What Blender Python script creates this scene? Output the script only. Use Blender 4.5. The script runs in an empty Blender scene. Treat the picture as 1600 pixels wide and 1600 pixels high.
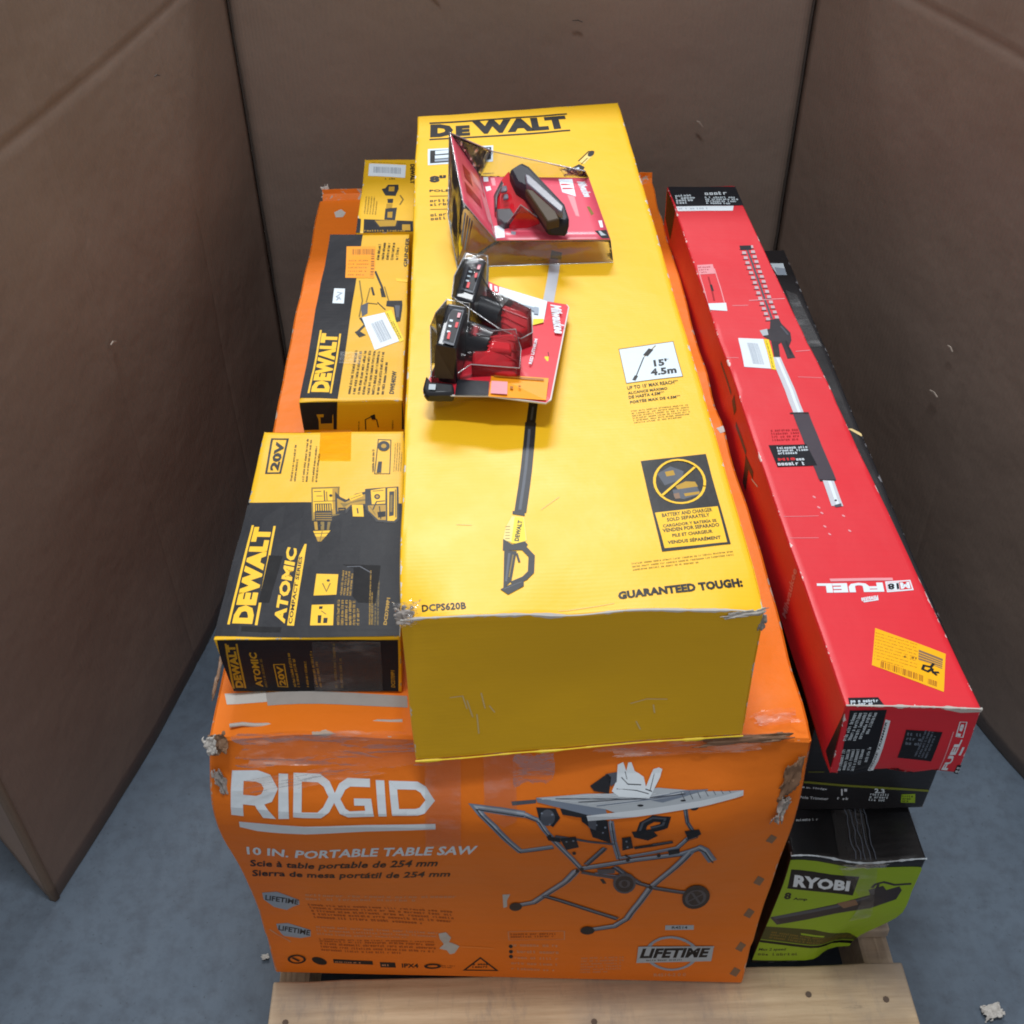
import bpy, bmesh, math, random, bisect
from mathutils import Vector, Matrix, noise
random.seed(7)
S = bpy.context.scene
COL = S.collection
# ------------------------------------------------------------------ camera, lamps, exposure
cam_d = bpy.data.cameras.new('camera'); cam = bpy.data.objects.new('camera', cam_d); COL.objects.link(cam)
cam_d.sensor_width = 36; cam_d.lens = 40.30; cam_d.clip_start = .02; cam_d.clip_end = 60
_R = Vector((0.99953743, -0.02963264, -0.00684357)); _U = Vector((0.02470855, 0.66004344, 0.75082098)); _F = Vector((0.01773176, 0.75064276, -0.66047031))
cam.matrix_world = Matrix(((_R.x, _U.x, -_F.x, .29862), (_R.y, _U.y, -_F.y, -.73720), (_R.z, _U.z, -_F.z, 1.61569), (0, 0, 0, 1)))
S.camera = cam
wd = bpy.data.worlds.new('World'); S.world = wd; wd.use_nodes = True
wd.node_tree.nodes['Background'].inputs['Color'].default_value = (1, .955, .93, 1)
wd.node_tree.nodes['Background'].inputs['Strength'].default_value = .47
def area_lamp(name, loc, target, sx, sy, power, col):
    l = bpy.data.lights.new(name, 'AREA'); l.shape = 'RECTANGLE'; l.size = sx; l.size_y = sy; l.energy = power; l.color = col
    o = bpy.data.objects.new(name, l); COL.objects.link(o); o.location = loc
    o.rotation_euler = (Vector(target) - Vector(loc)).to_track_quat('-Z', 'Y').to_euler(); return o
area_lamp('ceiling_lamp', (.22, 3.25, 3.85), (.35, .5, .7), 1.5, .45, 120, (.95, .98, 1))
area_lamp('ceiling_lamp', (.25, -.16, 4.6), (.33, .10, .5), .9, .25, 86, (.92, .97, 1))
S.view_settings.view_transform = 'Standard'; S.view_settings.look = 'None'; S.view_settings.exposure = 0; S.view_settings.gamma = 1
S.render.engine = 'CYCLES'; S.cycles.filter_width = 1.9
S.cycles.max_bounces = 10; S.cycles.transparent_max_bounces = 24

# ------------------------------------------------------------------ numbers of the place (metres)
CORNERS = {'saw': {'FLt': [0.0028, 0.0109, 0.6616], 'FRt': [0.6231, -0.0132, 0.6616], 'BLt': [-0.0033, 1.22, 0.6616], 'BRt': [0.613, 1.265, 0.6616], 'FLb': [-0.0065, 0.0176, 0.14], 'FRb': [0.6155, -0.018, 0.14], 'BLb': [-0.0033, 1.22, 0.14], 'BRb': [0.613, 1.265, 0.14]}, 'pole': {'FLt': [0.2117, -0.0209, 0.8595], 'FRt': [0.5465, -0.0162, 0.8595], 'BLt': [0.1924, 1.113, 0.8595], 'BRt': [0.5281, 1.1564, 0.8595], 'FLb': [0.2146, -0.0209, 0.65], 'FRb': [0.5493, -0.0162, 0.67], 'BLb': [0.1924, 1.113, 0.6616], 'BRb': [0.5281, 1.1564, 0.6616]}, 'drill': {'FLt': [0.0108, 0.0633, 0.7476], 'FRt': [0.2032, 0.0608, 0.7476], 'BLt': [0.0172, 0.4134, 0.7476], 'BRt': [0.1924, 0.4067, 0.7476], 'FLb': [0.0179, 0.0649, 0.6626], 'FRb': [0.198, 0.0585, 0.6626], 'BLb': [0.0172, 0.4134, 0.6616], 'BRb': [0.1924, 0.4067, 0.6616]}, 'grind': {'FLt': [0.0575, 0.455, 0.7616], 'FRt': [0.1899, 0.4526, 0.7616], 'BLt': [0.0568, 0.898, 0.7616], 'BRt': [0.1815, 0.8947, 0.7616], 'FLb': [0.0575, 0.455, 0.6621], 'FRb': [0.1899, 0.4526, 0.6621], 'BLb': [0.0568, 0.898, 0.6621], 'BRb': [0.1815, 0.8947, 0.6621]}, 'imp': {'FLt': [0.0966, 0.902, 0.7616], 'FRt': [0.1905, 0.902, 0.7616], 'BLt': [0.0934, 1.1707, 0.7616], 'BRt': [0.184, 1.166, 0.7616], 'FLb': [0.0966, 0.902, 0.6621], 'FRb': [0.1905, 0.902, 0.6621], 'BLb': [0.0934, 1.1707, 0.6621], 'BRb': [0.184, 1.166, 0.6621]}, 'red': {'FLt': [0.6382, -0.035, 0.7362], 'FRt': [0.7746, -0.035, 0.7254], 'BLt': [0.6136, 1.1035, 0.7317], 'BRt': [0.7306, 1.1033, 0.7317], 'FLb': [0.6422, -0.035, 0.621], 'FRb': [0.7782, -0.035, 0.621], 'BLb': [0.6136, 1.1035, 0.62], 'BRb': [0.7306, 1.1033, 0.62]}, 'hedge': {'FLt': [0.664, 0.0785, 0.619], 'FRt': [0.8275, 0.0765, 0.619], 'BLt': [0.666, 1.085, 0.619], 'BRt': [0.828, 1.08, 0.619], 'FLb': [0.664, 0.0785, 0.3922], 'FRb': [0.8275, 0.0765, 0.3922], 'BLb': [0.666, 1.085, 0.3922], 'BRb': [0.828, 1.08, 0.3922]}, 'blow': {'FLt': [0.6465, 0.01, 0.3922], 'FRt': [0.815, 0.01, 0.376], 'BLt': [0.664, 0.4, 0.3915], 'BRt': [0.812, 0.4, 0.3915], 'FLb': [0.632, 0.01, 0.14], 'FRb': [0.815, 0.01, 0.14], 'BLb': [0.664, 0.4, 0.14], 'BRb': [0.812, 0.4, 0.14]}}

SOLID = {
 'card_main': [[0.2939,0.8357,0.8815],[0.4496,0.8079,0.8895],[0.462,0.6136,0.8955],[0.313,0.6176,0.8955]],
 'card_fold': [[0.2547,0.7731,0.9745],[0.2939,0.8357,0.8815],[0.313,0.6176,0.8955],[0.272,0.628,0.9445]],
 'shell_front': [[0.313,0.6206,0.8935],[0.4624,0.6165,0.8935],[0.4678,0.6164,0.8605],[0.2611,0.6117,0.8605]],
 'shell_left': [[0.254,0.7712,0.9765],[0.2713,0.6252,0.9455],[0.313,0.6206,0.8935],[0.2615,0.6116,0.8605],[0.2495,0.7014,0.8895]],
 'shell_back': [[0.254,0.7712,0.9765],[0.3137,0.8588,0.9095],[0.4433,0.7992,0.9045],[0.45,0.8121,0.8875],[0.294,0.8366,0.8815]],
 'shell_dome': [[0.3281,0.6537,0.8995],[0.3457,0.6382,0.9345],[0.3814,0.6514,0.8995]],
 'charger_top': [[0.3339,0.7535,0.9295],[0.3508,0.7537,0.9415],[0.3612,0.7348,0.9445],[0.4026,0.6317,0.9395],[0.4073,0.6147,0.9295],[0.4066,0.6099,0.9215],[0.3796,0.6134,0.9215],[0.3531,0.6857,0.9345],[0.3415,0.7098,0.9315]],
 'charger_face': [[0.3519,0.6544,0.9495],[0.3618,0.6467,0.951],[0.3876,0.5933,0.948],[0.3932,0.5799,0.9435],[0.3769,0.5768,0.9415]],
 'charger_rim': [[0.3539,0.7055,0.9465],[0.3602,0.6974,0.9475],[0.3998,0.6177,0.9425],[0.3982,0.6079,0.9385],[0.3933,0.6101,0.9405],[0.3551,0.6795,0.9455]],
 'charger_base': [[0.3241,0.7684,0.9095],[0.3345,0.7752,0.9195],[0.3419,0.7246,0.9245],[0.3533,0.6913,0.9195],[0.3677,0.6666,0.9045],[0.3253,0.6579,0.8995],[0.3126,0.6916,0.9015],[0.3118,0.7327,0.9045]],
 'charger_dark': [[0.3145,0.6877,0.9055],[0.3336,0.6769,0.9115],[0.3406,0.6578,0.9075],[0.3242,0.65,0.9025],[0.3159,0.6646,0.9025]],
 'charger_side': [[0.3124,0.7285,0.9065],[0.324,0.7628,0.9115],[0.3261,0.7486,0.9135],[0.3171,0.7178,0.9095],[0.3157,0.6878,0.9075],[0.3126,0.6898,0.9045]],
 'charger_red': [[0.3307,0.6457,0.9015],[0.3478,0.6442,0.9295],[0.3714,0.6436,0.9095],[0.3554,0.6447,0.9035]],
 'vent0': [[0.3212,0.7133,0.9175],[0.3306,0.7129,0.9195],[0.3301,0.7286,0.9195],[0.3235,0.73,0.9175]],
 'vent1': [[0.324,0.6912,0.9175],[0.3317,0.6901,0.9195],[0.3313,0.703,0.9195],[0.3259,0.7048,0.9175]],
 'marks': [('white_ink',[[0.4064,0.8094,0.8881],[0.4258,0.8065,0.8891],[0.4267,0.7477,0.8911],[0.4087,0.7643,0.8899]]),('red_sticker_ink',[[0.4085,0.7929,0.8888],[0.4267,0.7904,0.8896],[0.4269,0.7864,0.8898],[0.4086,0.7879,0.889]]),('red_sticker_ink',[[0.4096,0.7789,0.8894],[0.4274,0.7765,0.8901],[0.4275,0.7726,0.8903],[0.4097,0.7739,0.8896]]),('pink_ink',[[0.4151,0.7538,0.8905],[0.4247,0.7479,0.8911],[0.4268,0.6829,0.8935],[0.4222,0.6855,0.8933]]),('white_ink',[[0.2985,0.8333,0.8824],[0.3054,0.8323,0.8828],[0.3058,0.8161,0.8837],[0.299,0.8155,0.8835]]),('pink_ink',[[0.3085,0.8291,0.8831],[0.3148,0.8282,0.8834],[0.3159,0.7989,0.8851],[0.3112,0.7995,0.8849]]),('white_ink',[[0.3009,0.7972,0.8847],[0.3081,0.7983,0.8849],[0.3095,0.7841,0.8858],[0.3027,0.7797,0.8858]]),('white_ink',[[0.4509,0.6687,0.8943],[0.4557,0.6692,0.8943],[0.4557,0.648,0.895],[0.4519,0.6482,0.895]]),('white_ink',[[0.3115,0.6615,0.8933],[0.3244,0.663,0.8933],[0.3248,0.6246,0.8957],[0.3131,0.6229,0.8958]]),('badge_ink',[[0.3146,0.6521,0.8939],[0.3223,0.654,0.8938],[0.3227,0.6313,0.8952],[0.3155,0.6308,0.8953]]),('box_black_ink',[[0.4435,0.6389,0.8952],[0.4589,0.6405,0.8953],[0.4613,0.6161,0.896],[0.451,0.6165,0.896]]),('table_ink',[[0.4482,0.6378,0.8953],[0.4568,0.6381,0.8953],[0.4588,0.6254,0.8957],[0.4507,0.6241,0.8958]]),('badge_ink',[[0.3335,0.6442,0.8945],[0.34,0.6416,0.8947],[0.3388,0.6314,0.8952],[0.3332,0.6344,0.8951]]),('badge_ink',[[0.4008,0.6404,0.895],[0.4083,0.6391,0.8951],[0.4068,0.6305,0.8954],[0.4002,0.6309,0.8954]]),('olive_ink',[[0.439,0.7136,0.8926],[0.4429,0.7133,0.8927],[0.4469,0.6902,0.8935],[0.443,0.6852,0.8936]])],
 'card_script': [[0.4313,0.7967,0.8896],[0.4378,0.744,0.8916],[0.4432,0.7969,0.8901]],
 'fold_marks': [('dark_red_ink',[[0.2704,0.7394,0.9462],[0.28,0.7533,0.9264],[0.284,0.7133,0.9246],[0.274,0.7068,0.9424]]),('dark_red_ink',[[0.2737,0.6895,0.9438],[0.2935,0.7028,0.9105],[0.2961,0.6754,0.9106],[0.2764,0.6655,0.9406]]),('pink_ink',[[0.2805,0.7702,0.9228],[0.2944,0.787,0.8933],[0.2972,0.7554,0.8948],[0.2853,0.7442,0.918]]),('pink_ink',[[0.2942,0.7415,0.9028],[0.3009,0.7472,0.89],[0.3086,0.6608,0.895],[0.3037,0.6603,0.902]])],
 'bcard': [[0.2976,0.5517,0.8755],[0.3151,0.5354,0.8755],[0.3698,0.4993,0.8745],[0.3968,0.4881,0.8755],[0.3991,0.482,0.8755],[0.3646,0.265,0.8935],[0.3595,0.2591,0.8935],[0.2988,0.2667,0.8995],[0.2616,0.2745,0.8955],[0.2286,0.2803,0.8935],[0.2281,0.2869,0.8935],[0.2526,0.4031,0.8835]],
 'bstrip': [[0.2645,0.3037,0.8957],[0.2995,0.2929,0.8995],[0.2981,0.2651,0.9007],[0.262,0.2728,0.8965]],
 'bfeet': [[[0.2759,0.4882,0.9445],[0.3001,0.4804,0.9445],[0.2843,0.3992,0.9345],[0.2621,0.4118,0.9345]],[[0.2546,0.3793,0.9475],[0.2778,0.3696,0.9475],[0.2648,0.2976,0.9395],[0.243,0.3059,0.9395]]],
 'bfront': [[0.243,0.3059,0.9395],[0.2648,0.2976,0.9395],[0.2617,0.2959,0.9015],[0.2401,0.2992,0.9015]],
 'blabel': [[[[0.2801,0.4751,0.9457],[0.2959,0.4684,0.9457],[0.2834,0.414,0.9377],[0.2695,0.4232,0.9377]],[[0.2899,0.4645,0.9463],[0.2936,0.4629,0.9463],[0.2913,0.4539,0.9455],[0.2883,0.4555,0.9455]],[[0.2863,0.447,0.9453],[0.2893,0.446,0.9453],[0.2877,0.4367,0.9445],[0.2852,0.4382,0.9445]],[[0.2777,0.4368,0.9405],[0.2806,0.4352,0.9405],[0.2787,0.4226,0.9395],[0.2757,0.4241,0.9395]]],[[[0.2588,0.3662,0.9487],[0.2736,0.3603,0.9487],[0.2626,0.2982,0.9427],[0.2503,0.3049,0.9427]],[[0.2671,0.3537,0.9493],[0.2704,0.3525,0.9493],[0.2688,0.3444,0.9485],[0.266,0.3455,0.9485]],[[0.2649,0.3375,0.9475],[0.2679,0.3366,0.9475],[0.2663,0.3274,0.9465],[0.2635,0.3288,0.9465]],[[0.2566,0.3217,0.9455],[0.2594,0.3203,0.9455],[0.2578,0.3081,0.9445],[0.2551,0.3094,0.9445]]]],
 'bneck': [[[0.2893,0.4351,0.9045],[0.3168,0.4205,0.9015]],[[0.273,0.3685,0.9095],[0.3024,0.3553,0.9045]]],
 'bsleeve': [[[0.3161,0.4253,0.9175],[0.3494,0.4133,0.9115],[0.3486,0.3824,0.8995],[0.3369,0.374,0.8975],[0.3148,0.3949,0.9045]],[[0.3034,0.3537,0.9215],[0.3301,0.3663,0.9145],[0.3309,0.3259,0.9045],[0.3332,0.3102,0.9015],[0.3246,0.3056,0.9015],[0.2799,0.3154,0.9045],[0.2817,0.3331,0.9145],[0.2973,0.3248,0.9195]],[[0.3032,0.3358,0.9255],[0.3243,0.3391,0.9195],[0.3253,0.3262,0.9145],[0.3001,0.3211,0.9235]]],
 'btab': [[0.2272,0.2833,0.8995],[0.2308,0.3069,0.9015],[0.2369,0.2892,0.9035],[0.2612,0.2858,0.9035],[0.2617,0.274,0.8975],[0.2314,0.2752,0.8975]],
 'btabmark': [[0.2347,0.2823,0.905],[0.242,0.2815,0.905],[0.2412,0.277,0.901],[0.234,0.278,0.901]],
 'bshell': [[[0.2428,0.3502,0.9475],[0.2545,0.3746,0.9495],[0.28,0.3654,0.9495],[0.2774,0.3513,0.9345],[0.3033,0.3462,0.9255],[0.3306,0.3584,0.9195],[0.3357,0.341,0.9045],[0.3331,0.3078,0.9015],[0.28,0.3114,0.9055],[0.263,0.3012,0.8995],[0.2365,0.2973,0.8995],[0.2352,0.3689,0.9195]],[[0.2623,0.4348,0.9445],[0.2757,0.4833,0.9475],[0.3013,0.4755,0.9475],[0.2988,0.4443,0.9195],[0.3187,0.4257,0.9215],[0.3499,0.4078,0.9145],[0.3504,0.3824,0.8995],[0.3368,0.3726,0.8975],[0.3121,0.3605,0.9195],[0.2589,0.4147,0.9295]]],
 'bstick1': [[0.3148,0.5311,0.8775],[0.3736,0.4935,0.8775],[0.3661,0.439,0.8805],[0.3527,0.4329,0.8815],[0.3517,0.4649,0.8795],[0.3145,0.501,0.8785]],
 'bstick1b': [[0.3541,0.4474,0.8813],[0.3668,0.4469,0.8813],[0.3659,0.4383,0.8817],[0.3529,0.4319,0.8821]],
 'bstick2': [[0.3022,0.3145,0.894],[0.3648,0.3041,0.894],[0.3598,0.2621,0.8947],[0.2982,0.2628,0.901]],
 'bmarks': [('box_black_ink',[[0.363,0.3677,0.8853],[0.3682,0.3689,0.8853],[0.3684,0.3585,0.8861],[0.3621,0.349,0.8865]]),('bright_yellow_ink',[[0.3633,0.3584,0.8863],[0.3677,0.3582,0.8863],[0.3671,0.3486,0.887],[0.3622,0.3457,0.887]]),('white_ink',[[0.3031,0.5402,0.8767],[0.3063,0.5385,0.8767],[0.3061,0.5215,0.8775],[0.3034,0.5247,0.8775]]),('white_ink',[[0.3087,0.5352,0.8767],[0.3127,0.5325,0.8767],[0.3132,0.5181,0.8775],[0.3092,0.5198,0.8775]]),('sticker_print_ink',[[0.305,0.3099,0.8957],[0.3595,0.3009,0.8957],[0.3594,0.298,0.8957],[0.3049,0.307,0.8957]]),('pink_ink',[[0.302,0.2957,0.898],[0.3194,0.2933,0.898],[0.3183,0.2657,0.901],[0.3005,0.2669,0.902]]),('sticker_print_ink',[[0.3219,0.2853,0.898],[0.3254,0.2846,0.898],[0.325,0.2796,0.8985],[0.3217,0.2802,0.8985]]),('sticker_print_ink',[[0.331,0.2861,0.898],[0.3337,0.2855,0.898],[0.3333,0.2817,0.8985],[0.3308,0.282,0.8985]]),('badge_ink',[[0.3207,0.4952,0.88],[0.3622,0.4725,0.88],[0.3608,0.4592,0.881],[0.3497,0.4714,0.881]]),('badge_ink',[[0.3569,0.4767,0.8803],[0.3623,0.4744,0.8803],[0.3607,0.4573,0.8813],[0.3553,0.4589,0.8813]])],
 'bscript': [[0.3763,0.48,0.8773],[0.3773,0.4096,0.8811],[0.3894,0.4786,0.8771]],
 'bcaption': [[0.3477,0.3356,0.8887],[0.3572,0.3936,0.8843],[0.3442,0.337,0.8885]],
}

ART = {
 'saw': [
  ('front','brand_logo','p','white_ink',[[.0195,.4223],[.0233,.4793],[.0344,.4671],[.0314,.4215]],None),
  ('front','brand_logo','p','white_ink',[[.0233,.4793],[.048,.4785],[.0454,.4667],[.0344,.4671]],None),
  ('front','brand_logo','p','white_ink',[[.048,.4785],[.0599,.4734],[.051,.4643],[.0454,.4667]],None),
  ('front','brand_logo','p','white_ink',[[.0599,.4734],[.0663,.4598],[.0533,.4595],[.051,.4643]],None),
  ('front','brand_logo','p','white_ink',[[.0663,.4598],[.0601,.4448],[.0508,.4534],[.0533,.4595]],None),
  ('front','brand_logo','p','white_ink',[[.0601,.4448],[.0486,.439],[.046,.451],[.0508,.4534]],None),
  ('front','brand_logo','p','white_ink',[[.0486,.439],[.031,.4397],[.0315,.4516],[.046,.451]],None),
  ('front','brand_logo','p','white_ink',[[.0436,.4406],[.0517,.4434],[.0625,.4224],[.0505,.422]],None),
  ('front','brand_logo','p','white_ink',[[.0678,.4748],[.077,.4744],[.0752,.4244],[.0649,.4228]],None),
  ('front','brand_logo','p','white_ink',[[.0825,.4755],[.1095,.4748],[.107,.4668],[.09,.4673]],None),
  ('front','brand_logo','p','white_ink',[[.1095,.4748],[.1194,.4681],[.113,.4627],[.107,.4668]],None),
  ('front','brand_logo','p','white_ink',[[.1194,.4681],[.1267,.4525],[.1176,.4529],[.113,.4627]],None),
  ('front','brand_logo','p','white_ink',[[.1267,.4525],[.1176,.4364],[.1112,.4415],[.1176,.4529]],None),
  ('front','brand_logo','p','white_ink',[[.1176,.4364],[.1081,.4277],[.1049,.4357],[.1112,.4415]],None),
  ('front','brand_logo','p','white_ink',[[.1081,.4277],[.0794,.4274],[.088,.4355],[.1049,.4357]],None),
  ('front','brand_logo','p','white_ink',[[.0794,.4274],[.0825,.4755],[.09,.4673],[.088,.4355]],None),
  ('front','brand_logo','p','white_ink',[[.1623,.4634],[.141,.4636],[.1387,.4717],[.1624,.4715]],None),
  ('front','brand_logo','p','white_ink',[[.141,.4636],[.1356,.4603],[.1296,.4661],[.1387,.4717]],None),
  ('front','brand_logo','p','white_ink',[[.1356,.4603],[.1302,.4508],[.1211,.4511],[.1296,.4661]],None),
  ('front','brand_logo','p','white_ink',[[.1302,.4508],[.1354,.4402],[.1291,.4346],[.1211,.4511]],None),
  ('front','brand_logo','p','white_ink',[[.1354,.4402],[.1397,.4374],[.1375,.4292],[.1291,.4346]],None),
  ('front','brand_logo','p','white_ink',[[.1397,.4374],[.1563,.4382],[.1651,.4306],[.1375,.4292]],None),
  ('front','brand_logo','p','white_ink',[[.1563,.4382],[.1557,.4439],[.163,.4519],[.1651,.4306]],None),
  ('front','brand_logo','p','white_ink',[[.1557,.4439],[.1448,.4439],[.1447,.4519],[.163,.4519]],None),
  ('front','brand_logo','p','white_ink',[[.1685,.4705],[.1775,.4703],[.1785,.4309],[.1699,.4307]],None),
  ('front','brand_logo','p','white_ink',[[.1823,.4702],[.2124,.47],[.2103,.4619],[.1908,.462]],None),
  ('front','brand_logo','p','white_ink',[[.2124,.47],[.2212,.4652],[.2154,.4591],[.2103,.4619]],None),
  ('front','brand_logo','p','white_ink',[[.2212,.4652],[.2303,.4506],[.2204,.4511],[.2154,.4591]],None),
  ('front','brand_logo','p','white_ink',[[.2303,.4506],[.2188,.4356],[.2138,.4424],[.2204,.4511]],None),
  ('front','brand_logo','p','white_ink',[[.2188,.4356],[.2114,.4329],[.2098,.441],[.2138,.4424]],None),
  ('front','brand_logo','p','white_ink',[[.2114,.4329],[.1843,.4323],[.192,.4406],[.2098,.441]],None),
  ('front','brand_logo','p','white_ink',[[.1843,.4323],[.1823,.4702],[.1908,.462],[.192,.4406]],None),
  ('front','brand_logo','p','white_ink',[[.0258,.4116],[.2298,.4197],[.2297,.4102],[.0563,.3963],[.042,.3961],[.0252,.4007]],None),
  ('front','caption','t','white_ink',[[.0196,.334],[.2706,.3548],[.0238,.3559]],('10 IN. PORTABLE TABLE SAW',.03,0)),
  ('front','caption','t','black_ink',[[.0134,.2939],[.2265,.3155],[.019,.3191]],('Scie à table portable de 254 mm',.025,0)),
  ('front','caption','t','black_ink',[[.0104,.2652],[.2404,.2827],[.0147,.2893]],('Sierra de mesa portátil de 254 mm',.025,0)),
  ('front','badge#1','p','badge_ink',[[.0144,.2221],[.0331,.2261],[.056,.2035],[.0547,.1899],[.0453,.1822],[.0365,.1726],[.0218,.1815],[.0127,.2022]],None),
  ('front','badge#1','t','charcoal_ink',[[.0143,.2009],[.0527,.1887],[.0175,.2158]],('LIFETIME',.03,0)),
  ('front','badge#2','p','badge_ink',[[.0189,.136],[.0338,.138],[.061,.1221],[.0598,.1062],[.0456,.0983],[.0247,.1033],[.0191,.1219]],None),
  ('front','badge#2','t','charcoal_ink',[[.0194,.1198],[.0586,.1088],[.0217,.1324]],('LIFETIME',.03,0)),
  ('front','badge#2','p','pale_orange_ink',[[.0094,.1218],[.0205,.1049],[.0184,.1037],[.0073,.1205]],None),
  ('front','badge#2','p','pale_orange_ink',[[.0205,.1049],[.0312,.0845],[.0291,.0834],[.0184,.1037]],None),
  ('front','fine_print#1','g','pale_orange_ink',[[.0643,.2028],[.2517,.2013],[.0672,.227]],(2,.5)),
  ('front','fine_print#1','g','dark_orange_ink',[[.0688,.15],[.2475,.1333],[.0648,.1946]],(5,.5)),
  ('front','fine_print#1','g','pale_orange_ink',[[.0687,.111],[.2397,.0966],[.0688,.1349]],(3,.5)),
  ('front','fine_print#1','g','dark_orange_ink',[[.0688,.0655],[.2192,.0564],[.0693,.1021]],(5,.5)),
  ('front','icon_row','p','black_ink',[[.0453,.0418],[.0447,.039],[.0418,.04],[.0422,.0421]],None),
  ('front','icon_row','p','black_ink',[[.0447,.039],[.0436,.0364],[.0409,.0379],[.0418,.04]],None),
  ('front','icon_row','p','black_ink',[[.0436,.0364],[.0419,.034],[.0395,.036],[.0409,.0379]],None),
  ('front','icon_row','p','black_ink',[[.0419,.034],[.0398,.032],[.0379,.0345],[.0395,.036]],None),
  ('front','icon_row','p','black_ink',[[.0398,.032],[.0374,.0305],[.036,.0332],[.0379,.0345]],None),
  ('front','icon_row','p','black_ink',[[.0374,.0305],[.0347,.0294],[.034,.0325],[.036,.0332]],None),
  ('front','icon_row','p','black_ink',[[.0347,.0294],[.032,.029],[.0319,.0322],[.034,.0325]],None),
  ('front','icon_row','p','black_ink',[[.032,.029],[.0293,.0293],[.0299,.0323],[.0319,.0322]],None),
  ('front','icon_row','p','black_ink',[[.0293,.0293],[.0268,.0302],[.0282,.033],[.0299,.0323]],None),
  ('front','icon_row','p','black_ink',[[.0268,.0302],[.0246,.0317],[.0266,.034],[.0282,.033]],None),
  ('front','icon_row','p','black_ink',[[.0246,.0317],[.0228,.0336],[.0254,.0354],[.0266,.034]],None),
  ('front','icon_row','p','black_ink',[[.0228,.0336],[.0216,.036],[.0246,.0371],[.0254,.0354]],None),
  ('front','icon_row','p','black_ink',[[.0216,.036],[.021,.0387],[.0242,.039],[.0246,.0371]],None),
  ('front','icon_row','p','black_ink',[[.021,.0387],[.0211,.0414],[.0242,.0411],[.0242,.039]],None),
  ('front','icon_row','p','black_ink',[[.0211,.0414],[.0217,.0442],[.0246,.0432],[.0242,.0411]],None),
  ('front','icon_row','p','black_ink',[[.0217,.0442],[.0229,.0468],[.0256,.0452],[.0246,.0432]],None),
  ('front','icon_row','p','black_ink',[[.0229,.0468],[.0245,.0491],[.0269,.047],[.0256,.0452]],None),
  ('front','icon_row','p','black_ink',[[.0245,.0491],[.0266,.051],[.0285,.0485],[.0269,.047]],None),
  ('front','icon_row','p','black_ink',[[.0266,.051],[.0291,.0525],[.0304,.0497],[.0285,.0485]],None),
  ('front','icon_row','p','black_ink',[[.0291,.0525],[.0317,.0535],[.0324,.0504],[.0304,.0497]],None),
  ('front','icon_row','p','black_ink',[[.0317,.0535],[.0344,.0539],[.0345,.0507],[.0324,.0504]],None),
  ('front','icon_row','p','black_ink',[[.0344,.0539],[.0371,.0536],[.0364,.0506],[.0345,.0507]],None),
  ('front','icon_row','p','black_ink',[[.0371,.0536],[.0396,.0528],[.0382,.05],[.0364,.0506]],None),
  ('front','icon_row','p','black_ink',[[.0396,.0528],[.0418,.0514],[.0397,.049],[.0382,.05]],None),
  ('front','icon_row','p','black_ink',[[.0418,.0514],[.0435,.0495],[.0409,.0477],[.0397,.049]],None),
  ('front','icon_row','p','black_ink',[[.0435,.0495],[.0447,.0471],[.0418,.046],[.0409,.0477]],None),
  ('front','icon_row','p','black_ink',[[.0447,.0471],[.0453,.0445],[.0422,.0441],[.0418,.046]],None),
  ('front','icon_row','p','black_ink',[[.0453,.0445],[.0453,.0418],[.0422,.0421],[.0422,.0441]],None),
  ('front','icon_row','p','black_ink',[[.0287,.0474],[.0373,.0381],[.0347,.0357],[.0261,.045]],None),
  ('front','icon_row','p','black_ink',[[.0722,.0327],[.0711,.0301],[.0692,.0283],[.0667,.0274],[.0638,.0276],[.0607,.0288],[.0579,.031],[.0556,.0339],[.0539,.0373],[.0531,.0409],[.0533,.0439],[.0545,.0464],[.0564,.0482],[.0589,.049],[.0618,.0487],[.0647,.0475],[.0675,.0453],[.0699,.0425],[.0715,.0392],[.0723,.0359]],None),
  ('front','icon_row','p','black_ink',[[.0816,.0443],[.134,.042],[.1341,.0315],[.0815,.0337]],None),
  ('front','icon_row','g','pale_orange_ink',[[.0834,.0338],[.1319,.0326],[.0837,.0408]],(1,.4)),
  ('front','icon_row','p','black_ink',[[.1434,.0387],[.1636,.0378],[.164,.0242],[.1437,.0248]],None),
  ('front','icon_row','g','pale_orange_ink',[[.1458,.0271],[.1615,.0263],[.1459,.0353]],(1,.5)),
  ('front','icon_row','t','black_ink',[[.1721,.0244],[.1937,.0244],[.1722,.0357]],('IPX4',.03,0)),
  ('front','icon_row','p','black_ink',[[.224,.0302],[.2236,.0283],[.2202,.0297],[.2203,.0302]],None),
  ('front','icon_row','p','black_ink',[[.2236,.0283],[.2226,.0266],[.2197,.029],[.2202,.0297]],None),
  ('front','icon_row','p','black_ink',[[.2226,.0266],[.2211,.0253],[.2189,.0282],[.2197,.029]],None),
  ('front','icon_row','p','black_ink',[[.2211,.0253],[.2193,.0241],[.2177,.0275],[.2189,.0282]],None),
  ('front','icon_row','p','black_ink',[[.2193,.0241],[.2172,.0233],[.2161,.0268],[.2177,.0275]],None),
  ('front','icon_row','p','black_ink',[[.2172,.0233],[.215,.0227],[.2143,.0264],[.2161,.0268]],None),
  ('front','icon_row','p','black_ink',[[.215,.0227],[.2126,.0225],[.2124,.0262],[.2143,.0264]],None),
  ('front','icon_row','p','black_ink',[[.2126,.0225],[.2103,.0225],[.2106,.0262],[.2124,.0262]],None),
  ('front','icon_row','p','black_ink',[[.2103,.0225],[.208,.0229],[.2088,.0265],[.2106,.0262]],None),
  ('front','icon_row','p','black_ink',[[.208,.0229],[.2059,.0235],[.2073,.0269],[.2088,.0265]],None),
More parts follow.
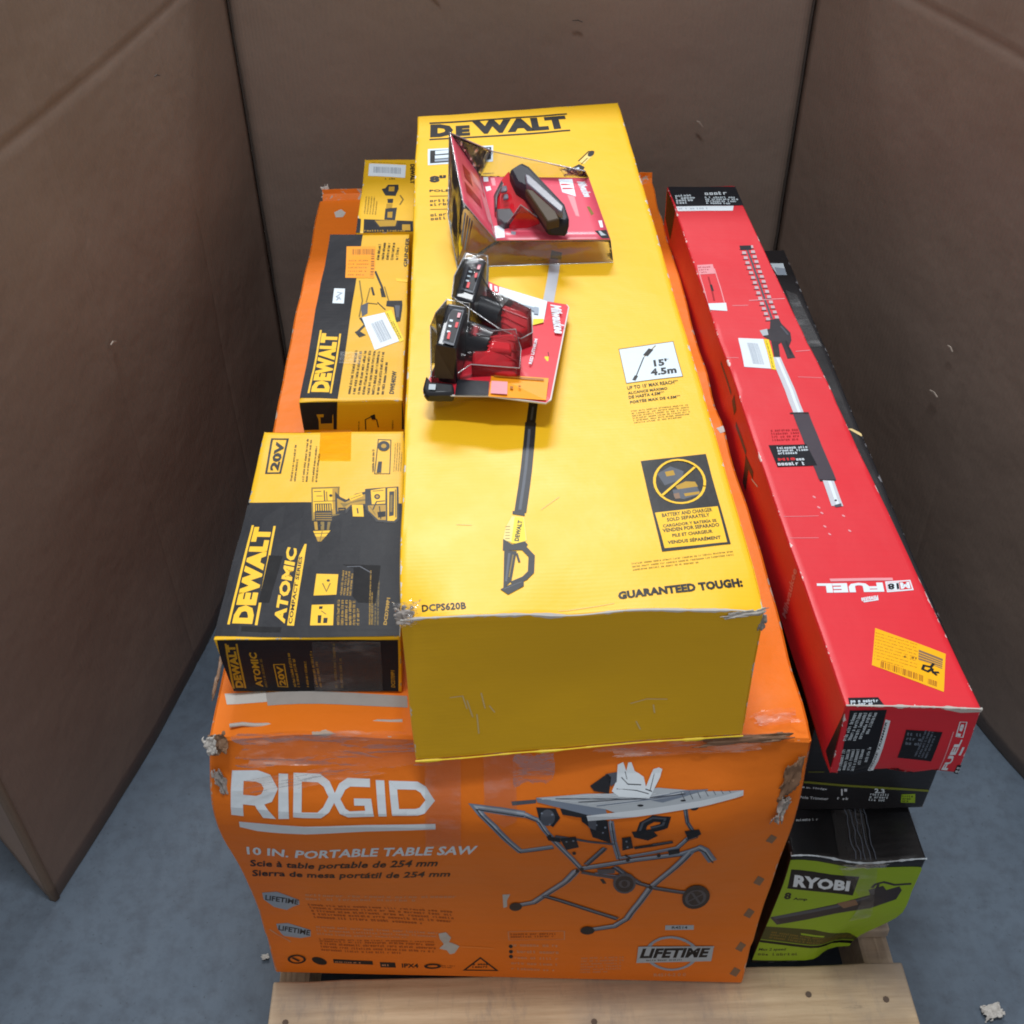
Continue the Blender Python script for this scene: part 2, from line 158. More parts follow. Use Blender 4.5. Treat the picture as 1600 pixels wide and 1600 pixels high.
  ('front','icon_row','p','black_ink',[[.2059,.0235],[.2041,.0244],[.2062,.0275],[.2073,.0269]],None),
  ('front','icon_row','p','black_ink',[[.2041,.0244],[.2027,.0257],[.2055,.0281],[.2062,.0275]],None),
  ('front','icon_row','p','black_ink',[[.2027,.0257],[.2017,.0274],[.2052,.0287],[.2055,.0281]],None),
  ('front','icon_row','p','black_ink',[[.2017,.0274],[.2013,.0292],[.2051,.0292],[.2052,.0287]],None),
  ('front','icon_row','p','black_ink',[[.2013,.0292],[.2017,.0311],[.2052,.0297],[.2051,.0292]],None),
  ('front','icon_row','p','black_ink',[[.2017,.0311],[.2028,.0328],[.2056,.0304],[.2052,.0297]],None),
  ('front','icon_row','p','black_ink',[[.2028,.0328],[.2042,.0342],[.2065,.0312],[.2056,.0304]],None),
  ('front','icon_row','p','black_ink',[[.2042,.0342],[.206,.0352],[.2077,.032],[.2065,.0312]],None),
  ('front','icon_row','p','black_ink',[[.206,.0352],[.2079,.0362],[.2091,.0326],[.2077,.032]],None),
  ('front','icon_row','p','black_ink',[[.2079,.0362],[.2103,.0366],[.211,.033],[.2091,.0326]],None),
  ('front','icon_row','p','black_ink',[[.2103,.0366],[.2125,.0371],[.2128,.0334],[.211,.033]],None),
  ('front','icon_row','p','black_ink',[[.2125,.0371],[.2149,.0369],[.2146,.0333],[.2128,.0334]],None),
  ('front','icon_row','p','black_ink',[[.2149,.0369],[.2171,.0368],[.2165,.0331],[.2146,.0333]],None),
  ('front','icon_row','p','black_ink',[[.2171,.0368],[.2193,.0361],[.2178,.0327],[.2165,.0331]],None),
  ('front','icon_row','p','black_ink',[[.2193,.0361],[.2212,.0349],[.219,.032],[.2178,.0327]],None),
  ('front','icon_row','p','black_ink',[[.2212,.0349],[.2226,.0337],[.2198,.0313],[.219,.032]],None),
  ('front','icon_row','p','black_ink',[[.2226,.0337],[.2237,.0321],[.2202,.0307],[.2198,.0313]],None),
  ('front','icon_row','p','black_ink',[[.2237,.0321],[.224,.0302],[.2203,.0302],[.2202,.0307]],None),
  ('front','icon_row','g','black_ink',[[.2243,.0249],[.2438,.0238],[.2244,.0336]],(2,.4)),
  ('front','icon_row','p','black_ink',[[.2518,.0186],[.2756,.0552],[.2756,.0506],[.2565,.0212]],None),
  ('front','icon_row','p','black_ink',[[.2756,.0552],[.2992,.0196],[.2946,.022],[.2756,.0506]],None),
  ('front','icon_row','p','black_ink',[[.2992,.0196],[.2518,.0186],[.2565,.0212],[.2946,.022]],None),
  ('front','icon_row','g','black_ink',[[.2645,.0255],[.2876,.0265],[.266,.0393]],(2,.6)),
  ('front','scuff','p','torn_paper',[[.2232,.1168],[.2327,.1205],[.2388,.1073],[.2354,.0895],[.2487,.08],[.242,.0642],[.2359,.0612],[.232,.0705],[.2225,.0744],[.2284,.0834],[.2241,.1005]],None),
  ('front','scuff','p','torn_paper',[[.3035,.2299],[.3129,.2316],[.3095,.2097],[.3102,.1899],[.3056,.1864],[.3046,.2095]],None),
  ('front','scuff','p','bright_orange_ink',[[.2501,.08],[.2719,.0794],[.2718,.0767],[.2501,.0773]],None),
  ('front','scuff','p','bright_orange_ink',[[.2719,.0794],[.2936,.0778],[.2933,.0751],[.2718,.0767]],None),
  ('front','product_picture','p','steel_ink',[[.3577,.3726],[.3183,.3601],[.3224,.3701],[.3552,.3806]],None),
  ('front','product_picture','p','steel_ink',[[.3183,.3601],[.2898,.4138],[.2968,.4182],[.3224,.3701]],None),
  ('front','product_picture','p','steel_ink',[[.2898,.4138],[.2651,.4482],[.281,.4387],[.2968,.4182]],None),
  ('front','product_picture','p','steel_ink',[[.2651,.4482],[.301,.4439],[.2998,.4356],[.281,.4387]],None),
  ('front','product_picture','p','steel_ink',[[.301,.4439],[.326,.4398],[.3246,.4316],[.2998,.4356]],None),
  ('front','product_picture','p','steel_light_ink',[[.3561,.3777],[.3192,.366],[.3203,.3687],[.3554,.3799]],None),
  ('front','product_picture','p','steel_light_ink',[[.3192,.366],[.2917,.4173],[.2936,.4185],[.3203,.3687]],None),
  ('front','product_picture','p','steel_light_ink',[[.2917,.4173],[.2703,.4459],[.2747,.4433],[.2936,.4185]],None),
  ('front','product_picture','p','steel_light_ink',[[.2703,.4459],[.2999,.4421],[.2996,.4398],[.2747,.4433]],None),
  ('front','product_picture','p','steel_light_ink',[[.2999,.4421],[.3249,.4381],[.3245,.4358],[.2996,.4398]],None),
  ('front','product_picture','p','charcoal_ink',[[.3574,.3717],[.3207,.3599],[.3214,.3615],[.357,.373]],None),
  ('front','product_picture','p','charcoal_ink',[[.3207,.3599],[.2934,.4121],[.2945,.4128],[.3214,.3615]],None),
  ('front','product_picture','p','charcoal_ink',[[.2934,.4121],[.2724,.4419],[.2749,.4404],[.2945,.4128]],None),
  ('front','product_picture','p','charcoal_ink',[[.2724,.4419],[.3011,.438],[.3009,.4367],[.2749,.4404]],None),
  ('front','product_picture','p','charcoal_ink',[[.3011,.438],[.3261,.4339],[.3258,.4326],[.3009,.4367]],None),
  ('front','product_picture','p','steel_ink',[[.3268,.4386],[.3423,.4305],[.3373,.4257],[.3238,.4328]],None),
  ('front','product_picture','p','steel_ink',[[.3423,.4305],[.3667,.3789],[.3608,.3761],[.3373,.4257]],None),
  ('front','product_picture','p','steel_ink',[[.3667,.3789],[.3943,.3197],[.3883,.3169],[.3608,.3761]],None),
  ('front','product_picture','p','steel_light_ink',[[.325,.4378],[.3397,.4302],[.3384,.4289],[.3242,.4363]],None),
  ('front','product_picture','p','steel_light_ink',[[.3397,.4302],[.3638,.3803],[.3622,.3795],[.3384,.4289]],None),
  ('front','product_picture','p','steel_light_ink',[[.3638,.3803],[.3911,.3221],[.3895,.3214],[.3622,.3795]],None),
  ('front','product_picture','p','charcoal_ink',[[.3263,.4335],[.3409,.4254],[.3401,.4247],[.3258,.4326]],None),
  ('front','product_picture','p','charcoal_ink',[[.3409,.4254],[.365,.3731],[.3641,.3727],[.3401,.4247]],None),
  ('front','product_picture','p','charcoal_ink',[[.365,.3731],[.393,.3118],[.392,.3114],[.3641,.3727]],None),
  ('front','product_picture','p','steel_ink',[[.389,.3257],[.4477,.3523],[.4512,.343],[.3931,.3167]],None),
  ('front','product_picture','p','steel_ink',[[.4477,.3523],[.4955,.3671],[.4999,.358],[.4512,.343]],None),
  ('front','product_picture','p','steel_ink',[[.4955,.3671],[.5163,.3814],[.5152,.3685],[.4999,.358]],None),
  ('front','product_picture','p','steel_ink',[[.5163,.3814],[.527,.3707],[.5187,.365],[.5152,.3685]],None),
  ('front','product_picture','p','steel_ink',[[.527,.3707],[.5415,.3383],[.5325,.3342],[.5187,.365]],None),
  ('front','product_picture','p','steel_light_ink',[[.3897,.3252],[.4482,.3513],[.4492,.3487],[.3908,.3228]],None),
  ('front','product_picture','p','steel_light_ink',[[.4482,.3513],[.4963,.366],[.4975,.3635],[.4492,.3487]],None),
  ('front','product_picture','p','steel_light_ink',[[.4963,.366],[.515,.379],[.5147,.3755],[.4975,.3635]],None),
  ('front','product_picture','p','steel_light_ink',[[.515,.379],[.523,.371],[.5208,.3695],[.5147,.3755]],None),
  ('front','product_picture','p','steel_light_ink',[[.523,.371],[.5373,.3395],[.5349,.3384],[.5208,.3695]],None),
  ('front','product_picture','p','charcoal_ink',[[.3918,.3164],[.45,.3438],[.4506,.3424],[.3924,.3149]],None),
  ('front','product_picture','p','charcoal_ink',[[.45,.3438],[.4984,.359],[.4991,.3575],[.4506,.3424]],None),
  ('front','product_picture','p','charcoal_ink',[[.4984,.359],[.517,.3717],[.5168,.3697],[.4991,.3575]],None),
  ('front','product_picture','p','charcoal_ink',[[.517,.3717],[.5247,.3639],[.5234,.363],[.5168,.3697]],None),
  ('front','product_picture','p','charcoal_ink',[[.5247,.3639],[.539,.3317],[.5375,.3311],[.5234,.363]],None),
  ('front','product_picture','p','steel_ink',[[.4192,.4281],[.4252,.3922],[.4195,.3912],[.4135,.4271]],None),
  ('front','product_picture','p','steel_ink',[[.4252,.3922],[.4328,.3559],[.4285,.3479],[.4195,.3912]],None),
  ('front','product_picture','p','steel_ink',[[.4328,.3559],[.4891,.3791],[.4934,.3746],[.4285,.3479]],None),
  ('front','product_picture','p','steel_ink',[[.4891,.3791],[.4983,.3982],[.5036,.3957],[.4934,.3746]],None),
  ('front','product_picture','p','steel_light_ink',[[.4165,.429],[.4224,.3938],[.4209,.3935],[.4149,.4287]],None),
  ('front','product_picture','p','steel_light_ink',[[.4224,.3938],[.4305,.3552],[.4293,.3531],[.4209,.3935]],None),
  ('front','product_picture','p','steel_light_ink',[[.4305,.3552],[.4899,.3796],[.491,.3784],[.4293,.3531]],None),
  ('front','product_picture','p','steel_light_ink',[[.4899,.3796],[.4995,.3992],[.5008,.3985],[.491,.3784]],None),
  ('front','product_picture','p','charcoal_ink',[[.4175,.4252],[.4236,.388],[.4227,.3878],[.4166,.425]],None),
  ('front','product_picture','p','charcoal_ink',[[.4236,.388],[.4319,.3482],[.4312,.3469],[.4227,.3878]],None),
  ('front','product_picture','p','charcoal_ink',[[.4319,.3482],[.492,.3731],[.4927,.3723],[.4312,.3469]],None),
  ('front','product_picture','p','charcoal_ink',[[.492,.3731],[.5015,.3936],[.5023,.3932],[.4927,.3723]],None),
  ('front','product_picture','p','steel_dark_ink',[[.4965,.4438],[.5002,.4241],[.496,.4226],[.4921,.443]],None),
  ('front','product_picture','p','steel_dark_ink',[[.5002,.4241],[.5129,.4],[.507,.4017],[.496,.4226]],None),
  ('front','product_picture','p','steel_dark_ink',[[.5129,.4],[.4999,.3926],[.4978,.3964],[.507,.4017]],None),
  ('front','product_picture','p','steel_ink',[[.4943,.4444],[.498,.4248],[.4969,.4244],[.4931,.4442]],None),
  ('front','product_picture','p','steel_ink',[[.498,.4248],[.5101,.4024],[.5084,.4029],[.4969,.4244]],None),
  ('front','product_picture','p','steel_ink',[[.5101,.4024],[.4984,.3957],[.4978,.3968],[.5084,.4029]],None),
  ('front','product_picture','p','charcoal_ink',[[.4952,.4418],[.4991,.4209],[.4985,.4207],[.4945,.4417]],None),
  ('front','product_picture','p','charcoal_ink',[[.4991,.4209],[.5114,.3973],[.5104,.3976],[.4985,.4207]],None),
  ('front','product_picture','p','charcoal_ink',[[.5114,.3973],[.4999,.3909],[.4996,.3916],[.5104,.3976]],None),
  ('front','product_picture','p','steel_ink',[[.3901,.3135],[.3804,.2784],[.3708,.2818],[.3804,.3162]],None),
  ('front','product_picture','p','steel_ink',[[.3804,.2784],[.3568,.224],[.3477,.2283],[.3708,.2818]],None),
  ('front','product_picture','p','steel_ink',[[.3568,.224],[.3465,.2031],[.3389,.2103],[.3477,.2283]],None),
  ('front','product_picture','p','steel_ink',[[.3465,.2031],[.3233,.1902],[.3184,.199],[.3389,.2103]],None),
  ('front','product_picture','p','steel_light_ink',[[.3857,.3174],[.3762,.2828],[.3735,.2837],[.3831,.3181]],None),
  ('front','product_picture','p','steel_light_ink',[[.3762,.2828],[.3527,.2285],[.3502,.2296],[.3735,.2837]],None),
  ('front','product_picture','p','steel_light_ink',[[.3527,.2285],[.343,.2085],[.3409,.2105],[.3502,.2296]],None),
  ('front','product_picture','p','steel_light_ink',[[.343,.2085],[.3208,.1961],[.3195,.1985],[.3409,.2105]],None),
  ('front','product_picture','p','charcoal_ink',[[.387,.3089],[.3772,.2739],[.3757,.2744],[.3854,.3093]],None),
  ('front','product_picture','p','charcoal_ink',[[.3772,.2739],[.3539,.2204],[.3525,.2211],[.3757,.2744]],None),
  ('front','product_picture','p','charcoal_ink',[[.3539,.2204],[.3442,.2009],[.343,.2021],[.3525,.2211]],None),
  ('front','product_picture','p','charcoal_ink',[[.3442,.2009],[.3219,.1886],[.3211,.19],[.343,.2021]],None),
  ('front','product_picture','p','steel_ink',[[.5112,.3666],[.4804,.2594],[.4717,.2614],[.5026,.3691]],None),
  ('front','product_picture','p','steel_ink',[[.4804,.2594],[.4727,.2129],[.4638,.2145],[.4717,.2614]],None),
  ('front','product_picture','p','steel_ink',[[.4727,.2129],[.4624,.1616],[.454,.1652],[.4638,.2145]],None),
  ('front','product_picture','p','steel_ink',[[.4624,.1616],[.4476,.1401],[.4419,.1477],[.454,.1652]],None),
  ('front','product_picture','p','steel_ink',[[.4476,.1401],[.4111,.128],[.4083,.1366],[.4419,.1477]],None),
  ('front','product_picture','p','steel_light_ink',[[.5071,.3699],[.4761,.2635],[.4737,.2641],[.5048,.3706]],None),
  ('front','product_picture','p','steel_light_ink',[[.4761,.2635],[.4684,.2166],[.466,.2171],[.4737,.2641]],None),
  ('front','product_picture','p','steel_light_ink',[[.4684,.2166],[.4583,.1656],[.456,.1666],[.466,.2171]],None),
  ('front','product_picture','p','steel_light_ink',[[.4583,.1656],[.4446,.1453],[.443,.1474],[.456,.1666]],None),
  ('front','product_picture','p','steel_light_ink',[[.4446,.1453],[.4092,.1334],[.4084,.1357],[.443,.1474]],None),
  ('front','product_picture','p','charcoal_ink',[[.5088,.3629],[.4783,.2537],[.4769,.2541],[.5074,.3633]],None),
  ('front','product_picture','p','charcoal_ink',[[.4783,.2537],[.4703,.2076],[.4689,.2078],[.4769,.2541]],None),
  ('front','product_picture','p','charcoal_ink',[[.4703,.2076],[.4601,.1581],[.4587,.1586],[.4689,.2078]],None),
  ('front','product_picture','p','charcoal_ink',[[.4601,.1581],[.4463,.1389],[.4454,.1401],[.4587,.1586]],None),
  ('front','product_picture','p','charcoal_ink',[[.4463,.1389],[.4108,.1274],[.4104,.1288],[.4454,.1401]],None),
  ('front','product_picture','p','steel_dark_ink',[[.3548,.2322],[.4026,.1993],[.3981,.193],[.3504,.2258]],None),
  ('front','product_picture','p','steel_dark_ink',[[.4026,.1993],[.4482,.1663],[.4436,.16],[.3981,.193]],None),
  ('front','product_picture','p','steel_ink',[[.3526,.2322],[.4003,.1992],[.399,.1974],[.3513,.2304]],None),
  ('front','product_picture','p','steel_ink',[[.4003,.1992],[.4458,.1661],[.4445,.1643],[.399,.1974]],None),
  ('front','product_picture','p','charcoal_ink',[[.3537,.2252],[.4016,.1925],[.4009,.1915],[.353,.2241]],None),
  ('front','product_picture','p','charcoal_ink',[[.4016,.1925],[.4471,.16],[.4464,.1589],[.4009,.1915]],None),
  ('front','product_picture','p','steel_dark_ink',[[.4319,.3298],[.4643,.2781],[.458,.2724],[.4249,.3253]],None),
  ('front','product_picture','p','steel_dark_ink',[[.4643,.2781],[.4836,.2627],[.4794,.2554],[.458,.2724]],None),
  ('front','product_picture','p','steel_dark_ink',[[.4836,.2627],[.5218,.2479],[.5188,.2401],[.4794,.2554]],None),
  ('front','product_picture','p','steel_ink',[[.4286,.3305],[.4611,.2787],[.4594,.2771],[.4267,.3293]],None),
  ('front','product_picture','p','steel_ink',[[.4611,.2787],[.4811,.2628],[.48,.2608],[.4594,.2771]],None),
  ('front','product_picture','p','steel_ink',[[.4811,.2628],[.5197,.2479],[.5189,.2458],[.48,.2608]],None),
  ('front','product_picture','p','charcoal_ink',[[.4299,.3234],[.4628,.2705],[.4618,.2696],[.4287,.3227]],None),
  ('front','product_picture','p','charcoal_ink',[[.4628,.2705],[.4831,.2543],[.4824,.2532],[.4618,.2696]],None),
  ('front','product_picture','p','charcoal_ink',[[.4831,.2543],[.5219,.2395],[.5214,.2382],[.4824,.2532]],None),
  ('front','product_picture','p','steel_dark_ink',[[.4166,.3749],[.3986,.3306],[.3922,.3332],[.4102,.3775]],None),
  ('front','product_picture','p','steel_ink',[[.4137,.3777],[.3955,.3339],[.3938,.3346],[.4119,.3784]],None),
  ('front','product_picture','p','charcoal_ink',[[.4146,.3725],[.3967,.3271],[.3957,.3275],[.4136,.3729]],None),
  ('front','product_picture','p','steel_dark_ink',[[.3931,.3142],[.4333,.2977],[.4288,.292],[.3905,.3077]],None),
  ('front','product_picture','p','steel_dark_ink',[[.4333,.2977],[.4544,.2692],[.4487,.265],[.4288,.292]],None),
  ('front','product_picture','p','steel_dark_ink',[[.3589,.4033],[.3936,.3931],[.3926,.389],[.3577,.3992]],None),
  ('front','product_picture','p','steel_dark_ink',[[.3936,.3931],[.4231,.3878],[.4224,.3836],[.3926,.389]],None),
  ('front','product_picture','p','charcoal_ink',[[.3373,.4444],[.3578,.4432],[.3627,.4321],[.3556,.4183],[.341,.4287]],None),
  ('front','product_picture','p','steel_dark_ink',[[.3571,.4322],[.3568,.4286],[.3557,.4253],[.354,.4225],[.3519,.4206],[.3495,.4199],[.3471,.4205],[.3449,.4223],[.3432,.4251],[.3421,.4284],[.3417,.432],[.342,.4352],[.3431,.438],[.3448,.4402],[.3469,.4416],[.3493,.4421],[.3517,.4416],[.3539,.4403],[.3556,.4381],[.3567,.4354]],None),
  ('front','product_picture','p','charcoal_ink',[[.3633,.3966],[.3804,.4006],[.3848,.3766],[.3713,.3697]],None),
  ('front','product_picture','p','charcoal_ink',[[.3843,.4364],[.4128,.4291],[.4189,.389],[.3989,.4004],[.3944,.4181],[.3857,.4273]],None),
  ('front','product_picture','p','charcoal_ink',[[.3626,.4432],[.3913,.4404],[.3915,.432],[.3651,.4365]],None),
  ('front','product_picture','p','charcoal_ink',[[.443,.4031],[.447,.4259],[.4556,.4208],[.4522,.4014]],None),
  ('front','product_picture','p','charcoal_ink',[[.447,.4259],[.46,.4362],[.4627,.4265],[.4556,.4208]],None),
  ('front','product_picture','p','charcoal_ink',[[.46,.4362],[.48,.4338],[.4694,.4257],[.4627,.4265]],None),
  ('front','product_picture','p','charcoal_ink',[[.48,.4338],[.4774,.4163],[.469,.4231],[.4694,.4257]],None),
  ('front','product_picture','p','charcoal_ink',[[.4774,.4163],[.4621,.4105],[.4588,.4192],[.469,.4231]],None),
  ('front','product_picture','p','steel_dark_ink',[[.4453,.4049],[.4493,.4258],[.4516,.4244],[.4478,.4044]],None),
  ('front','product_picture','p','steel_dark_ink',[[.4493,.4258],[.4601,.4341],[.4609,.4315],[.4516,.4244]],None),
  ('front','product_picture','p','steel_dark_ink',[[.4601,.4341],[.4753,.4324],[.4724,.4302],[.4609,.4315]],None),
  ('front','product_picture','p','steel_dark_ink',[[.4753,.4324],[.4734,.4207],[.4711,.4226],[.4724,.4302]],None),
  ('front','product_picture','p','steel_dark_ink',[[.4734,.4207],[.4599,.4158],[.459,.4182],[.4711,.4226]],None),
  ('front','product_picture','p','charcoal_ink',[[.448,.3978],[.4517,.4201],[.4531,.4194],[.4495,.3975]],None),
  ('front','product_picture','p','charcoal_ink',[[.4517,.4201],[.4621,.4291],[.4626,.4275],[.4531,.4194]],None),
  ('front','product_picture','p','charcoal_ink',[[.4621,.4291],[.4765,.4273],[.4749,.426],[.4626,.4275]],None),
  ('front','product_picture','p','charcoal_ink',[[.4765,.4273],[.4751,.4151],[.4737,.4161],[.4749,.426]],None),
  ('front','product_picture','p','charcoal_ink',[[.4751,.4151],[.4619,.4099],[.4614,.4113],[.4737,.4161]],None),
  ('front','product_picture','p','charcoal_ink',[[.4397,.411],[.4604,.4157],[.4679,.4024],[.458,.393],[.4431,.3998]],None),
  ('front','product_picture','p','charcoal_ink',[[.4302,.3992],[.4393,.402],[.4438,.3771],[.4328,.3714]],None),
  ('front','product_picture','p','charcoal_ink',[[.4442,.3798],[.463,.3853],[.4647,.38],[.4458,.3745]],None),
  ('front','product_picture','p','charcoal_ink',[[.463,.3853],[.4841,.3925],[.4859,.3873],[.4647,.38]],None),
  ('front','product_picture','p','steel_dark_ink',[[.4632,.3863],[.4833,.392],[.4841,.389],[.4641,.3833]],None),
  ('front','product_picture','p','charcoal_ink',[[.4958,.4109],[.5109,.4136],[.5144,.4038],[.5012,.3945]],None),
  ('front','product_picture','p','steel_dark_ink',[[.4574,.2788],[.4579,.268],[.4571,.2579],[.455,.2498],[.4517,.2444],[.4476,.2425],[.4432,.2442],[.4388,.2492],[.435,.2571],[.4322,.2669],[.4307,.2778],[.4305,.2884],[.4316,.2978],[.4339,.3051],[.4372,.3098],[.4411,.3114],[.4452,.3099],[.4493,.3055],[.4528,.2984],[.4556,.2892]],None),
  ('front','product_picture','p','charcoal_ink',[[.455,.2765],[.4554,.268],[.4547,.2601],[.4529,.2537],[.4503,.2495],[.447,.2483],[.4434,.2493],[.44,.2533],[.4369,.2594],[.4347,.2671],[.4334,.2756],[.4332,.2839],[.4342,.2914],[.436,.2973],[.4387,.301],[.4418,.3023],[.4452,.3011],[.4485,.2976],[.4514,.292],[.4536,.2847]],None),
  ('front','product_picture','p','steel_dark_ink',[[.4509,.2764],[.451,.2736],[.4479,.2736],[.4478,.2761]],None),
  ('front','product_picture','p','steel_dark_ink',[[.451,.2736],[.4509,.2708],[.4478,.2711],[.4479,.2736]],None),
  ('front','product_picture','p','steel_dark_ink',[[.4509,.2708],[.4505,.2682],[.4475,.2689],[.4478,.2711]],None),
  ('front','product_picture','p','steel_dark_ink',[[.4505,.2682],[.4498,.266],[.4469,.2672],[.4475,.2689]],None),
  ('front','product_picture','p','steel_dark_ink',[[.4498,.266],[.4488,.2641],[.4463,.266],[.4469,.2672]],None),
  ('front','product_picture','p','steel_dark_ink',[[.4488,.2641],[.4473,.2627],[.4457,.2655],[.4463,.266]],None),
  ('front','product_picture','p','steel_dark_ink',[[.4473,.2627],[.4455,.2622],[.4453,.2653],[.4457,.2655]],None),
  ('front','product_picture','p','steel_dark_ink',[[.4455,.2622],[.4436,.2626],[.4448,.2654],[.4453,.2653]],None),
  ('front','product_picture','p','steel_dark_ink',[[.4436,.2626],[.4419,.2638],[.4441,.266],[.4448,.2654]],None),
  ('front','product_picture','p','steel_dark_ink',[[.4419,.2638],[.4406,.2655],[.4432,.2672],[.4441,.266]],None),
  ('front','product_picture','p','steel_dark_ink',[[.4406,.2655],[.4395,.2676],[.4423,.2689],[.4432,.2672]],None),
  ('front','product_picture','p','steel_dark_ink',[[.4395,.2676],[.4386,.2701],[.4415,.271],[.4423,.2689]],None),
  ('front','product_picture','p','steel_dark_ink',[[.4386,.2701],[.4379,.2728],[.4409,.2734],[.4415,.271]],None),
  ('front','product_picture','p','steel_dark_ink',[[.4379,.2728],[.4375,.2757],[.4406,.276],[.4409,.2734]],None),
  ('front','product_picture','p','steel_dark_ink',[[.4375,.2757],[.4374,.2785],[.4405,.2785],[.4406,.276]],None),
  ('front','product_picture','p','steel_dark_ink',[[.4374,.2785],[.4376,.2812],[.4406,.2809],[.4405,.2785]],None),
  ('front','product_picture','p','steel_dark_ink',[[.4376,.2812],[.438,.2837],[.441,.283],[.4406,.2809]],None),
  ('front','product_picture','p','steel_dark_ink',[[.438,.2837],[.4388,.2859],[.4416,.2846],[.441,.283]],None),
  ('front','product_picture','p','steel_dark_ink',[[.4388,.2859],[.4398,.2877],[.4422,.2857],[.4416,.2846]],None),
  ('front','product_picture','p','steel_dark_ink',[[.4398,.2877],[.4412,.289],[.4428,.2862],[.4422,.2857]],None),
  ('front','product_picture','p','steel_dark_ink',[[.4412,.289],[.443,.2895],[.4432,.2863],[.4428,.2862]],None),
  ('front','product_picture','p','steel_dark_ink',[[.443,.2895],[.4449,.2891],[.4436,.2862],[.4432,.2863]],None),
  ('front','product_picture','p','steel_dark_ink',[[.4449,.2891],[.4465,.2879],[.4444,.2857],[.4436,.2862]],None),
  ('front','product_picture','p','steel_dark_ink',[[.4465,.2879],[.4478,.2863],[.4452,.2846],[.4444,.2857]],None),
  ('front','product_picture','p','steel_dark_ink',[[.4478,.2863],[.4489,.2843],[.4461,.283],[.4452,.2846]],None),
  ('front','product_picture','p','steel_dark_ink',[[.4489,.2843],[.4498,.2819],[.4469,.281],[.4461,.283]],None),
  ('front','product_picture','p','steel_dark_ink',[[.4498,.2819],[.4505,.2792],[.4474,.2786],[.4469,.281]],None),
  ('front','product_picture','p','steel_dark_ink',[[.4505,.2792],[.4509,.2764],[.4478,.2761],[.4474,.2786]],None),
  ('front','product_picture','p','charcoal_ink',[[.5471,.244],[.55,.233],[.5512,.222],[.5505,.2118],[.5482,.2031],[.5444,.1967],[.5396,.193],[.5343,.1926],[.5292,.1955],[.5245,.2016],[.5207,.2106],[.5181,.2216],[.5168,.2337],[.5171,.2458],[.519,.2562],[.5223,.2636],[.5268,.2672],[.5321,.2666],[.5376,.2619],[.5428,.2539]],None),
  ('front','product_picture','p','steel_dark_ink',[[.544,.238],[.5455,.2329],[.5421,.2321],[.5408,.2369]],None),
  ('front','product_picture','p','steel_dark_ink',[[.5455,.2329],[.5463,.2275],[.543,.2272],[.5421,.2321]],None),
  ('front','product_picture','p','steel_dark_ink',[[.5463,.2275],[.5466,.2222],[.5432,.2222],[.543,.2272]],None),
  ('front','product_picture','p','steel_dark_ink',[[.5466,.2222],[.5463,.2172],[.5429,.2177],[.5432,.2222]],None),
  ('front','product_picture','p','steel_dark_ink',[[.5463,.2172],[.5453,.2126],[.542,.2136],[.5429,.2177]],None),
  ('front','product_picture','p','steel_dark_ink',[[.5453,.2126],[.5438,.2086],[.5407,.2101],[.542,.2136]],None),
  ('front','product_picture','p','steel_dark_ink',[[.5438,.2086],[.5417,.2054],[.5391,.2076],[.5407,.2101]],None),
  ('front','product_picture','p','steel_dark_ink',[[.5417,.2054],[.5391,.2031],[.5373,.206],[.5391,.2076]],None),
  ('front','product_picture','p','steel_dark_ink',[[.5391,.2031],[.536,.2019],[.5355,.2054],[.5373,.206]],None),
  ('front','product_picture','p','steel_dark_ink',[[.536,.2019],[.5328,.2022],[.5338,.2055],[.5355,.2054]],None),
  ('front','product_picture','p','steel_dark_ink',[[.5328,.2022],[.5298,.2038],[.5319,.2065],[.5338,.2055]],None),
  ('front','product_picture','p','steel_dark_ink',[[.5298,.2038],[.5272,.2065],[.5299,.2086],[.5319,.2065]],None),
  ('front','product_picture','p','steel_dark_ink',[[.5272,.2065],[.525,.2102],[.5281,.2117],[.5299,.2086]],None),
  ('front','product_picture','p','steel_dark_ink',[[.525,.2102],[.5232,.2146],[.5264,.2157],[.5281,.2117]],None),
  ('front','product_picture','p','steel_dark_ink',[[.5232,.2146],[.5219,.2197],[.5252,.2204],[.5264,.2157]],None),
  ('front','product_picture','p','steel_dark_ink',[[.5219,.2197],[.521,.2252],[.5244,.2256],[.5252,.2204]],None),
  ('front','product_picture','p','steel_dark_ink',[[.521,.2252],[.5207,.2309],[.5241,.2309],[.5244,.2256]],None),
  ('front','product_picture','p','steel_dark_ink',[[.5207,.2309],[.5209,.2365],[.5243,.2361],[.5241,.2309]],None),
  ('front','product_picture','p','steel_dark_ink',[[.5209,.2365],[.5217,.2416],[.525,.2409],[.5243,.2361]],None),
  ('front','product_picture','p','steel_dark_ink',[[.5217,.2416],[.5231,.2461],[.5262,.2448],[.525,.2409]],None),
  ('front','product_picture','p','steel_dark_ink',[[.5231,.2461],[.525,.2497],[.5277,.2476],[.5262,.2448]],None),
  ('front','product_picture','p','steel_dark_ink',[[.525,.2497],[.5276,.2521],[.5293,.2491],[.5277,.2476]],None),
  ('front','product_picture','p','steel_dark_ink',[[.5276,.2521],[.5308,.2531],[.5309,.2496],[.5293,.2491]],None),
  ('front','product_picture','p','steel_dark_ink',[[.5308,.2531],[.5341,.2522],[.5326,.2491],[.5309,.2496]],None),
  ('front','product_picture','p','steel_dark_ink',[[.5341,.2522],[.5371,.25],[.5347,.2476],[.5326,.2491]],None),
  ('front','product_picture','p','steel_dark_ink',[[.5371,.25],[.5398,.2468],[.537,.2449],[.5347,.2476]],None),
  ('front','product_picture','p','steel_dark_ink',[[.5398,.2468],[.5421,.2427],[.539,.2412],[.537,.2449]],None),
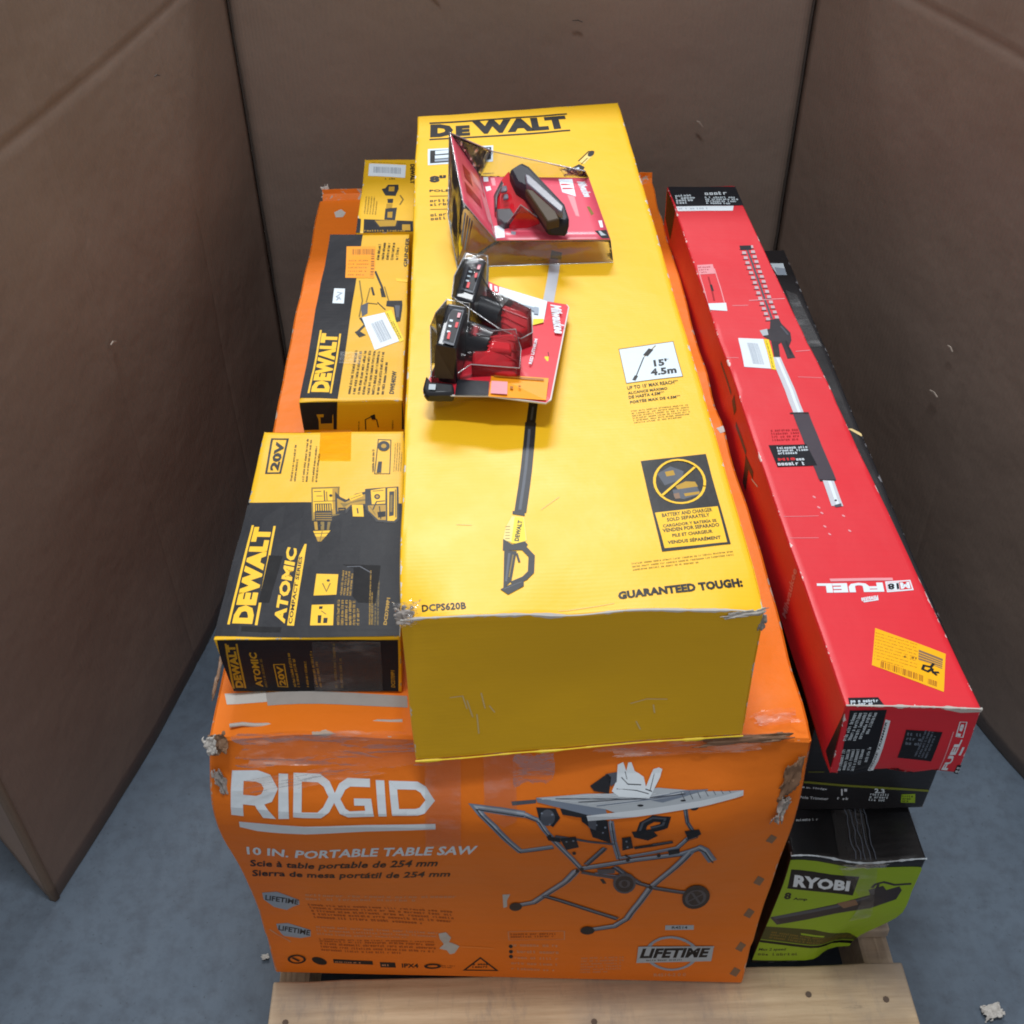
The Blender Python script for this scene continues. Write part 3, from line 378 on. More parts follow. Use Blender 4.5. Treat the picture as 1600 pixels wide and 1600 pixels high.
  ('front','product_picture','p','steel_dark_ink',[[.5421,.2427],[.544,.238],[.5408,.2369],[.539,.2412]],None),
  ('front','product_picture','p','steel_dark_ink',[[.5247,.2176],[.5397,.2395],[.5421,.2379],[.527,.216]],None),
  ('front','product_picture','p','steel_dark_ink',[[.5282,.2449],[.5423,.2107],[.5395,.2096],[.5254,.2437]],None),
  ('front','product_picture','p','charcoal_ink',[[.3283,.1923],[.3279,.1884],[.3269,.1848],[.3252,.1819],[.3231,.18],[.3207,.1792],[.3183,.1795],[.3161,.1811],[.3143,.1838],[.3132,.1872],[.3129,.1911],[.3132,.1951],[.3143,.1987],[.316,.2016],[.3181,.2036],[.3204,.2044],[.3228,.204],[.3249,.2023],[.3267,.1996],[.3278,.1962]],None),
  ('front','product_picture','p','charcoal_ink',[[.4203,.1317],[.42,.1286],[.4188,.126],[.417,.1238],[.4145,.1223],[.4118,.1215],[.409,.122],[.4064,.1232],[.4044,.1253],[.403,.1279],[.4024,.131],[.4028,.1342],[.4039,.1372],[.4058,.1396],[.4082,.1413],[.4109,.1419],[.4137,.1414],[.4162,.14],[.4183,.1377],[.4197,.1348]],None),
  ('front','product_picture','p','charcoal_ink',[[.5085,.4434],[.5083,.4424],[.5077,.4414],[.5067,.4406],[.5054,.4402],[.504,.44],[.5025,.4402],[.5011,.4407],[.5001,.4415],[.4993,.4425],[.499,.4435],[.4992,.4446],[.4998,.4456],[.5008,.4463],[.5021,.4468],[.5036,.447],[.5051,.4468],[.5064,.4463],[.5075,.4455],[.5082,.4445]],None),
  ('front','product_picture','p','steel_ink',[[.3445,.4377],[.3442,.4369],[.3433,.4366],[.3425,.4369],[.3421,.4377],[.3425,.4385],[.3433,.4388],[.3442,.4385]],None),
  ('front','product_picture','p','steel_ink',[[.3554,.4365],[.3551,.4356],[.3542,.4353],[.3533,.4356],[.353,.4364],[.3533,.4372],[.3542,.4375],[.3551,.4372]],None),
  ('front','product_picture','p','steel_ink',[[.3531,.4222],[.3527,.4211],[.3519,.4207],[.351,.4211],[.3507,.4221],[.351,.4232],[.3519,.4236],[.3527,.4232]],None),
  ('front','product_picture','p','steel_ink',[[.3721,.3893],[.3718,.388],[.3709,.3875],[.37,.3881],[.3696,.3894],[.37,.3908],[.3708,.3913],[.3717,.3907]],None),
  ('front','product_picture','p','steel_ink',[[.3795,.3914],[.3791,.3901],[.3783,.3896],[.3774,.3902],[.377,.3915],[.3773,.3929],[.3782,.3934],[.3791,.3928]],None),
  ('front','product_picture','p','steel_ink',[[.4026,.4221],[.4023,.4211],[.4015,.4206],[.4006,.421],[.4002,.4221],[.4005,.4231],[.4013,.4236],[.4022,.4231]],None),
  ('front','product_picture','p','steel_ink',[[.4104,.4097],[.4101,.4085],[.4093,.4079],[.4084,.4084],[.408,.4096],[.4083,.4109],[.4091,.4115],[.41,.411]],None),
  ('front','product_picture','p','steel_ink',[[.4122,.4185],[.4119,.4173],[.4111,.4168],[.4103,.4173],[.4099,.4184],[.4101,.4196],[.4109,.4201],[.4118,.4196]],None),
  ('front','product_picture','p','steel_ink',[[.4366,.3924],[.4364,.3909],[.4356,.3903],[.4347,.3909],[.4343,.3923],[.4345,.3937],[.4353,.3944],[.4362,.3938]],None),
  ('front','product_picture','p','steel_ink',[[.4388,.3796],[.4385,.3781],[.4377,.3775],[.4368,.378],[.4364,.3795],[.4366,.381],[.4374,.3817],[.4383,.3811]],None),
  ('front','product_picture','p','charcoal_ink',[[.3544,.4013],[.3538,.3987],[.3523,.3977],[.3508,.3987],[.35,.4013],[.3506,.4038],[.3521,.4048],[.3537,.4036]],None),
  ('front','product_picture','p','charcoal_ink',[[.3824,.3614],[.3819,.3584],[.3803,.3572],[.3787,.3585],[.3779,.3616],[.3785,.3645],[.3801,.3657],[.3817,.3644]],None),
  ('front','product_picture','p','charcoal_ink',[[.3935,.3197],[.3931,.3156],[.3916,.3139],[.3899,.3157],[.3889,.3198],[.3893,.3238],[.3908,.3254],[.3925,.3237]],None),
  ('front','product_picture','p','charcoal_ink',[[.443,.3478],[.4426,.3444],[.4411,.343],[.4394,.3445],[.4386,.3478],[.439,.351],[.4406,.3524],[.4421,.351]],None),
  ('front','product_picture','p','charcoal_ink',[[.4755,.3592],[.4751,.3559],[.4736,.3545],[.4719,.3559],[.471,.3592],[.4714,.3624],[.4729,.3638],[.4746,.3624]],None),
  ('front','product_picture','p','charcoal_ink',[[.4782,.2621],[.4781,.2576],[.4767,.2557],[.4747,.2575],[.4735,.2619],[.4736,.2663],[.475,.2682],[.4769,.2664]],None),
  ('front','product_picture','p','charcoal_ink',[[.3888,.314],[.3884,.3098],[.3869,.3081],[.3852,.3098],[.3843,.3141],[.3846,.3182],[.3861,.3198],[.3879,.3181]],None),
  ('front','product_picture','p','charcoal_ink',[[.4287,.3202],[.4284,.3164],[.427,.3148],[.4252,.3164],[.4242,.3203],[.4246,.3241],[.426,.3256],[.4278,.324]],None),
  ('front','product_picture','p','steel_dark_ink',[[.3915,.432],[.401,.4302],[.4013,.4139],[.3934,.4181]],None),
  ('front','product_picture','p','charcoal_ink',[[.3486,.4011],[.3633,.3976],[.3648,.3882],[.3513,.3921]],None),
  ('front','product_picture','p','charcoal_ink',[[.4182,.2892],[.4231,.2742],[.4193,.273],[.4144,.288]],None),
  ('front','product_picture','p','steel_ink',[[.4075,.3121],[.4335,.3036],[.4326,.3008],[.4066,.3093]],None),
  ('front','product_picture','p','steel_dark_ink',[[.4088,.3206],[.4286,.3243],[.4298,.3106],[.4115,.3062]],None),
  ('front','product_picture','p','charcoal_ink',[[.4372,.3612],[.4452,.3526],[.4434,.351],[.4355,.3595]],None),
  ('front','product_picture','p','charcoal_ink',[[.482,.3715],[.4938,.3757],[.4955,.3648],[.4841,.3603]],None),
  ('front','product_picture','p','steel_dark_ink',[[.311,.4505],[.3373,.4527],[.3373,.4487],[.3122,.4459]],None),
  ('front','product_picture','p','table_ink',[[.3372,.4551],[.3908,.4592],[.4141,.4593],[.4651,.4647],[.5561,.4565],[.4239,.4379],[.4099,.4429]],None),
  ('front','product_picture','p','steel_ink',[[.3372,.4551],[.4099,.4429],[.4124,.4364],[.3914,.4364],[.3385,.4502]],None),
  ('front','product_picture','p','table_light_ink',[[.3903,.4355],[.5554,.4567],[.556,.4502],[.3921,.4282]],None),
  ('front','product_picture','p','steel_ink',[[.4464,.4548],[.4935,.4618],[.5169,.4621],[.4701,.4502]],None),
  ('front','product_picture','p','table_light_ink',[[.3432,.454],[.4048,.4593],[.4048,.4586],[.3433,.4533]],None),
  ('front','product_picture','p','table_light_ink',[[.3529,.453],[.4191,.4594],[.4192,.4587],[.3529,.4523]],None),
  ('front','product_picture','p','table_light_ink',[[.3625,.452],[.4334,.4595],[.4335,.4588],[.3626,.4513]],None),
  ('front','product_picture','p','table_light_ink',[[.3721,.451],[.4478,.4596],[.4479,.4588],[.3722,.4503]],None),
  ('front','product_picture','p','table_light_ink',[[.3816,.4499],[.4623,.4597],[.4624,.459],[.3817,.4492]],None),
  ('front','product_picture','p','table_light_ink',[[.3911,.4488],[.477,.4599],[.4771,.4592],[.3911,.4481]],None),
  ('front','product_picture','p','table_light_ink',[[.4004,.4477],[.4917,.4603],[.4918,.4596],[.4005,.447]],None),
  ('front','product_picture','p','table_light_ink',[[.4097,.4468],[.5062,.4607],[.5063,.4599],[.4098,.4461]],None),
  ('front','product_picture','p','steel_dark_ink',[[.4891,.4609],[.4942,.4512],[.4937,.4509],[.4886,.4607]],None),
  ('front','product_picture','p','steel_dark_ink',[[.4976,.4612],[.5022,.4527],[.5017,.4525],[.4971,.4609]],None),
  ('front','product_picture','p','steel_dark_ink',[[.506,.4613],[.5101,.454],[.5096,.4537],[.5055,.461]],None),
  ('front','product_picture','p','steel_dark_ink',[[.5144,.4611],[.518,.455],[.5175,.4547],[.5139,.4608]],None),
  ('front','product_picture','p','steel_dark_ink',[[.5228,.4606],[.526,.4556],[.5255,.4553],[.5223,.4603]],None),
  ('front','product_picture','p','steel_dark_ink',[[.5313,.4598],[.5339,.4561],[.5334,.4558],[.5308,.4594]],None),
  ('front','product_picture','p','steel_dark_ink',[[.5398,.4587],[.5419,.4564],[.5414,.456],[.5394,.4583]],None),
  ('front','product_picture','p','steel_dark_ink',[[.3577,.4548],[.4605,.4548],[.4605,.4538],[.3577,.4538]],None),
  ('front','product_picture','p','steel_dark_ink',[[.3816,.451],[.4936,.459],[.4937,.458],[.3817,.45]],None),
  ('front','product_picture','p','steel_ink',[[.4004,.4473],[.5168,.4623],[.517,.4611],[.4006,.4461]],None),
  ('front','product_picture','p','charcoal_ink',[[.4498,.4474],[.4497,.4471],[.4492,.4467],[.4485,.4465],[.4476,.4463],[.4466,.4462],[.4456,.4463],[.4447,.4465],[.444,.4467],[.4435,.4471],[.4433,.4474],[.4435,.4478],[.4439,.4481],[.4446,.4484],[.4455,.4485],[.4465,.4486],[.4475,.4485],[.4485,.4484],[.4492,.4481],[.4497,.4478]],None),
  ('front','product_picture','p','charcoal_ink',[[.4944,.452],[.4943,.4517],[.4939,.4514],[.4932,.4512],[.4925,.451],[.4916,.451],[.4907,.451],[.4899,.4511],[.4893,.4513],[.4888,.4516],[.4887,.4518],[.4888,.4521],[.4892,.4524],[.4898,.4526],[.4906,.4528],[.4915,.4528],[.4924,.4528],[.4932,.4527],[.4938,.4525],[.4942,.4522]],None),
  ('front','product_picture','p','charcoal_ink',[[.3934,.4667],[.411,.478],[.415,.4746],[.4129,.4594],[.3977,.4618]],None),
  ('front','product_picture','p','steel_dark_ink',[[.4091,.4775],[.4209,.4798],[.4208,.4703],[.4151,.466]],None),
  ('front','product_picture','p','white_ink',[[.4159,.4616],[.4208,.4725],[.4213,.4877],[.4268,.4902],[.4303,.4806],[.432,.4896],[.4352,.49],[.4391,.4805],[.4487,.4748],[.4515,.4658],[.4588,.4825],[.4645,.4842],[.4682,.4825],[.4662,.4744],[.4553,.4548],[.4233,.4567]],None),
  ('front','product_picture','p','steel_dark_ink',[[.4258,.4749],[.4327,.4686],[.4322,.4675],[.4251,.4741]],None),
  ('front','product_picture','p','steel_dark_ink',[[.4327,.4686],[.4464,.4681],[.4463,.467],[.4322,.4675]],None),
  ('front','product_picture','p','steel_dark_ink',[[.4512,.4642],[.4583,.462],[.458,.4609],[.4509,.4631]],None),
  ('front','product_picture','p','steel_dark_ink',[[.4296,.4807],[.4317,.4725],[.4308,.4723],[.4286,.4804]],None),
  ('front','product_picture','p','steel_dark_ink',[[.4209,.4643],[.4418,.4628],[.4416,.4619],[.4208,.4634]],None),
  ('front','product_picture','p','steel_dark_ink',[[.4418,.4628],[.4549,.4597],[.4547,.4588],[.4416,.4619]],None),
  ('front','product_picture','p','steel_dark_ink',[[.4604,.4779],[.4562,.4614],[.4554,.4616],[.4596,.4781]],None),
  ('front','badge#3','p','table_ink',[[.507,.1439],[.5422,.1455],[.5435,.1348],[.5079,.1325]],None),
  ('front','badge#3','t','black_ink',[[.5159,.1356],[.5352,.1367],[.5154,.1419]],('R4514',.02,0)),
  ('front','badge#3','p','badge_ink',[[.5572,.0747],[.557,.067],[.5522,.0675],[.5524,.0743]],None),
  ('front','badge#3','p','badge_ink',[[.557,.067],[.5552,.0586],[.5506,.06],[.5522,.0675]],None),
  ('front','badge#3','p','badge_ink',[[.5552,.0586],[.5519,.0504],[.5476,.0527],[.5506,.06]],None),
  ('front','badge#3','p','badge_ink',[[.5519,.0504],[.5472,.0433],[.5435,.0464],[.5476,.0527]],None),
  ('front','badge#3','p','badge_ink',[[.5472,.0433],[.5412,.0376],[.5383,.0415],[.5435,.0464]],None),
  ('front','badge#3','p','badge_ink',[[.5412,.0376],[.5343,.0337],[.5325,.0383],[.5383,.0415]],None),
  ('front','badge#3','p','badge_ink',[[.5343,.0337],[.5268,.0319],[.5264,.0368],[.5325,.0383]],None),
  ('front','badge#3','p','badge_ink',[[.5268,.0319],[.519,.0324],[.52,.0372],[.5264,.0368]],None),
  ('front','badge#3','p','badge_ink',[[.519,.0324],[.5115,.0353],[.5137,.0396],[.52,.0372]],None),
  ('front','badge#3','p','badge_ink',[[.5115,.0353],[.5046,.04],[.5077,.0437],[.5137,.0396]],None),
  ('front','badge#3','p','badge_ink',[[.5046,.04],[.4986,.0464],[.5024,.0493],[.5077,.0437]],None),
  ('front','badge#3','p','badge_ink',[[.4986,.0464],[.4937,.0545],[.498,.0567],[.5024,.0493]],None),
  ('front','badge#3','p','badge_ink',[[.4937,.0545],[.4902,.0633],[.4948,.0647],[.498,.0567]],None),
  ('front','badge#3','p','badge_ink',[[.4902,.0633],[.4885,.0718],[.4933,.0723],[.4948,.0647]],None),
  ('front','badge#3','p','badge_ink',[[.4885,.0718],[.4885,.0796],[.4934,.0792],[.4933,.0723]],None),
  ('front','badge#3','p','badge_ink',[[.4885,.0796],[.4901,.088],[.4948,.0871],[.4934,.0792]],None),
  ('front','badge#3','p','badge_ink',[[.4901,.088],[.4926,.0998],[.4972,.0982],[.4948,.0871]],None),
  ('front','badge#3','p','badge_ink',[[.4926,.0998],[.4969,.1092],[.5009,.1064],[.4972,.0982]],None),
  ('front','badge#3','p','badge_ink',[[.4969,.1092],[.5029,.1152],[.5057,.1111],[.5009,.1064]],None),
  ('front','badge#3','p','badge_ink',[[.5029,.1152],[.51,.1184],[.5114,.1137],[.5057,.1111]],None),
  ('front','badge#3','p','badge_ink',[[.51,.1184],[.5175,.1196],[.5175,.1147],[.5114,.1137]],None),
  ('front','badge#3','p','badge_ink',[[.5175,.1196],[.5253,.1183],[.524,.1136],[.5175,.1147]],None),
  ('front','badge#3','p','badge_ink',[[.5253,.1183],[.5329,.1151],[.5304,.1109],[.524,.1136]],None),
  ('front','badge#3','p','badge_ink',[[.5329,.1151],[.5401,.1097],[.5367,.1062],[.5304,.1109]],None),
  ('front','badge#3','p','badge_ink',[[.5401,.1097],[.5467,.1013],[.5426,.0986],[.5367,.1062]],None),
  ('front','badge#3','p','badge_ink',[[.5467,.1013],[.5523,.0905],[.5479,.0885],[.5426,.0986]],None),
  ('front','badge#3','p','badge_ink',[[.5523,.0905],[.5557,.0822],[.5511,.0808],[.5479,.0885]],None),
  ('front','badge#3','p','badge_ink',[[.5557,.0822],[.5572,.0747],[.5524,.0743],[.5511,.0808]],None),
  ('front','badge#3','p','table_ink',[[.479,.0872],[.5742,.096],[.5746,.0594],[.4791,.0504]],None),
  ('front','badge#3','t','black_ink',[[.4821,.0621],[.5709,.0685],[.4817,.0828]],('LIFETIME',.05,.2)),
  ('front','badge#3','g','black_ink',[[.4914,.0548],[.5692,.0613],[.4907,.0605]],(1,.5)),
  ('front','badge#3','t','pale_orange_ink',[[.5039,.0142],[.5457,.0178],[.5034,.0231]],('R4514-2 0 0',.02,0)),
  ('front','fine_print#2','p','pale_orange_ink',[[.3117,.1246],[.3837,.1279],[.3825,.1267],[.313,.1235]],None),
  ('front','fine_print#2','p','pale_orange_ink',[[.3837,.1279],[.3848,.1053],[.3836,.1064],[.3825,.1267]],None),
  ('front','fine_print#2','p','pale_orange_ink',[[.3848,.1053],[.313,.1007],[.3141,.1019],[.3836,.1064]],None),
  ('front','fine_print#2','p','pale_orange_ink',[[.313,.1007],[.3117,.1246],[.313,.1235],[.3141,.1019]],None),
  ('front','fine_print#2','g','dark_orange_ink',[[.3156,.1087],[.3794,.111],[.3153,.1212]],(2,.6)),
  ('front','fine_print#2','g','pale_orange_ink',[[.316,.0196],[.3815,.02],[.3153,.0924]],(5,.3)),
  ('front','fine_print#2','g','pale_orange_ink',[[.4076,.019],[.4639,.0238],[.4077,.0624]],(6,.45)),
  ('front','fine_print#2','p','charcoal_ink',[[.3181,.0818],[.318,.0806],[.3176,.0795],[.3171,.0785],[.3163,.078],[.3155,.0778],[.3147,.078],[.314,.0784],[.3134,.0794],[.313,.0805],[.3128,.0817],[.313,.0829],[.3133,.0841],[.3139,.0851],[.3146,.0857],[.3154,.086],[.3162,.0858],[.317,.0852],[.3176,.0842],[.318,.083]],None),
  ('front','fine_print#2','p','charcoal_ink',[[.3181,.07],[.318,.0688],[.3176,.0676],[.317,.0666],[.3163,.066],[.3155,.0658],[.3147,.066],[.3139,.0665],[.3134,.0675],[.313,.0686],[.3129,.0699],[.313,.0711],[.3134,.0722],[.314,.0731],[.3147,.0736],[.3155,.0738],[.3163,.0736],[.3171,.0731],[.3176,.0723],[.318,.0712]],None),
  ('front','fine_print#2','p','charcoal_ink',[[.3181,.0579],[.318,.0565],[.3176,.0552],[.317,.0541],[.3162,.0534],[.3154,.0532],[.3146,.0534],[.3138,.0541],[.3133,.0551],[.3129,.0564],[.3128,.0578],[.3129,.0593],[.3133,.0606],[.3139,.0616],[.3147,.0623],[.3155,.0626],[.3163,.0624],[.317,.0617],[.3176,.0607],[.318,.0594]],None),
  ('front','staple_marks','p','scuffed_brown_ink',[[.5961,.4311],[.6007,.4416],[.6082,.4347],[.6042,.4239]],None),
  ('front','staple_marks','p','scuffed_brown_ink',[[.5953,.3558],[.5994,.3694],[.6076,.3607],[.6041,.3474]],None),
  ('front','staple_marks','p','scuffed_brown_ink',[[.5983,.2556],[.6016,.2733],[.6102,.2638],[.6072,.2473]],None),
  ('front','staple_marks','p','scuffed_brown_ink',[[.5997,.1713],[.6037,.1896],[.6121,.1807],[.6084,.1639]],None),
  ('front','staple_marks','p','scuffed_brown_ink',[[.6022,.0865],[.6047,.1109],[.6138,.1002],[.6109,.0799]],None),
  ('front','staple_marks','p','scuffed_brown_ink',[[.6021,.0254],[.6068,.0437],[.6154,.0351],[.6111,.0176]],None),
  ('front','tape#1','p','clear_tape',[[.0774,.5531],[.2007,.5584],[.2045,.5159],[.0629,.5143],[.0639,.5276]],None),
  ('front','tape#1','p','clear_tape',[[.2822,.5054],[.3164,.5054],[.3167,.4275],[.3036,.4166],[.2824,.4357]],None),
  ('front','tape#1','p','clear_tape',[[.2214,.5017],[.2585,.5053],[.256,.3743],[.2179,.3744]],None),
  ('top','liner_strip','p','torn_paper',[[.0072,.0591],[.0508,.0601],[.0548,.0451],[.0122,.0448]],None),
  ('top','liner_strip','p','grey_paper',[[.051,.0584],[.2009,.0535],[.2021,.0383],[.0555,.0397]],None),
  ('top','torn_hole','p','torn_paper',[[.0317,1.1926],[.043,1.2033],[.0527,1.1885],[.0488,1.1728],[.0363,1.1721]],None),
  ('top','tear#2','p','torn_paper',[[.6088,.5058],[.6184,.5109],[.6237,.5004],[.6124,.4958]],None),
 ],
 'pole': [
  ('top','brand_logo','p','black_ink',[[.0195,1.1225],[.2455,1.122],[.2453,1.1163],[.0196,1.1167]],None),
  ('top','brand_logo','p','black_ink',[[.0203,1.0591],[.2454,1.0563],[.2451,1.0507],[.0203,1.0537]],None),
  ('top','brand_logo','t','black_ink',[[.0213,1.0645],[.0578,1.0633],[.021,1.1141]],('D',.08,0)),
  ('top','brand_logo','t','black_ink',[[.0616,1.0637],[.0846,1.0632],[.0621,1.1036]],('E',.075,0)),
  ('top','brand_logo','t','black_ink',[[.0907,1.0657],[.243,1.062],[.0891,1.1167]],('WALT',.07,0)),
  ('top','voltage_badge','p','pale_blue_ink',[[.0187,1.0206],[.1199,1.0194],[.118,.9614],[.02,.9615]],None),
  ('top','voltage_badge','p','black_ink',[[.0224,1.0146],[.1168,1.0141],[.1153,.9685],[.0232,.9675]],None),
  ('top','voltage_badge','p','pale_blue_ink',[[.0301,1.0122],[.0549,1.0132],[.055,1.0009],[.0306,.9996]],None),
  ('top','voltage_badge','p','pale_blue_ink',[[.0301,.9954],[.0566,.9963],[.0568,.9843],[.0304,.9836]],None),
  ('top','voltage_badge','p','badge_ink',[[.03,.9804],[.0563,.9812],[.0561,.9725],[.0303,.9729]],None),
  ('top','voltage_badge','t','pale_blue_ink',[[.1061,.9921],[.1135,.992],[.1066,1.0108]],('V',.05,0)),
  ('top','voltage_badge','p','pale_blue_ink',[[.1067,.9921],[.1064,.9894],[.1034,.99],[.1037,.9923]],None),
  ('top','voltage_badge','p','pale_blue_ink',[[.1064,.9894],[.1058,.9869],[.1029,.9878],[.1034,.99]],None),
  ('top','voltage_badge','p','pale_blue_ink',[[.1058,.9869],[.1048,.9846],[.1021,.9859],[.1029,.9878]],None),
  ('top','voltage_badge','p','pale_blue_ink',[[.1048,.9846],[.1036,.9826],[.1013,.9845],[.1021,.9859]],None),
  ('top','voltage_badge','p','pale_blue_ink',[[.1036,.9826],[.1022,.9812],[.1004,.9836],[.1013,.9845]],None),
  ('top','voltage_badge','p','pale_blue_ink',[[.1022,.9812],[.1004,.9803],[.0996,.9832],[.1004,.9836]],None),
  ('top','voltage_badge','p','pale_blue_ink',[[.1004,.9803],[.0984,.9801],[.0989,.9832],[.0996,.9832]],None),
  ('top','voltage_badge','p','pale_blue_ink',[[.0984,.9801],[.0966,.9808],[.0981,.9835],[.0989,.9832]],None),
  ('top','voltage_badge','p','pale_blue_ink',[[.0966,.9808],[.095,.9822],[.0973,.9842],[.0981,.9835]],None),
  ('top','voltage_badge','p','pale_blue_ink',[[.095,.9822],[.0938,.984],[.0964,.9854],[.0973,.9842]],None),
  ('top','voltage_badge','p','pale_blue_ink',[[.0938,.984],[.0928,.9862],[.0957,.9872],[.0964,.9854]],None),
  ('top','voltage_badge','p','pale_blue_ink',[[.0928,.9862],[.0922,.9887],[.0952,.9892],[.0957,.9872]],None),
  ('top','voltage_badge','p','pale_blue_ink',[[.0922,.9887],[.0919,.9914],[.0949,.9915],[.0952,.9892]],None),
  ('top','voltage_badge','p','pale_blue_ink',[[.0919,.9914],[.0919,.9941],[.0949,.9939],[.0949,.9915]],None),
  ('top','voltage_badge','p','pale_blue_ink',[[.0919,.9941],[.0922,.9969],[.0952,.9963],[.0949,.9939]],None),
  ('top','voltage_badge','p','pale_blue_ink',[[.0922,.9969],[.0928,.9995],[.0957,.9985],[.0952,.9963]],None),
  ('top','voltage_badge','p','pale_blue_ink',[[.0928,.9995],[.0937,1.0018],[.0965,1.0005],[.0957,.9985]],None),
  ('top','voltage_badge','p','pale_blue_ink',[[.0937,1.0018],[.0949,1.0038],[.0974,1.002],[.0965,1.0005]],None),
  ('top','voltage_badge','p','pale_blue_ink',[[.0949,1.0038],[.0964,1.0054],[.0983,1.0029],[.0974,1.002]],None),
  ('top','voltage_badge','p','pale_blue_ink',[[.0964,1.0054],[.0982,1.0063],[.0991,1.0034],[.0983,1.0029]],None),
  ('top','voltage_badge','p','pale_blue_ink',[[.0982,1.0063],[.1002,1.0065],[.0997,1.0034],[.0991,1.0034]],None),
  ('top','voltage_badge','p','pale_blue_ink',[[.1002,1.0065],[.1021,1.0058],[.1005,1.0032],[.0997,1.0034]],None),
  ('top','voltage_badge','p','pale_blue_ink',[[.1021,1.0058],[.1036,1.0044],[.1013,1.0024],[.1005,1.0032]],None),
  ('top','voltage_badge','p','pale_blue_ink',[[.1036,1.0044],[.1048,1.0025],[.1021,1.0011],[.1013,1.0024]],None),
  ('top','voltage_badge','p','pale_blue_ink',[[.1048,1.0025],[.1058,1.0002],[.1029,.9993],[.1021,1.0011]],None),
  ('top','voltage_badge','p','pale_blue_ink',[[.1058,1.0002],[.1064,.9977],[.1034,.9971],[.1029,.9993]],None),
  ('top','voltage_badge','p','pale_blue_ink',[[.1064,.9977],[.1067,.9949],[.1037,.9948],[.1034,.9971]],None),
  ('top','voltage_badge','p','pale_blue_ink',[[.1067,.9949],[.1067,.9921],[.1037,.9923],[.1037,.9948]],None),
  ('top','caption#1','t','black_ink',[[.0224,.9006],[.0475,.9002],[.0219,.9235]],('8"',.06,0)),
  ('top','caption#1','t','black_ink',[[.0225,.8691],[.0848,.8636],[.0223,.8769]],('POLE SAW',.03,0)),
  ('top','caption#1','p','olive_ink',[[.0229,.8563],[.0614,.8531],[.0614,.8507],[.023,.8539]],None),
  ('top','caption#1','g','black_ink',[[.0236,.8216],[.0615,.8206],[.0232,.8457]],(2,.6)),
  ('top','caption#1','p','olive_ink',[[.0237,.8131],[.0615,.8096],[.0615,.8071],[.0237,.811]],None),
  ('top','caption#1','g','black_ink',[[.0246,.7767],[.0622,.776],[.0239,.8004]],(2,.6)),
  ('top','caption#1','g','black_ink',[[.0949,.9186],[.1386,.9159],[.095,.9247]],(1,.7)),
  ('top','product_picture','p','bar_ink',[[.2559,.9308],[.2489,.9393],[.2673,.969],[.275,.9678],[.2722,.9572]],None),
  ('top','product_picture','p','charcoal_ink',[[.2758,.9704],[.2759,.9677],[.2754,.9646],[.2744,.9615],[.2729,.9587],[.2713,.9564],[.2695,.9548],[.2678,.9541],[.2664,.9543],[.2653,.9556],[.2646,.9575],[.2645,.9604],[.265,.9635],[.266,.9667],[.2675,.9697],[.2691,.972],[.2709,.9737],[.2726,.9743],[.2741,.9739],[.2752,.9726]],None),
  ('top','product_picture','p','charcoal_ink',[[.2334,.9186],[.2482,.9318],[.256,.9206],[.2512,.906],[.2378,.905]],None),
  ('top','product_picture','p','pale_blue_ink',[[.2365,.9156],[.2472,.9219],[.2471,.9091],[.2381,.9076]],None),
  ('top','product_picture','p','charcoal_ink',[[.2219,.8994],[.2335,.9056],[.2347,.8949],[.2225,.893]],None),
  ('top','product_picture','p','black_ink',[[.2472,.9425],[.2672,.974],[.268,.9719],[.2488,.9415]],None),
  ('top','product_picture','p','black_ink',[[.2672,.974],[.2766,.9712],[.2761,.9695],[.268,.9719]],None),
  ('top','product_picture','p','olive_ink',[[.2507,.9319],[.2626,.9508],[.2642,.9499],[.2523,.9309]],None),
  ('top','product_picture','p','shaft_ink',[[.2003,.6631],[.1893,.5896],[.1753,.5917],[.1863,.6652]],None),
  ('top','product_picture','p','shaft_ink',[[.1893,.5896],[.1718,.4811],[.1579,.4832],[.1753,.5917]],None),
  ('top','product_picture','p','shaft_ink',[[.1718,.4811],[.1548,.3617],[.1408,.3637],[.1579,.4832]],None),
  ('top','product_picture','p','black_ink',[[.1869,.67],[.2008,.6616],[.1981,.6429],[.1839,.6465]],None),
  ('top','product_picture','p','black_ink',[[.1488,.3318],[.1423,.2878],[.1322,.2893],[.1388,.3333]],None),
  ('top','product_picture','p','steel_dark_ink',[[.143,.3182],[.1392,.2942],[.137,.2945],[.1407,.3185]],None),
  ('top','product_picture','p','charcoal_ink',[[.1434,.2897],[.1337,.2095],[.1216,.2111],[.1313,.2912]],None),
  ('top','product_picture','p','charcoal_ink',[[.1337,.2095],[.1244,.1422],[.1123,.1439],[.1216,.2111]],None),
  ('top','product_picture','p','steel_dark_ink',[[.1365,.2785],[.1284,.2102],[.1254,.2106],[.1335,.2788]],None),
  ('top','product_picture','p','steel_dark_ink',[[.1284,.2102],[.1196,.1471],[.1166,.1475],[.1254,.2106]],None),
  ('top','product_picture','p','charcoal_ink',[[.1108,.1462],[.123,.1441],[.1226,.1376],[.1105,.1415]],None),
  ('top','product_picture','p','bar_ink',[[.1099,.1383],[.1217,.1358],[.1226,.102],[.1174,.0955],[.0998,.1038],[.1028,.1213]],None),
  ('top','product_picture','p','bright_yellow_ink',[[.1126,.1371],[.1213,.1354],[.122,.1021],[.1172,.096],[.1075,.0989]],None),
  ('top','product_picture','t','black_ink',[[.115,.1005],[.1201,.1309],[.1106,.1017]],('DEWALT',.05,0)),
  ('top','product_picture','p','olive_ink',[[.1029,.1239],[.1075,.1236],[.1074,.1226],[.1029,.1229]],None),
  ('top','product_picture','p','olive_ink',[[.1027,.1195],[.1072,.1191],[.1071,.1182],[.1027,.1186]],None),
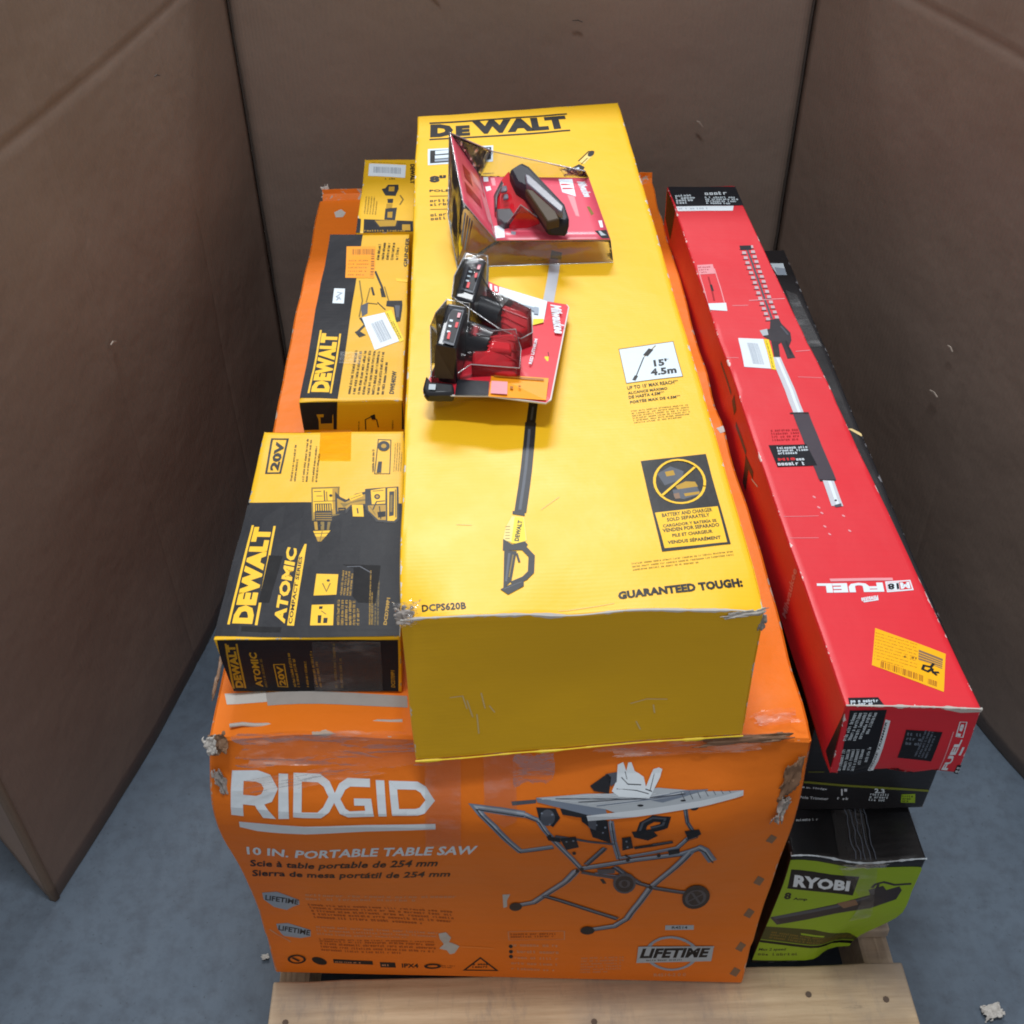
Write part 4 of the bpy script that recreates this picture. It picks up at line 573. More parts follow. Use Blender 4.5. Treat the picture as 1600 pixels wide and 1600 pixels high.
  ('top','product_picture','p','olive_ink',[[.1025,.1151],[.1069,.1147],[.1068,.1138],[.1024,.1142]],None),
  ('top','product_picture','p','olive_ink',[[.1022,.1107],[.1067,.1103],[.1066,.1094],[.1022,.1098]],None),
  ('top','product_picture','p','olive_ink',[[.102,.1063],[.1064,.106],[.1063,.105],[.1019,.1054]],None),
  ('top','product_picture','p','charcoal_ink',[[.0999,.1052],[.1086,.0967],[.1207,.1004],[.1235,.0955],[.1201,.0877],[.0988,.0884]],None),
  ('top','product_picture','p','charcoal_ink',[[.1003,.0887],[.1123,.0865],[.1051,.0457],[.0968,.0341]],None),
  ('top','product_picture','p','charcoal_ink',[[.1223,.0918],[.1295,.079],[.1232,.0776],[.1169,.0887]],None),
  ('top','product_picture','p','charcoal_ink',[[.1295,.079],[.1274,.0551],[.1214,.0575],[.1232,.0776]],None),
  ('top','product_picture','p','charcoal_ink',[[.1274,.0551],[.1199,.0457],[.1159,.0506],[.1214,.0575]],None),
  ('top','product_picture','p','charcoal_ink',[[.1199,.0457],[.1067,.0389],[.1039,.0444],[.1159,.0506]],None),
  ('top','product_picture','p','charcoal_ink',[[.094,.0344],[.106,.042],[.117,.0458],[.1164,.0374],[.1011,.0269]],None),
  ('top','product_picture','p','charcoal_ink',[[.1132,.0837],[.1151,.0708],[.113,.0705],[.1111,.0834]],None),
  ('top','product_picture','p','steel_dark_ink',[[.1062,.0839],[.1009,.0444],[.0988,.0447],[.104,.0842]],None),
  ('top','product_picture','p','olive_ink',[[.1093,.0816],[.1036,.0504],[.1024,.0506],[.108,.0818]],None),
  ('top','product_picture','p','steel_dark_ink',[[.0969,.0349],[.1145,.0438],[.1149,.0431],[.0973,.0341]],None),
  ('top','reach_sign','p','olive_ink',[[.25,.4251],[.3183,.4342],[.3184,.3608],[.2508,.3534]],None),
  ('top','reach_sign','p','pale_blue_ink',[[.2508,.4233],[.3174,.4326],[.3175,.362],[.2516,.3549]],None),
  ('top','reach_sign','p','black_ink',[[.2608,.36],[.2776,.4044],[.279,.4039],[.2622,.3595]],None),
  ('top','reach_sign','p','olive_ink',[[.2782,.4054],[.2949,.4273],[.2962,.4264],[.2795,.4044]],None),
  ('top','reach_sign','p','black_ink',[[.2586,.3596],[.2628,.3687],[.2666,.3669],[.2624,.3578]],None),
  ('top','reach_sign','p','black_ink',[[.2778,.4085],[.2865,.4218],[.2918,.4184],[.2831,.405]],None),
  ('top','reach_sign','t','black_ink',[[.2878,.3831],[.3039,.3851],[.2884,.3975]],("15'",.05,0)),
  ('top','reach_sign','t','black_ink',[[.2814,.3649],[.3122,.3683],[.2825,.3793]],('4.5m',.05,0)),
  ('top','reach_sign','g','black_ink',[[.3023,.3961],[.3115,.3972],[.3023,.3985]],(1,.7)),
  ('top','caption#2','t','black_ink',[[.2511,.3413],[.3111,.3485],[.2511,.3485]],("UP TO 15' MAX REACH**",.02,0)),
  ('top','caption#2','t','black_ink',[[.2507,.3325],[.2967,.3372],[.2508,.3387]],('ALCANCE MÁXIMO',.02,0)),
  ('top','caption#2','t','black_ink',[[.2506,.3238],[.292,.3285],[.2508,.3299]],('DE HASTA 4.5M**',.02,0)),
  ('top','caption#2','t','black_ink',[[.2511,.3145],[.3095,.3208],[.2512,.3209]],('PORTÉE MAX DE 4.5M**',.02,0)),
  ('top','caption#2','g','olive_ink',[[.2511,.2782],[.3177,.2842],[.2504,.3033]],(6,.5)),
  ('top','warning_sign','p','black_ink',[[.2498,.2143],[.3203,.22],[.3209,.083],[.2518,.0764]],None),
  ('top','warning_sign','p','box_yellow_ink',[[.2533,.1331],[.3181,.1382],[.3179,.0858],[.255,.0811]],None),
  ('top','warning_sign','p','charcoal_ink',[[.2908,.1826],[.2888,.1777],[.2856,.1739],[.2817,.1713],[.2774,.1702],[.273,.1707],[.2691,.1728],[.266,.1763],[.2639,.1809],[.2632,.1861],[.2639,.1916],[.2659,.1966],[.2691,.2008],[.2731,.2037],[.2775,.2048],[.2819,.2042],[.2858,.2018],[.2889,.198],[.2909,.1932],[.2915,.1879]],None),
  ('top','warning_sign','p','steel_dark_ink',[[.2642,.1923],[.2798,.2029],[.2925,.1941],[.2885,.1819],[.2694,.1736]],None),
  ('top','warning_sign','p','gold_ink',[[.2725,.1946],[.2818,.1967],[.2826,.1891],[.2734,.1873]],None),
  ('top','warning_sign','p','gold_ink',[[.28,.1717],[.2919,.1781],[.3016,.1766],[.3033,.169],[.282,.1657]],None),
  ('top','warning_sign','p','steel_dark_ink',[[.2762,.1659],[.3023,.1691],[.3043,.1572],[.2856,.1509],[.2763,.1542]],None),
  ('top','warning_sign','p','gold_ink',[[.287,.1596],[.3035,.1616],[.3028,.1578],[.2875,.1551]],None),
  ('top','warning_sign','p','scuffed_brown_ink',[[.2762,.16],[.2823,.1612],[.2823,.1525],[.277,.1521]],None),
  ('top','warning_sign','p','box_yellow_ink',[[.3115,.1687],[.3088,.1617],[.3064,.1629],[.3089,.1695]],None),
  ('top','warning_sign','p','box_yellow_ink',[[.3088,.1617],[.305,.1555],[.3028,.1572],[.3064,.1629]],None),
  ('top','warning_sign','p','box_yellow_ink',[[.305,.1555],[.3002,.1504],[.2984,.1524],[.3028,.1572]],None),
  ('top','warning_sign','p','box_yellow_ink',[[.3002,.1504],[.2946,.1466],[.2933,.149],[.2984,.1524]],None),
  ('top','warning_sign','p','box_yellow_ink',[[.2946,.1466],[.2886,.1443],[.2879,.1469],[.2933,.149]],None),
  ('top','warning_sign','p','box_yellow_ink',[[.2886,.1443],[.2824,.1436],[.2824,.1463],[.2879,.1469]],None),
  ('top','warning_sign','p','box_yellow_ink',[[.2824,.1436],[.2763,.1446],[.2771,.1472],[.2824,.1463]],None),
  ('top','warning_sign','p','box_yellow_ink',[[.2763,.1446],[.2707,.1473],[.2722,.1495],[.2771,.1472]],None),
  ('top','warning_sign','p','box_yellow_ink',[[.2707,.1473],[.2659,.1514],[.2679,.1532],[.2722,.1495]],None),
  ('top','warning_sign','p','box_yellow_ink',[[.2659,.1514],[.2621,.1568],[.2645,.1581],[.2679,.1532]],None),
  ('top','warning_sign','p','box_yellow_ink',[[.2621,.1568],[.2594,.1633],[.262,.1641],[.2645,.1581]],None),
  ('top','warning_sign','p','box_yellow_ink',[[.2594,.1633],[.258,.1705],[.2607,.1708],[.262,.1641]],None),
  ('top','warning_sign','p','box_yellow_ink',[[.258,.1705],[.2579,.1782],[.2606,.178],[.2607,.1708]],None),
  ('top','warning_sign','p','box_yellow_ink',[[.2579,.1782],[.2591,.186],[.2618,.1853],[.2606,.178]],None),
  ('top','warning_sign','p','box_yellow_ink',[[.2591,.186],[.2617,.1935],[.2642,.1924],[.2618,.1853]],None),
  ('top','warning_sign','p','box_yellow_ink',[[.2617,.1935],[.2656,.2004],[.2678,.1989],[.2642,.1924]],None),
  ('top','warning_sign','p','box_yellow_ink',[[.2656,.2004],[.2705,.2062],[.2724,.2043],[.2678,.1989]],None),
  ('top','warning_sign','p','box_yellow_ink',[[.2705,.2062],[.2762,.2106],[.2775,.2082],[.2724,.2043]],None),
  ('top','warning_sign','p','box_yellow_ink',[[.2762,.2106],[.2824,.2131],[.2831,.2105],[.2775,.2082]],None),
  ('top','warning_sign','p','box_yellow_ink',[[.2824,.2131],[.2888,.2137],[.2887,.2109],[.2831,.2105]],None),
  ('top','warning_sign','p','box_yellow_ink',[[.2888,.2137],[.2951,.2123],[.2941,.2097],[.2887,.2109]],None),
  ('top','warning_sign','p','box_yellow_ink',[[.2951,.2123],[.3008,.2091],[.2991,.2069],[.2941,.2097]],None),
  ('top','warning_sign','p','box_yellow_ink',[[.3008,.2091],[.3056,.2044],[.3035,.2026],[.2991,.2069]],None),
  ('top','warning_sign','p','box_yellow_ink',[[.3056,.2044],[.3094,.1984],[.307,.1972],[.3035,.2026]],None),
  ('top','warning_sign','p','box_yellow_ink',[[.3094,.1984],[.312,.1915],[.3093,.1908],[.307,.1972]],None),
  ('top','warning_sign','p','box_yellow_ink',[[.312,.1915],[.3132,.184],[.3105,.1838],[.3093,.1908]],None),
  ('top','warning_sign','p','box_yellow_ink',[[.3132,.184],[.313,.1763],[.3103,.1766],[.3105,.1838]],None),
  ('top','warning_sign','p','box_yellow_ink',[[.313,.1763],[.3115,.1687],[.3089,.1695],[.3103,.1766]],None),
  ('top','warning_sign','p','box_yellow_ink',[[.2632,.1585],[.304,.1998],[.3059,.198],[.2651,.1566]],None),
  ('top','warning_sign','t','black_ink',[[.2594,.1254],[.3115,.1307],[.2596,.1312]],('BATTERY AND CHARGER',.03,0)),
  ('top','warning_sign','t','black_ink',[[.2633,.1185],[.3074,.1234],[.2635,.1239]],('SOLD SEPARATELY',.03,0)),
  ('top','warning_sign','t','black_ink',[[.258,.1102],[.3129,.115],[.258,.1158]],('CARGADOR Y BATERÍA SE',.03,0)),
  ('top','warning_sign','t','black_ink',[[.2568,.1031],[.3146,.1081],[.2567,.1086]],('VENDEN POR SEPARADO',.03,0)),
  ('top','warning_sign','t','black_ink',[[.2651,.0957],[.306,.0994],[.2652,.1006]],('PILE ET CHARGEUR',.03,0)),
  ('top','warning_sign','t','black_ink',[[.259,.0862],[.3127,.0903],[.2593,.0921]],('VENDUS SÉPARÉMENT',.03,0)),
  ('top','fine_print','g','olive_ink',[[.221,.0513],[.3221,.0627],[.2207,.064]],(3,.4)),
  ('top','slogan','t','black_ink',[[.2032,.0146],[.3217,.0291],[.2034,.025]],('GUARANTEED TOUGH:',.06,0)),
  ('top','model_number','t','charcoal_ink',[[.0209,.0085],[.0617,.0095],[.0205,.0181]],('DCPS620B',.03,0)),
  ('top','scuff','p','light_scuff_ink',[[.0544,.1282],[.0696,.1269],[.0695,.1262],[.0544,.1275]],None),
  ('top','scuff','p','light_scuff_ink',[[.1391,.146],[.1587,.1639],[.1592,.1634],[.1396,.1454]],None),
  ('top','scuff','p','light_scuff_ink',[[.1466,.0062],[.1988,.0113],[.1989,.0107],[.1466,.0055]],None),
  ('front','scuff#2','p','light_scuff_ink',[[.0412,.092],[.0542,.093],[.0531,.0915],[.0413,.0906]],None),
  ('front','scuff#2','p','light_scuff_ink',[[.0542,.093],[.0574,.0734],[.056,.0732],[.0531,.0915]],None),
  ('front','scuff#2','p','light_scuff_ink',[[.0581,.0858],[.0624,.0605],[.061,.0603],[.0567,.0855]],None),
  ('front','scuff#2','p','light_scuff_ink',[[.0667,.0642],[.0674,.0348],[.066,.0348],[.0653,.0641]],None),
  ('front','scuff#2','p','light_scuff_ink',[[.0724,.0944],[.0752,.0716],[.0739,.0715],[.071,.0943]],None),
  ('front','scuff#2','p','light_scuff_ink',[[.0795,.0754],[.0846,.0646],[.0833,.0641],[.0782,.0749]],None),
  ('front','scuff#2','p','light_scuff_ink',[[.2177,.0628],[.2344,.0684],[.2346,.067],[.2181,.0615]],None),
  ('front','scuff#2','p','light_scuff_ink',[[.2344,.0684],[.2539,.0675],[.2539,.0661],[.2346,.067]],None),
  ('front','scuff#2','p','light_scuff_ink',[[.2254,.0345],[.2303,.0208],[.2289,.0203],[.224,.0341]],None),
  ('front','scuff#2','p','light_scuff_ink',[[.2413,.059],[.2434,.0458],[.242,.0455],[.2399,.0588]],None),
 ],
 'drill': [
  ('top','printed_band','p','box_black_ink',[[-.0016,.2134],[.1826,.2094],[.1826,-.0027],[.0001,.0047]],None),
  ('top','brand_logo','p','box_yellow_ink',[[.0112,.0206],[.0136,.0204],[.0136,.1735],[.0111,.1736]],None),
  ('top','brand_logo','p','box_yellow_ink',[[.0387,.0193],[.0413,.0193],[.0388,.1714],[.0363,.1714]],None),
  ('top','brand_logo','t','box_yellow_ink',[[.036,.0209],[.0349,.1695],[.0157,.0219]],('DEWALT',.07,0)),
  ('top','series_logo','t','box_yellow_ink',[[.068,.0215],[.0677,.1335],[.0564,.0248]],('ATOMIC',.05,0)),
  ('top','series_logo','p','box_yellow_ink',[[.0705,.0189],[.0773,.0182],[.0772,.1411],[.0749,.1411],[.0705,.121]],None),
  ('top','series_logo','t','box_black_ink',[[.0752,.0206],[.0748,.121],[.0713,.0215]],('COMPACT SERIES',.03,0)),
  ('top','voltage_badge','p','black_ink',[[.0158,.2676],[.0307,.2679],[.0332,.2653],[.0133,.2649]],None),
  ('top','voltage_badge','p','black_ink',[[.0307,.2679],[.0316,.3317],[.0343,.3344],[.0332,.2653]],None),
  ('top','voltage_badge','p','black_ink',[[.0316,.3317],[.0144,.3315],[.0117,.334],[.0343,.3344]],None),
  ('top','voltage_badge','p','black_ink',[[.0144,.3315],[.0158,.2676],[.0133,.2649],[.0117,.334]],None),
  ('top','voltage_badge','t','black_ink',[[.0292,.2709],[.0306,.3271],[.0178,.2713]],('20V',.05,0)),
  ('top','caption#1','g','black_ink',[[.0539,.2511],[.0509,.3218],[.0449,.2519]],(2,.5)),
  ('top','caption#1','g','black_ink',[[.0684,.25],[.0649,.3333],[.0595,.2509]],(2,.5)),
  ('top','caption#1','g','black_ink',[[.0804,.2491],[.0775,.3189],[.0716,.2499]],(2,.5)),
  ('top','icon_frame','p','black_ink',[[.1492,.2636],[.1665,.2635],[.1676,.2624],[.148,.2625]],None),
  ('top','icon_frame','p','black_ink',[[.1665,.2635],[.1665,.3286],[.1677,.3297],[.1676,.2624]],None),
  ('top','icon_frame','p','black_ink',[[.1665,.3286],[.1514,.3299],[.1503,.3312],[.1677,.3297]],None),
  ('top','icon_frame','p','black_ink',[[.1514,.3299],[.1492,.2636],[.148,.2625],[.1503,.3312]],None),
  ('top','icon_frame','p','charcoal_ink',[[.1659,.3169],[.1656,.3138],[.1645,.311],[.1628,.3088],[.1607,.3074],[.1584,.307],[.156,.3075],[.1538,.309],[.1521,.3113],[.1509,.3142],[.1505,.3173],[.1508,.3205],[.1519,.3233],[.1536,.3255],[.1558,.3268],[.1582,.3272],[.1606,.3266],[.1627,.3251],[.1644,.3228],[.1655,.32]],None),
  ('top','icon_frame','p','gold_ink',[[.1616,.317],[.1614,.3157],[.161,.3145],[.1602,.3135],[.1593,.3129],[.1582,.3127],[.1572,.313],[.1563,.3136],[.1555,.3146],[.155,.3158],[.1548,.3172],[.155,.3185],[.1555,.3197],[.1562,.3207],[.1571,.3212],[.1582,.3214],[.1592,.3212],[.1602,.3205],[.1609,.3195],[.1614,.3183]],None),
  ('top','icon_frame','p','charcoal_ink',[[.1509,.2648],[.1523,.2863],[.157,.2864],[.1567,.265]],None),
  ('top','icon_frame','g','black_ink',[[.1485,.2665],[.1473,.3211],[.1439,.2665]],(1,.5)),
  ('top','icon_frame','g','olive_ink',[[.1814,.2676],[.1827,.3243],[.1703,.2673]],(4,.4)),
  ('top','product_picture','p','olive_ink',[[.0736,.2385],[.108,.2401],[.1107,.1893],[.0801,.1786]],None),
  ('top','product_picture','p','box_yellow_ink',[[.0756,.2358],[.106,.2371],[.108,.1918],[.0816,.1817]],None),
  ('top','product_picture','p','gold_ink',[[.0805,.1936],[.1076,.2002],[.108,.1918],[.0816,.1817]],None),
  ('top','product_picture','p','gold_ink',[[.0994,.2361],[.106,.2371],[.1082,.1937],[.1034,.192]],None),
  ('top','product_picture','p','black_ink',[[.0807,.2088],[.1005,.2092],[.1018,.1949],[.0822,.1948]],None),
  ('top','product_picture','p','box_yellow_ink',[[.0832,.2075],[.0843,.1961],[.0832,.196],[.0821,.2074]],None),
  ('top','product_picture','p','box_yellow_ink',[[.0859,.2076],[.087,.1961],[.086,.196],[.0848,.2075]],None),
  ('top','product_picture','p','box_yellow_ink',[[.0886,.2076],[.0897,.1962],[.0887,.196],[.0875,.2075]],None),
  ('top','product_picture','p','box_yellow_ink',[[.0913,.2077],[.0924,.1962],[.0913,.1961],[.0902,.2076]],None),
  ('top','product_picture','p','box_yellow_ink',[[.0939,.2077],[.0951,.1962],[.094,.1961],[.0929,.2076]],None),
  ('top','product_picture','p','box_yellow_ink',[[.0966,.2078],[.0977,.1962],[.0967,.1961],[.0955,.2077]],None),
  ('top','product_picture','p','box_yellow_ink',[[.0993,.2079],[.1004,.1962],[.0993,.1961],[.0982,.2078]],None),
  ('top','product_picture','p','black_ink',[[.0904,.2335],[.0929,.213],[.0915,.2128],[.089,.2334]],None),
  ('top','product_picture','p','black_ink',[[.0789,.2132],[.1064,.2145],[.1065,.2134],[.079,.2121]],None),
  ('top','product_picture','p','black_ink',[[.0775,.2317],[.0866,.2322],[.0867,.2308],[.0775,.2303]],None),
  ('top','product_picture','p','olive_ink',[[.0936,.2308],[.0957,.213],[.0943,.2129],[.0922,.2307]],None),
  ('top','product_picture','p','black_ink',[[.0812,.2233],[.0888,.2233],[.0888,.2222],[.0812,.2222]],None),
  ('top','product_picture','p','black_ink',[[.1006,.2236],[.1006,.2227],[.1004,.222],[.1,.2214],[.0995,.221],[.0989,.2209],[.0983,.221],[.0977,.2214],[.0972,.222],[.0968,.2227],[.0966,.2235],[.0966,.2243],[.0968,.225],[.0972,.2256],[.0977,.226],[.0983,.2261],[.0989,.226],[.0995,.2257],[.1,.2251],[.1004,.2244]],None),
  ('top','product_picture','p','black_ink',[[.0817,.1948],[.1023,.1949],[.1032,.179],[.0831,.1792]],None),
  ('top','product_picture','p','gold_ink',[[.0833,.1922],[.1017,.1922],[.1017,.1912],[.0833,.1911]],None),
  ('top','product_picture','p','gold_ink',[[.0836,.1885],[.102,.1884],[.102,.1873],[.0836,.1873]],None),
  ('top','product_picture','p','gold_ink',[[.084,.1847],[.1023,.1846],[.1023,.1835],[.084,.1836]],None),
  ('top','product_picture','p','gold_ink',[[.0843,.1809],[.1026,.1808],[.1026,.1797],[.0843,.1799]],None),
  ('top','product_picture','p','box_black_ink',[[.0801,.1792],[.104,.179],[.1036,.1614],[.0825,.1619]],None),
  ('top','product_picture','p','gold_ink',[[.0824,.1773],[.0862,.1773],[.0882,.1636],[.0848,.1637]],None),
  ('top','product_picture','p','olive_ink',[[.09,.1772],[.0943,.1771],[.0953,.1634],[.0915,.1635]],None),
  ('top','product_picture','p','olive_ink',[[.0982,.177],[.1016,.177],[.1009,.1633],[.0983,.1633]],None),
  ('top','product_picture','p','box_yellow_ink',[[.0829,.1619],[.1026,.1626],[.0978,.153],[.0866,.1527]],None),
  ('top','product_picture','p','gold_ink',[[.0866,.1527],[.0978,.153],[.093,.1448],[.0893,.1449]],None),
  ('top','product_picture','p','black_ink',[[.0845,.1581],[.1004,.1588],[.1004,.1578],[.0846,.1571]],None),
  ('top','product_picture','p','black_ink',[[.0918,.1709],[.0917,.1704],[.0915,.1698],[.0912,.1694],[.0907,.1692],[.0902,.1691],[.0897,.1692],[.0892,.1695],[.0888,.1699],[.0885,.1704],[.0884,.171],[.0884,.1716],[.0886,.1721],[.089,.1725],[.0894,.1728],[.0899,.1728],[.0905,.1727],[.091,.1725],[.0914,.172],[.0917,.1715]],None),
  ('top','product_picture','p','olive_ink',[[.0938,.1615],[.0923,.1454],[.0912,.1455],[.0928,.1616]],None),
  ('top','product_picture','p','black_ink',[[.1033,.2308],[.1106,.2206],[.1179,.2157],[.128,.2264],[.1439,.2318],[.1467,.2051],[.137,.2038],[.1241,.2025],[.119,.1913],[.1065,.1898]],None),
  ('top','product_picture','p','gold_ink',[[.1065,.2185],[.1165,.211],[.1296,.2212],[.142,.2266],[.1435,.2085],[.1237,.2065],[.1168,.1965],[.1085,.195]],None),
  ('top','product_picture','p','olive_ink',[[.1106,.2101],[.1192,.2091],[.1318,.2153],[.1417,.2173],[.1419,.2139],[.1235,.2098],[.1155,.202]],None),
  ('top','product_picture','p','box_black_ink',[[.1088,.2015],[.1181,.2017],[.1177,.192],[.1097,.1918]],None),
  ('top','product_picture','p','gold_ink',[[.1103,.1982],[.1162,.1989],[.1163,.1979],[.1105,.1971]],None),
  ('top','product_picture','p','box_yellow_ink',[[.1248,.2065],[.1376,.2065],[.139,.1863],[.1265,.1863]],None),
  ('top','product_picture','p','black_ink',[[.132,.2006],[.1331,.1915],[.1315,.1913],[.1303,.2004]],None),
  ('top','product_picture','p','box_yellow_ink',[[.1197,.221],[.1353,.2284],[.1374,.222],[.1233,.2132]],None),
  ('top','product_picture','p','black_ink',[[.1228,.2175],[.1353,.2249],[.1357,.2242],[.1232,.2168]],None),
  ('top','product_picture','p','black_ink',[[.1389,.2349],[.1779,.2389],[.1795,.1808],[.1752,.175],[.1542,.1769],[.1408,.1985]],None),
  ('top','product_picture','p','box_yellow_ink',[[.1457,.2324],[.1628,.2364],[.1633,.2086],[.1479,.2072]],None),
  ('top','product_picture','p','gold_ink',[[.1433,.2051],[.1638,.2066],[.1646,.1803],[.1558,.1807],[.1443,.1965]],None),
  ('top','product_picture','p','box_yellow_ink',[[.1651,.2357],[.1758,.2369],[.1769,.1832],[.1738,.1788],[.1663,.1791]],None),
  ('top','product_picture','p','black_ink',[[.1674,.2297],[.1732,.2303],[.1733,.1882],[.1678,.1867]],None),
  ('top','product_picture','p','olive_ink',[[.1688,.2237],[.1714,.2237],[.1715,.1945],[.1689,.1938]],None),
  ('top','product_picture','p','black_ink',[[.1572,.2206],[.1571,.2192],[.1566,.2179],[.1559,.2168],[.1549,.2162],[.1539,.2159],[.1528,.2162],[.1518,.2169],[.151,.2179],[.1504,.2192],[.1502,.2207],[.1503,.2221],[.1507,.2234],[.1515,.2244],[.1524,.2251],[.1535,.2253],[.1547,.2251],[.1557,.2244],[.1565,.2234],[.157,.2221]],None),
  ('top','product_picture','p','gold_ink',[[.1555,.2206],[.1554,.2199],[.1552,.2193],[.1548,.2187],[.1543,.2184],[.1538,.2183],[.1532,.2184],[.1527,.2188],[.1523,.2193],[.1521,.2199],[.1519,.2207],[.152,.2214],[.1522,.222],[.1526,.2225],[.1531,.2229],[.1536,.223],[.1542,.2229],[.1547,.2225],[.1551,.222],[.1553,.2214]],None),
  ('top','product_picture','p','black_ink',[[.1485,.1981],[.1526,.2126],[.1538,.2111],[.15,.1976]],None),
  ('top','product_picture','p','black_ink',[[.1526,.2126],[.1626,.214],[.1628,.2124],[.1538,.2111]],None),
  ('top','product_picture','p','black_ink',[[.1572,.204],[.1593,.1821],[.158,.1819],[.1559,.2038]],None),
  ('top','product_picture','p','box_black_ink',[[.1544,.194],[.1637,.1955],[.164,.1866],[.1556,.1844]],None),
  ('top','product_picture','p','olive_ink',[[.146,.204],[.153,.1894],[.1521,.1889],[.145,.2036]],None),
  ('top','product_picture','p','black_ink',[[.1479,.2311],[.1608,.2324],[.1609,.2313],[.148,.23]],None),
  ('top','product_picture','p','olive_ink',[[.1752,.2336],[.1763,.1851],[.1749,.1851],[.1738,.2336]],None),
  ('top','feature_icons','p','box_yellow_ink',[[.0925,.0948],[.1158,.0935],[.1161,.0623],[.0927,.0623]],None),
  ('top','feature_icons','p','black_ink',[[.1078,.0842],[.1078,.0836],[.1076,.0831],[.1072,.0827],[.1067,.0824],[.1062,.0824],[.1056,.0825],[.1051,.0828],[.1046,.0832],[.1043,.0838],[.1042,.0844],[.1043,.085],[.1045,.0855],[.1049,.0859],[.1053,.0862],[.1059,.0862],[.1065,.0861],[.107,.0858],[.1074,.0854],[.1077,.0848]],None),
  ('top','feature_icons','p','olive_ink',[[.101,.0807],[.1054,.0693],[.1056,.0661],[.0997,.0802]],None),
  ('top','feature_icons','p','olive_ink',[[.1054,.0693],[.1077,.0802],[.1091,.0799],[.1056,.0661]],None),
  ('top','feature_icons','p','box_yellow_ink',[[.0921,.0486],[.1148,.0477],[.1158,.0172],[.0931,.0183]],None),
  ('top','feature_icons','p','box_black_ink',[[.0999,.0459],[.1037,.0457],[.1034,.0416],[.1,.0418]],None),
  ('top','feature_icons','p','box_black_ink',[[.0997,.0327],[.1034,.0325],[.1035,.0209],[.1002,.0211]],None),
  ('top','feature_icons','p','box_black_ink',[[.1057,.0285],[.1098,.0283],[.1097,.0206],[.1057,.0208]],None),
  ('top','feature_icons','p','olive_ink',[[.103,.0394],[.1083,.034],[.1075,.0332],[.1022,.0387]],None),
  ('top','feature_icons','g','gold_ink',[[.132,.0606],[.132,.0989],[.1192,.0617]],(4,.6)),
  ('top','feature_icons','g','gold_ink',[[.1424,.0163],[.1409,.0542],[.1185,.0176]],(6,.6)),
  ('top','feature_icons','g','olive_ink',[[.1617,.0163],[.1605,.102],[.1507,.0168]],(4,.6)),
  ('top','feature_icons','t','gold_ink',[[.1697,.0162],[.1723,.0561],[.1661,.0168]],('DCD709P1',.04,0)),
  ('top','gloss_label','p','gloss_black_ink',[[.1192,.1084],[.1609,.1061],[.1575,.0483],[.1393,.05],[.133,.06],[.1318,.1018]],None),
  ('top','gloss_label','p','steel_dark_ink',[[.1246,.1054],[.1387,.1054],[.1383,.1042],[.1246,.1042]],None),
  ('top','gloss_label','p','steel_dark_ink',[[.1387,.1054],[.1512,.0952],[.1504,.0943],[.1383,.1042]],None),
  ('top','gloss_label','p','gloss_black_ink',[[.0259,.0179],[.0654,.0164],[.0649,.0087],[.0263,.0103]],None),
  ('top','gloss_label','p','gloss_black_ink',[[.038,.1236],[.0532,.1221],[.0487,.0515],[.0379,.0519]],None),
  ('top','gloss_label','g','gold_ink',[[.1553,.0168],[.1535,.099],[.151,.0168]],(2,.6)),
  ('top','tape#1','p','amber_tape',[[.0734,.3494],[.1146,.3485],[.1175,.2894],[.0765,.2913]],None),
  ('front','printed_band','p','box_black_ink',[[.004,.0863],[.1836,.0804],[.1824,.0018],[-.0055,.0021]],None),
  ('front','brand_logo#2','p','gold_ink',[[.0006,.0067],[.003,.0067],[.0123,.0793],[.0105,.0794]],None),
  ('front','brand_logo#2','p','gold_ink',[[.014,.0073],[.016,.0074],[.0233,.0788],[.0215,.0788]],None),
  ('front','brand_logo#2','t','gold_ink',[[.0134,.0084],[.0205,.0777],[.0047,.0081]],('DEWALT',.06,0)),
  ('front','caption#2','t','gold_ink',[[.0354,.0092],[.0395,.065],[.0277,.0097]],('ATOMIC',.04,0)),
  ('front','caption#2','g','olive_ink',[[.0401,.0087],[.0439,.0645],[.0366,.0092]],(1,.7)),
  ('front','caption#2','p','gold_ink',[[.0527,.0106],[.0617,.0101],[.0629,.0087],[.0514,.0094]],None),
  ('front','caption#2','p','gold_ink',[[.0617,.0101],[.0639,.0454],[.0653,.0467],[.0629,.0087]],None),
  ('front','caption#2','p','gold_ink',[[.0639,.0454],[.0542,.0452],[.053,.0464],[.0653,.0467]],None),
  ('front','caption#2','p','gold_ink',[[.0542,.0452],[.0527,.0106],[.0514,.0094],[.053,.0464]],None),
  ('front','caption#2','t','gold_ink',[[.0611,.0118],[.063,.0436],[.054,.0118]],('20V',.04,0)),
  ('front','caption#2','g','gold_ink',[[.0766,.0092],[.0776,.0642],[.0683,.0099]],(2,.55)),
  ('front','caption#2','g','gold_ink',[[.0862,.009],[.09,.0764],[.0823,.0097]],(1,.55)),
  ('front','caption#2','g','gold_ink',[[.1004,.0088],[.0999,.0665],[.0923,.0095]],(2,.55)),
  ('front','caption#2','g','olive_ink',[[.1241,.0069],[.1272,.079],[.112,.0077]],(2,.4)),
  ('front','caption#2','t','gold_ink',[[.1791,.0079],[.179,.0348],[.1748,.0085]],('DCD709P1',.03,0)),
  ('front','tape#2','p','clear_tape',[[.0972,.0815],[.1657,.0799],[.1658,.0025],[.0909,.0029]],None),
 ],
 'grind': [
  ('top','printed_band','p','box_black_ink',[[-.0002,.442],[.0538,.4423],[.0473,.0049],[.0006,.0093]],None),
  ('top','brand_logo','p','box_yellow_ink',[[.0092,.0187],[.0115,.0187],[.0137,.1673],[.0112,.1674]],None),
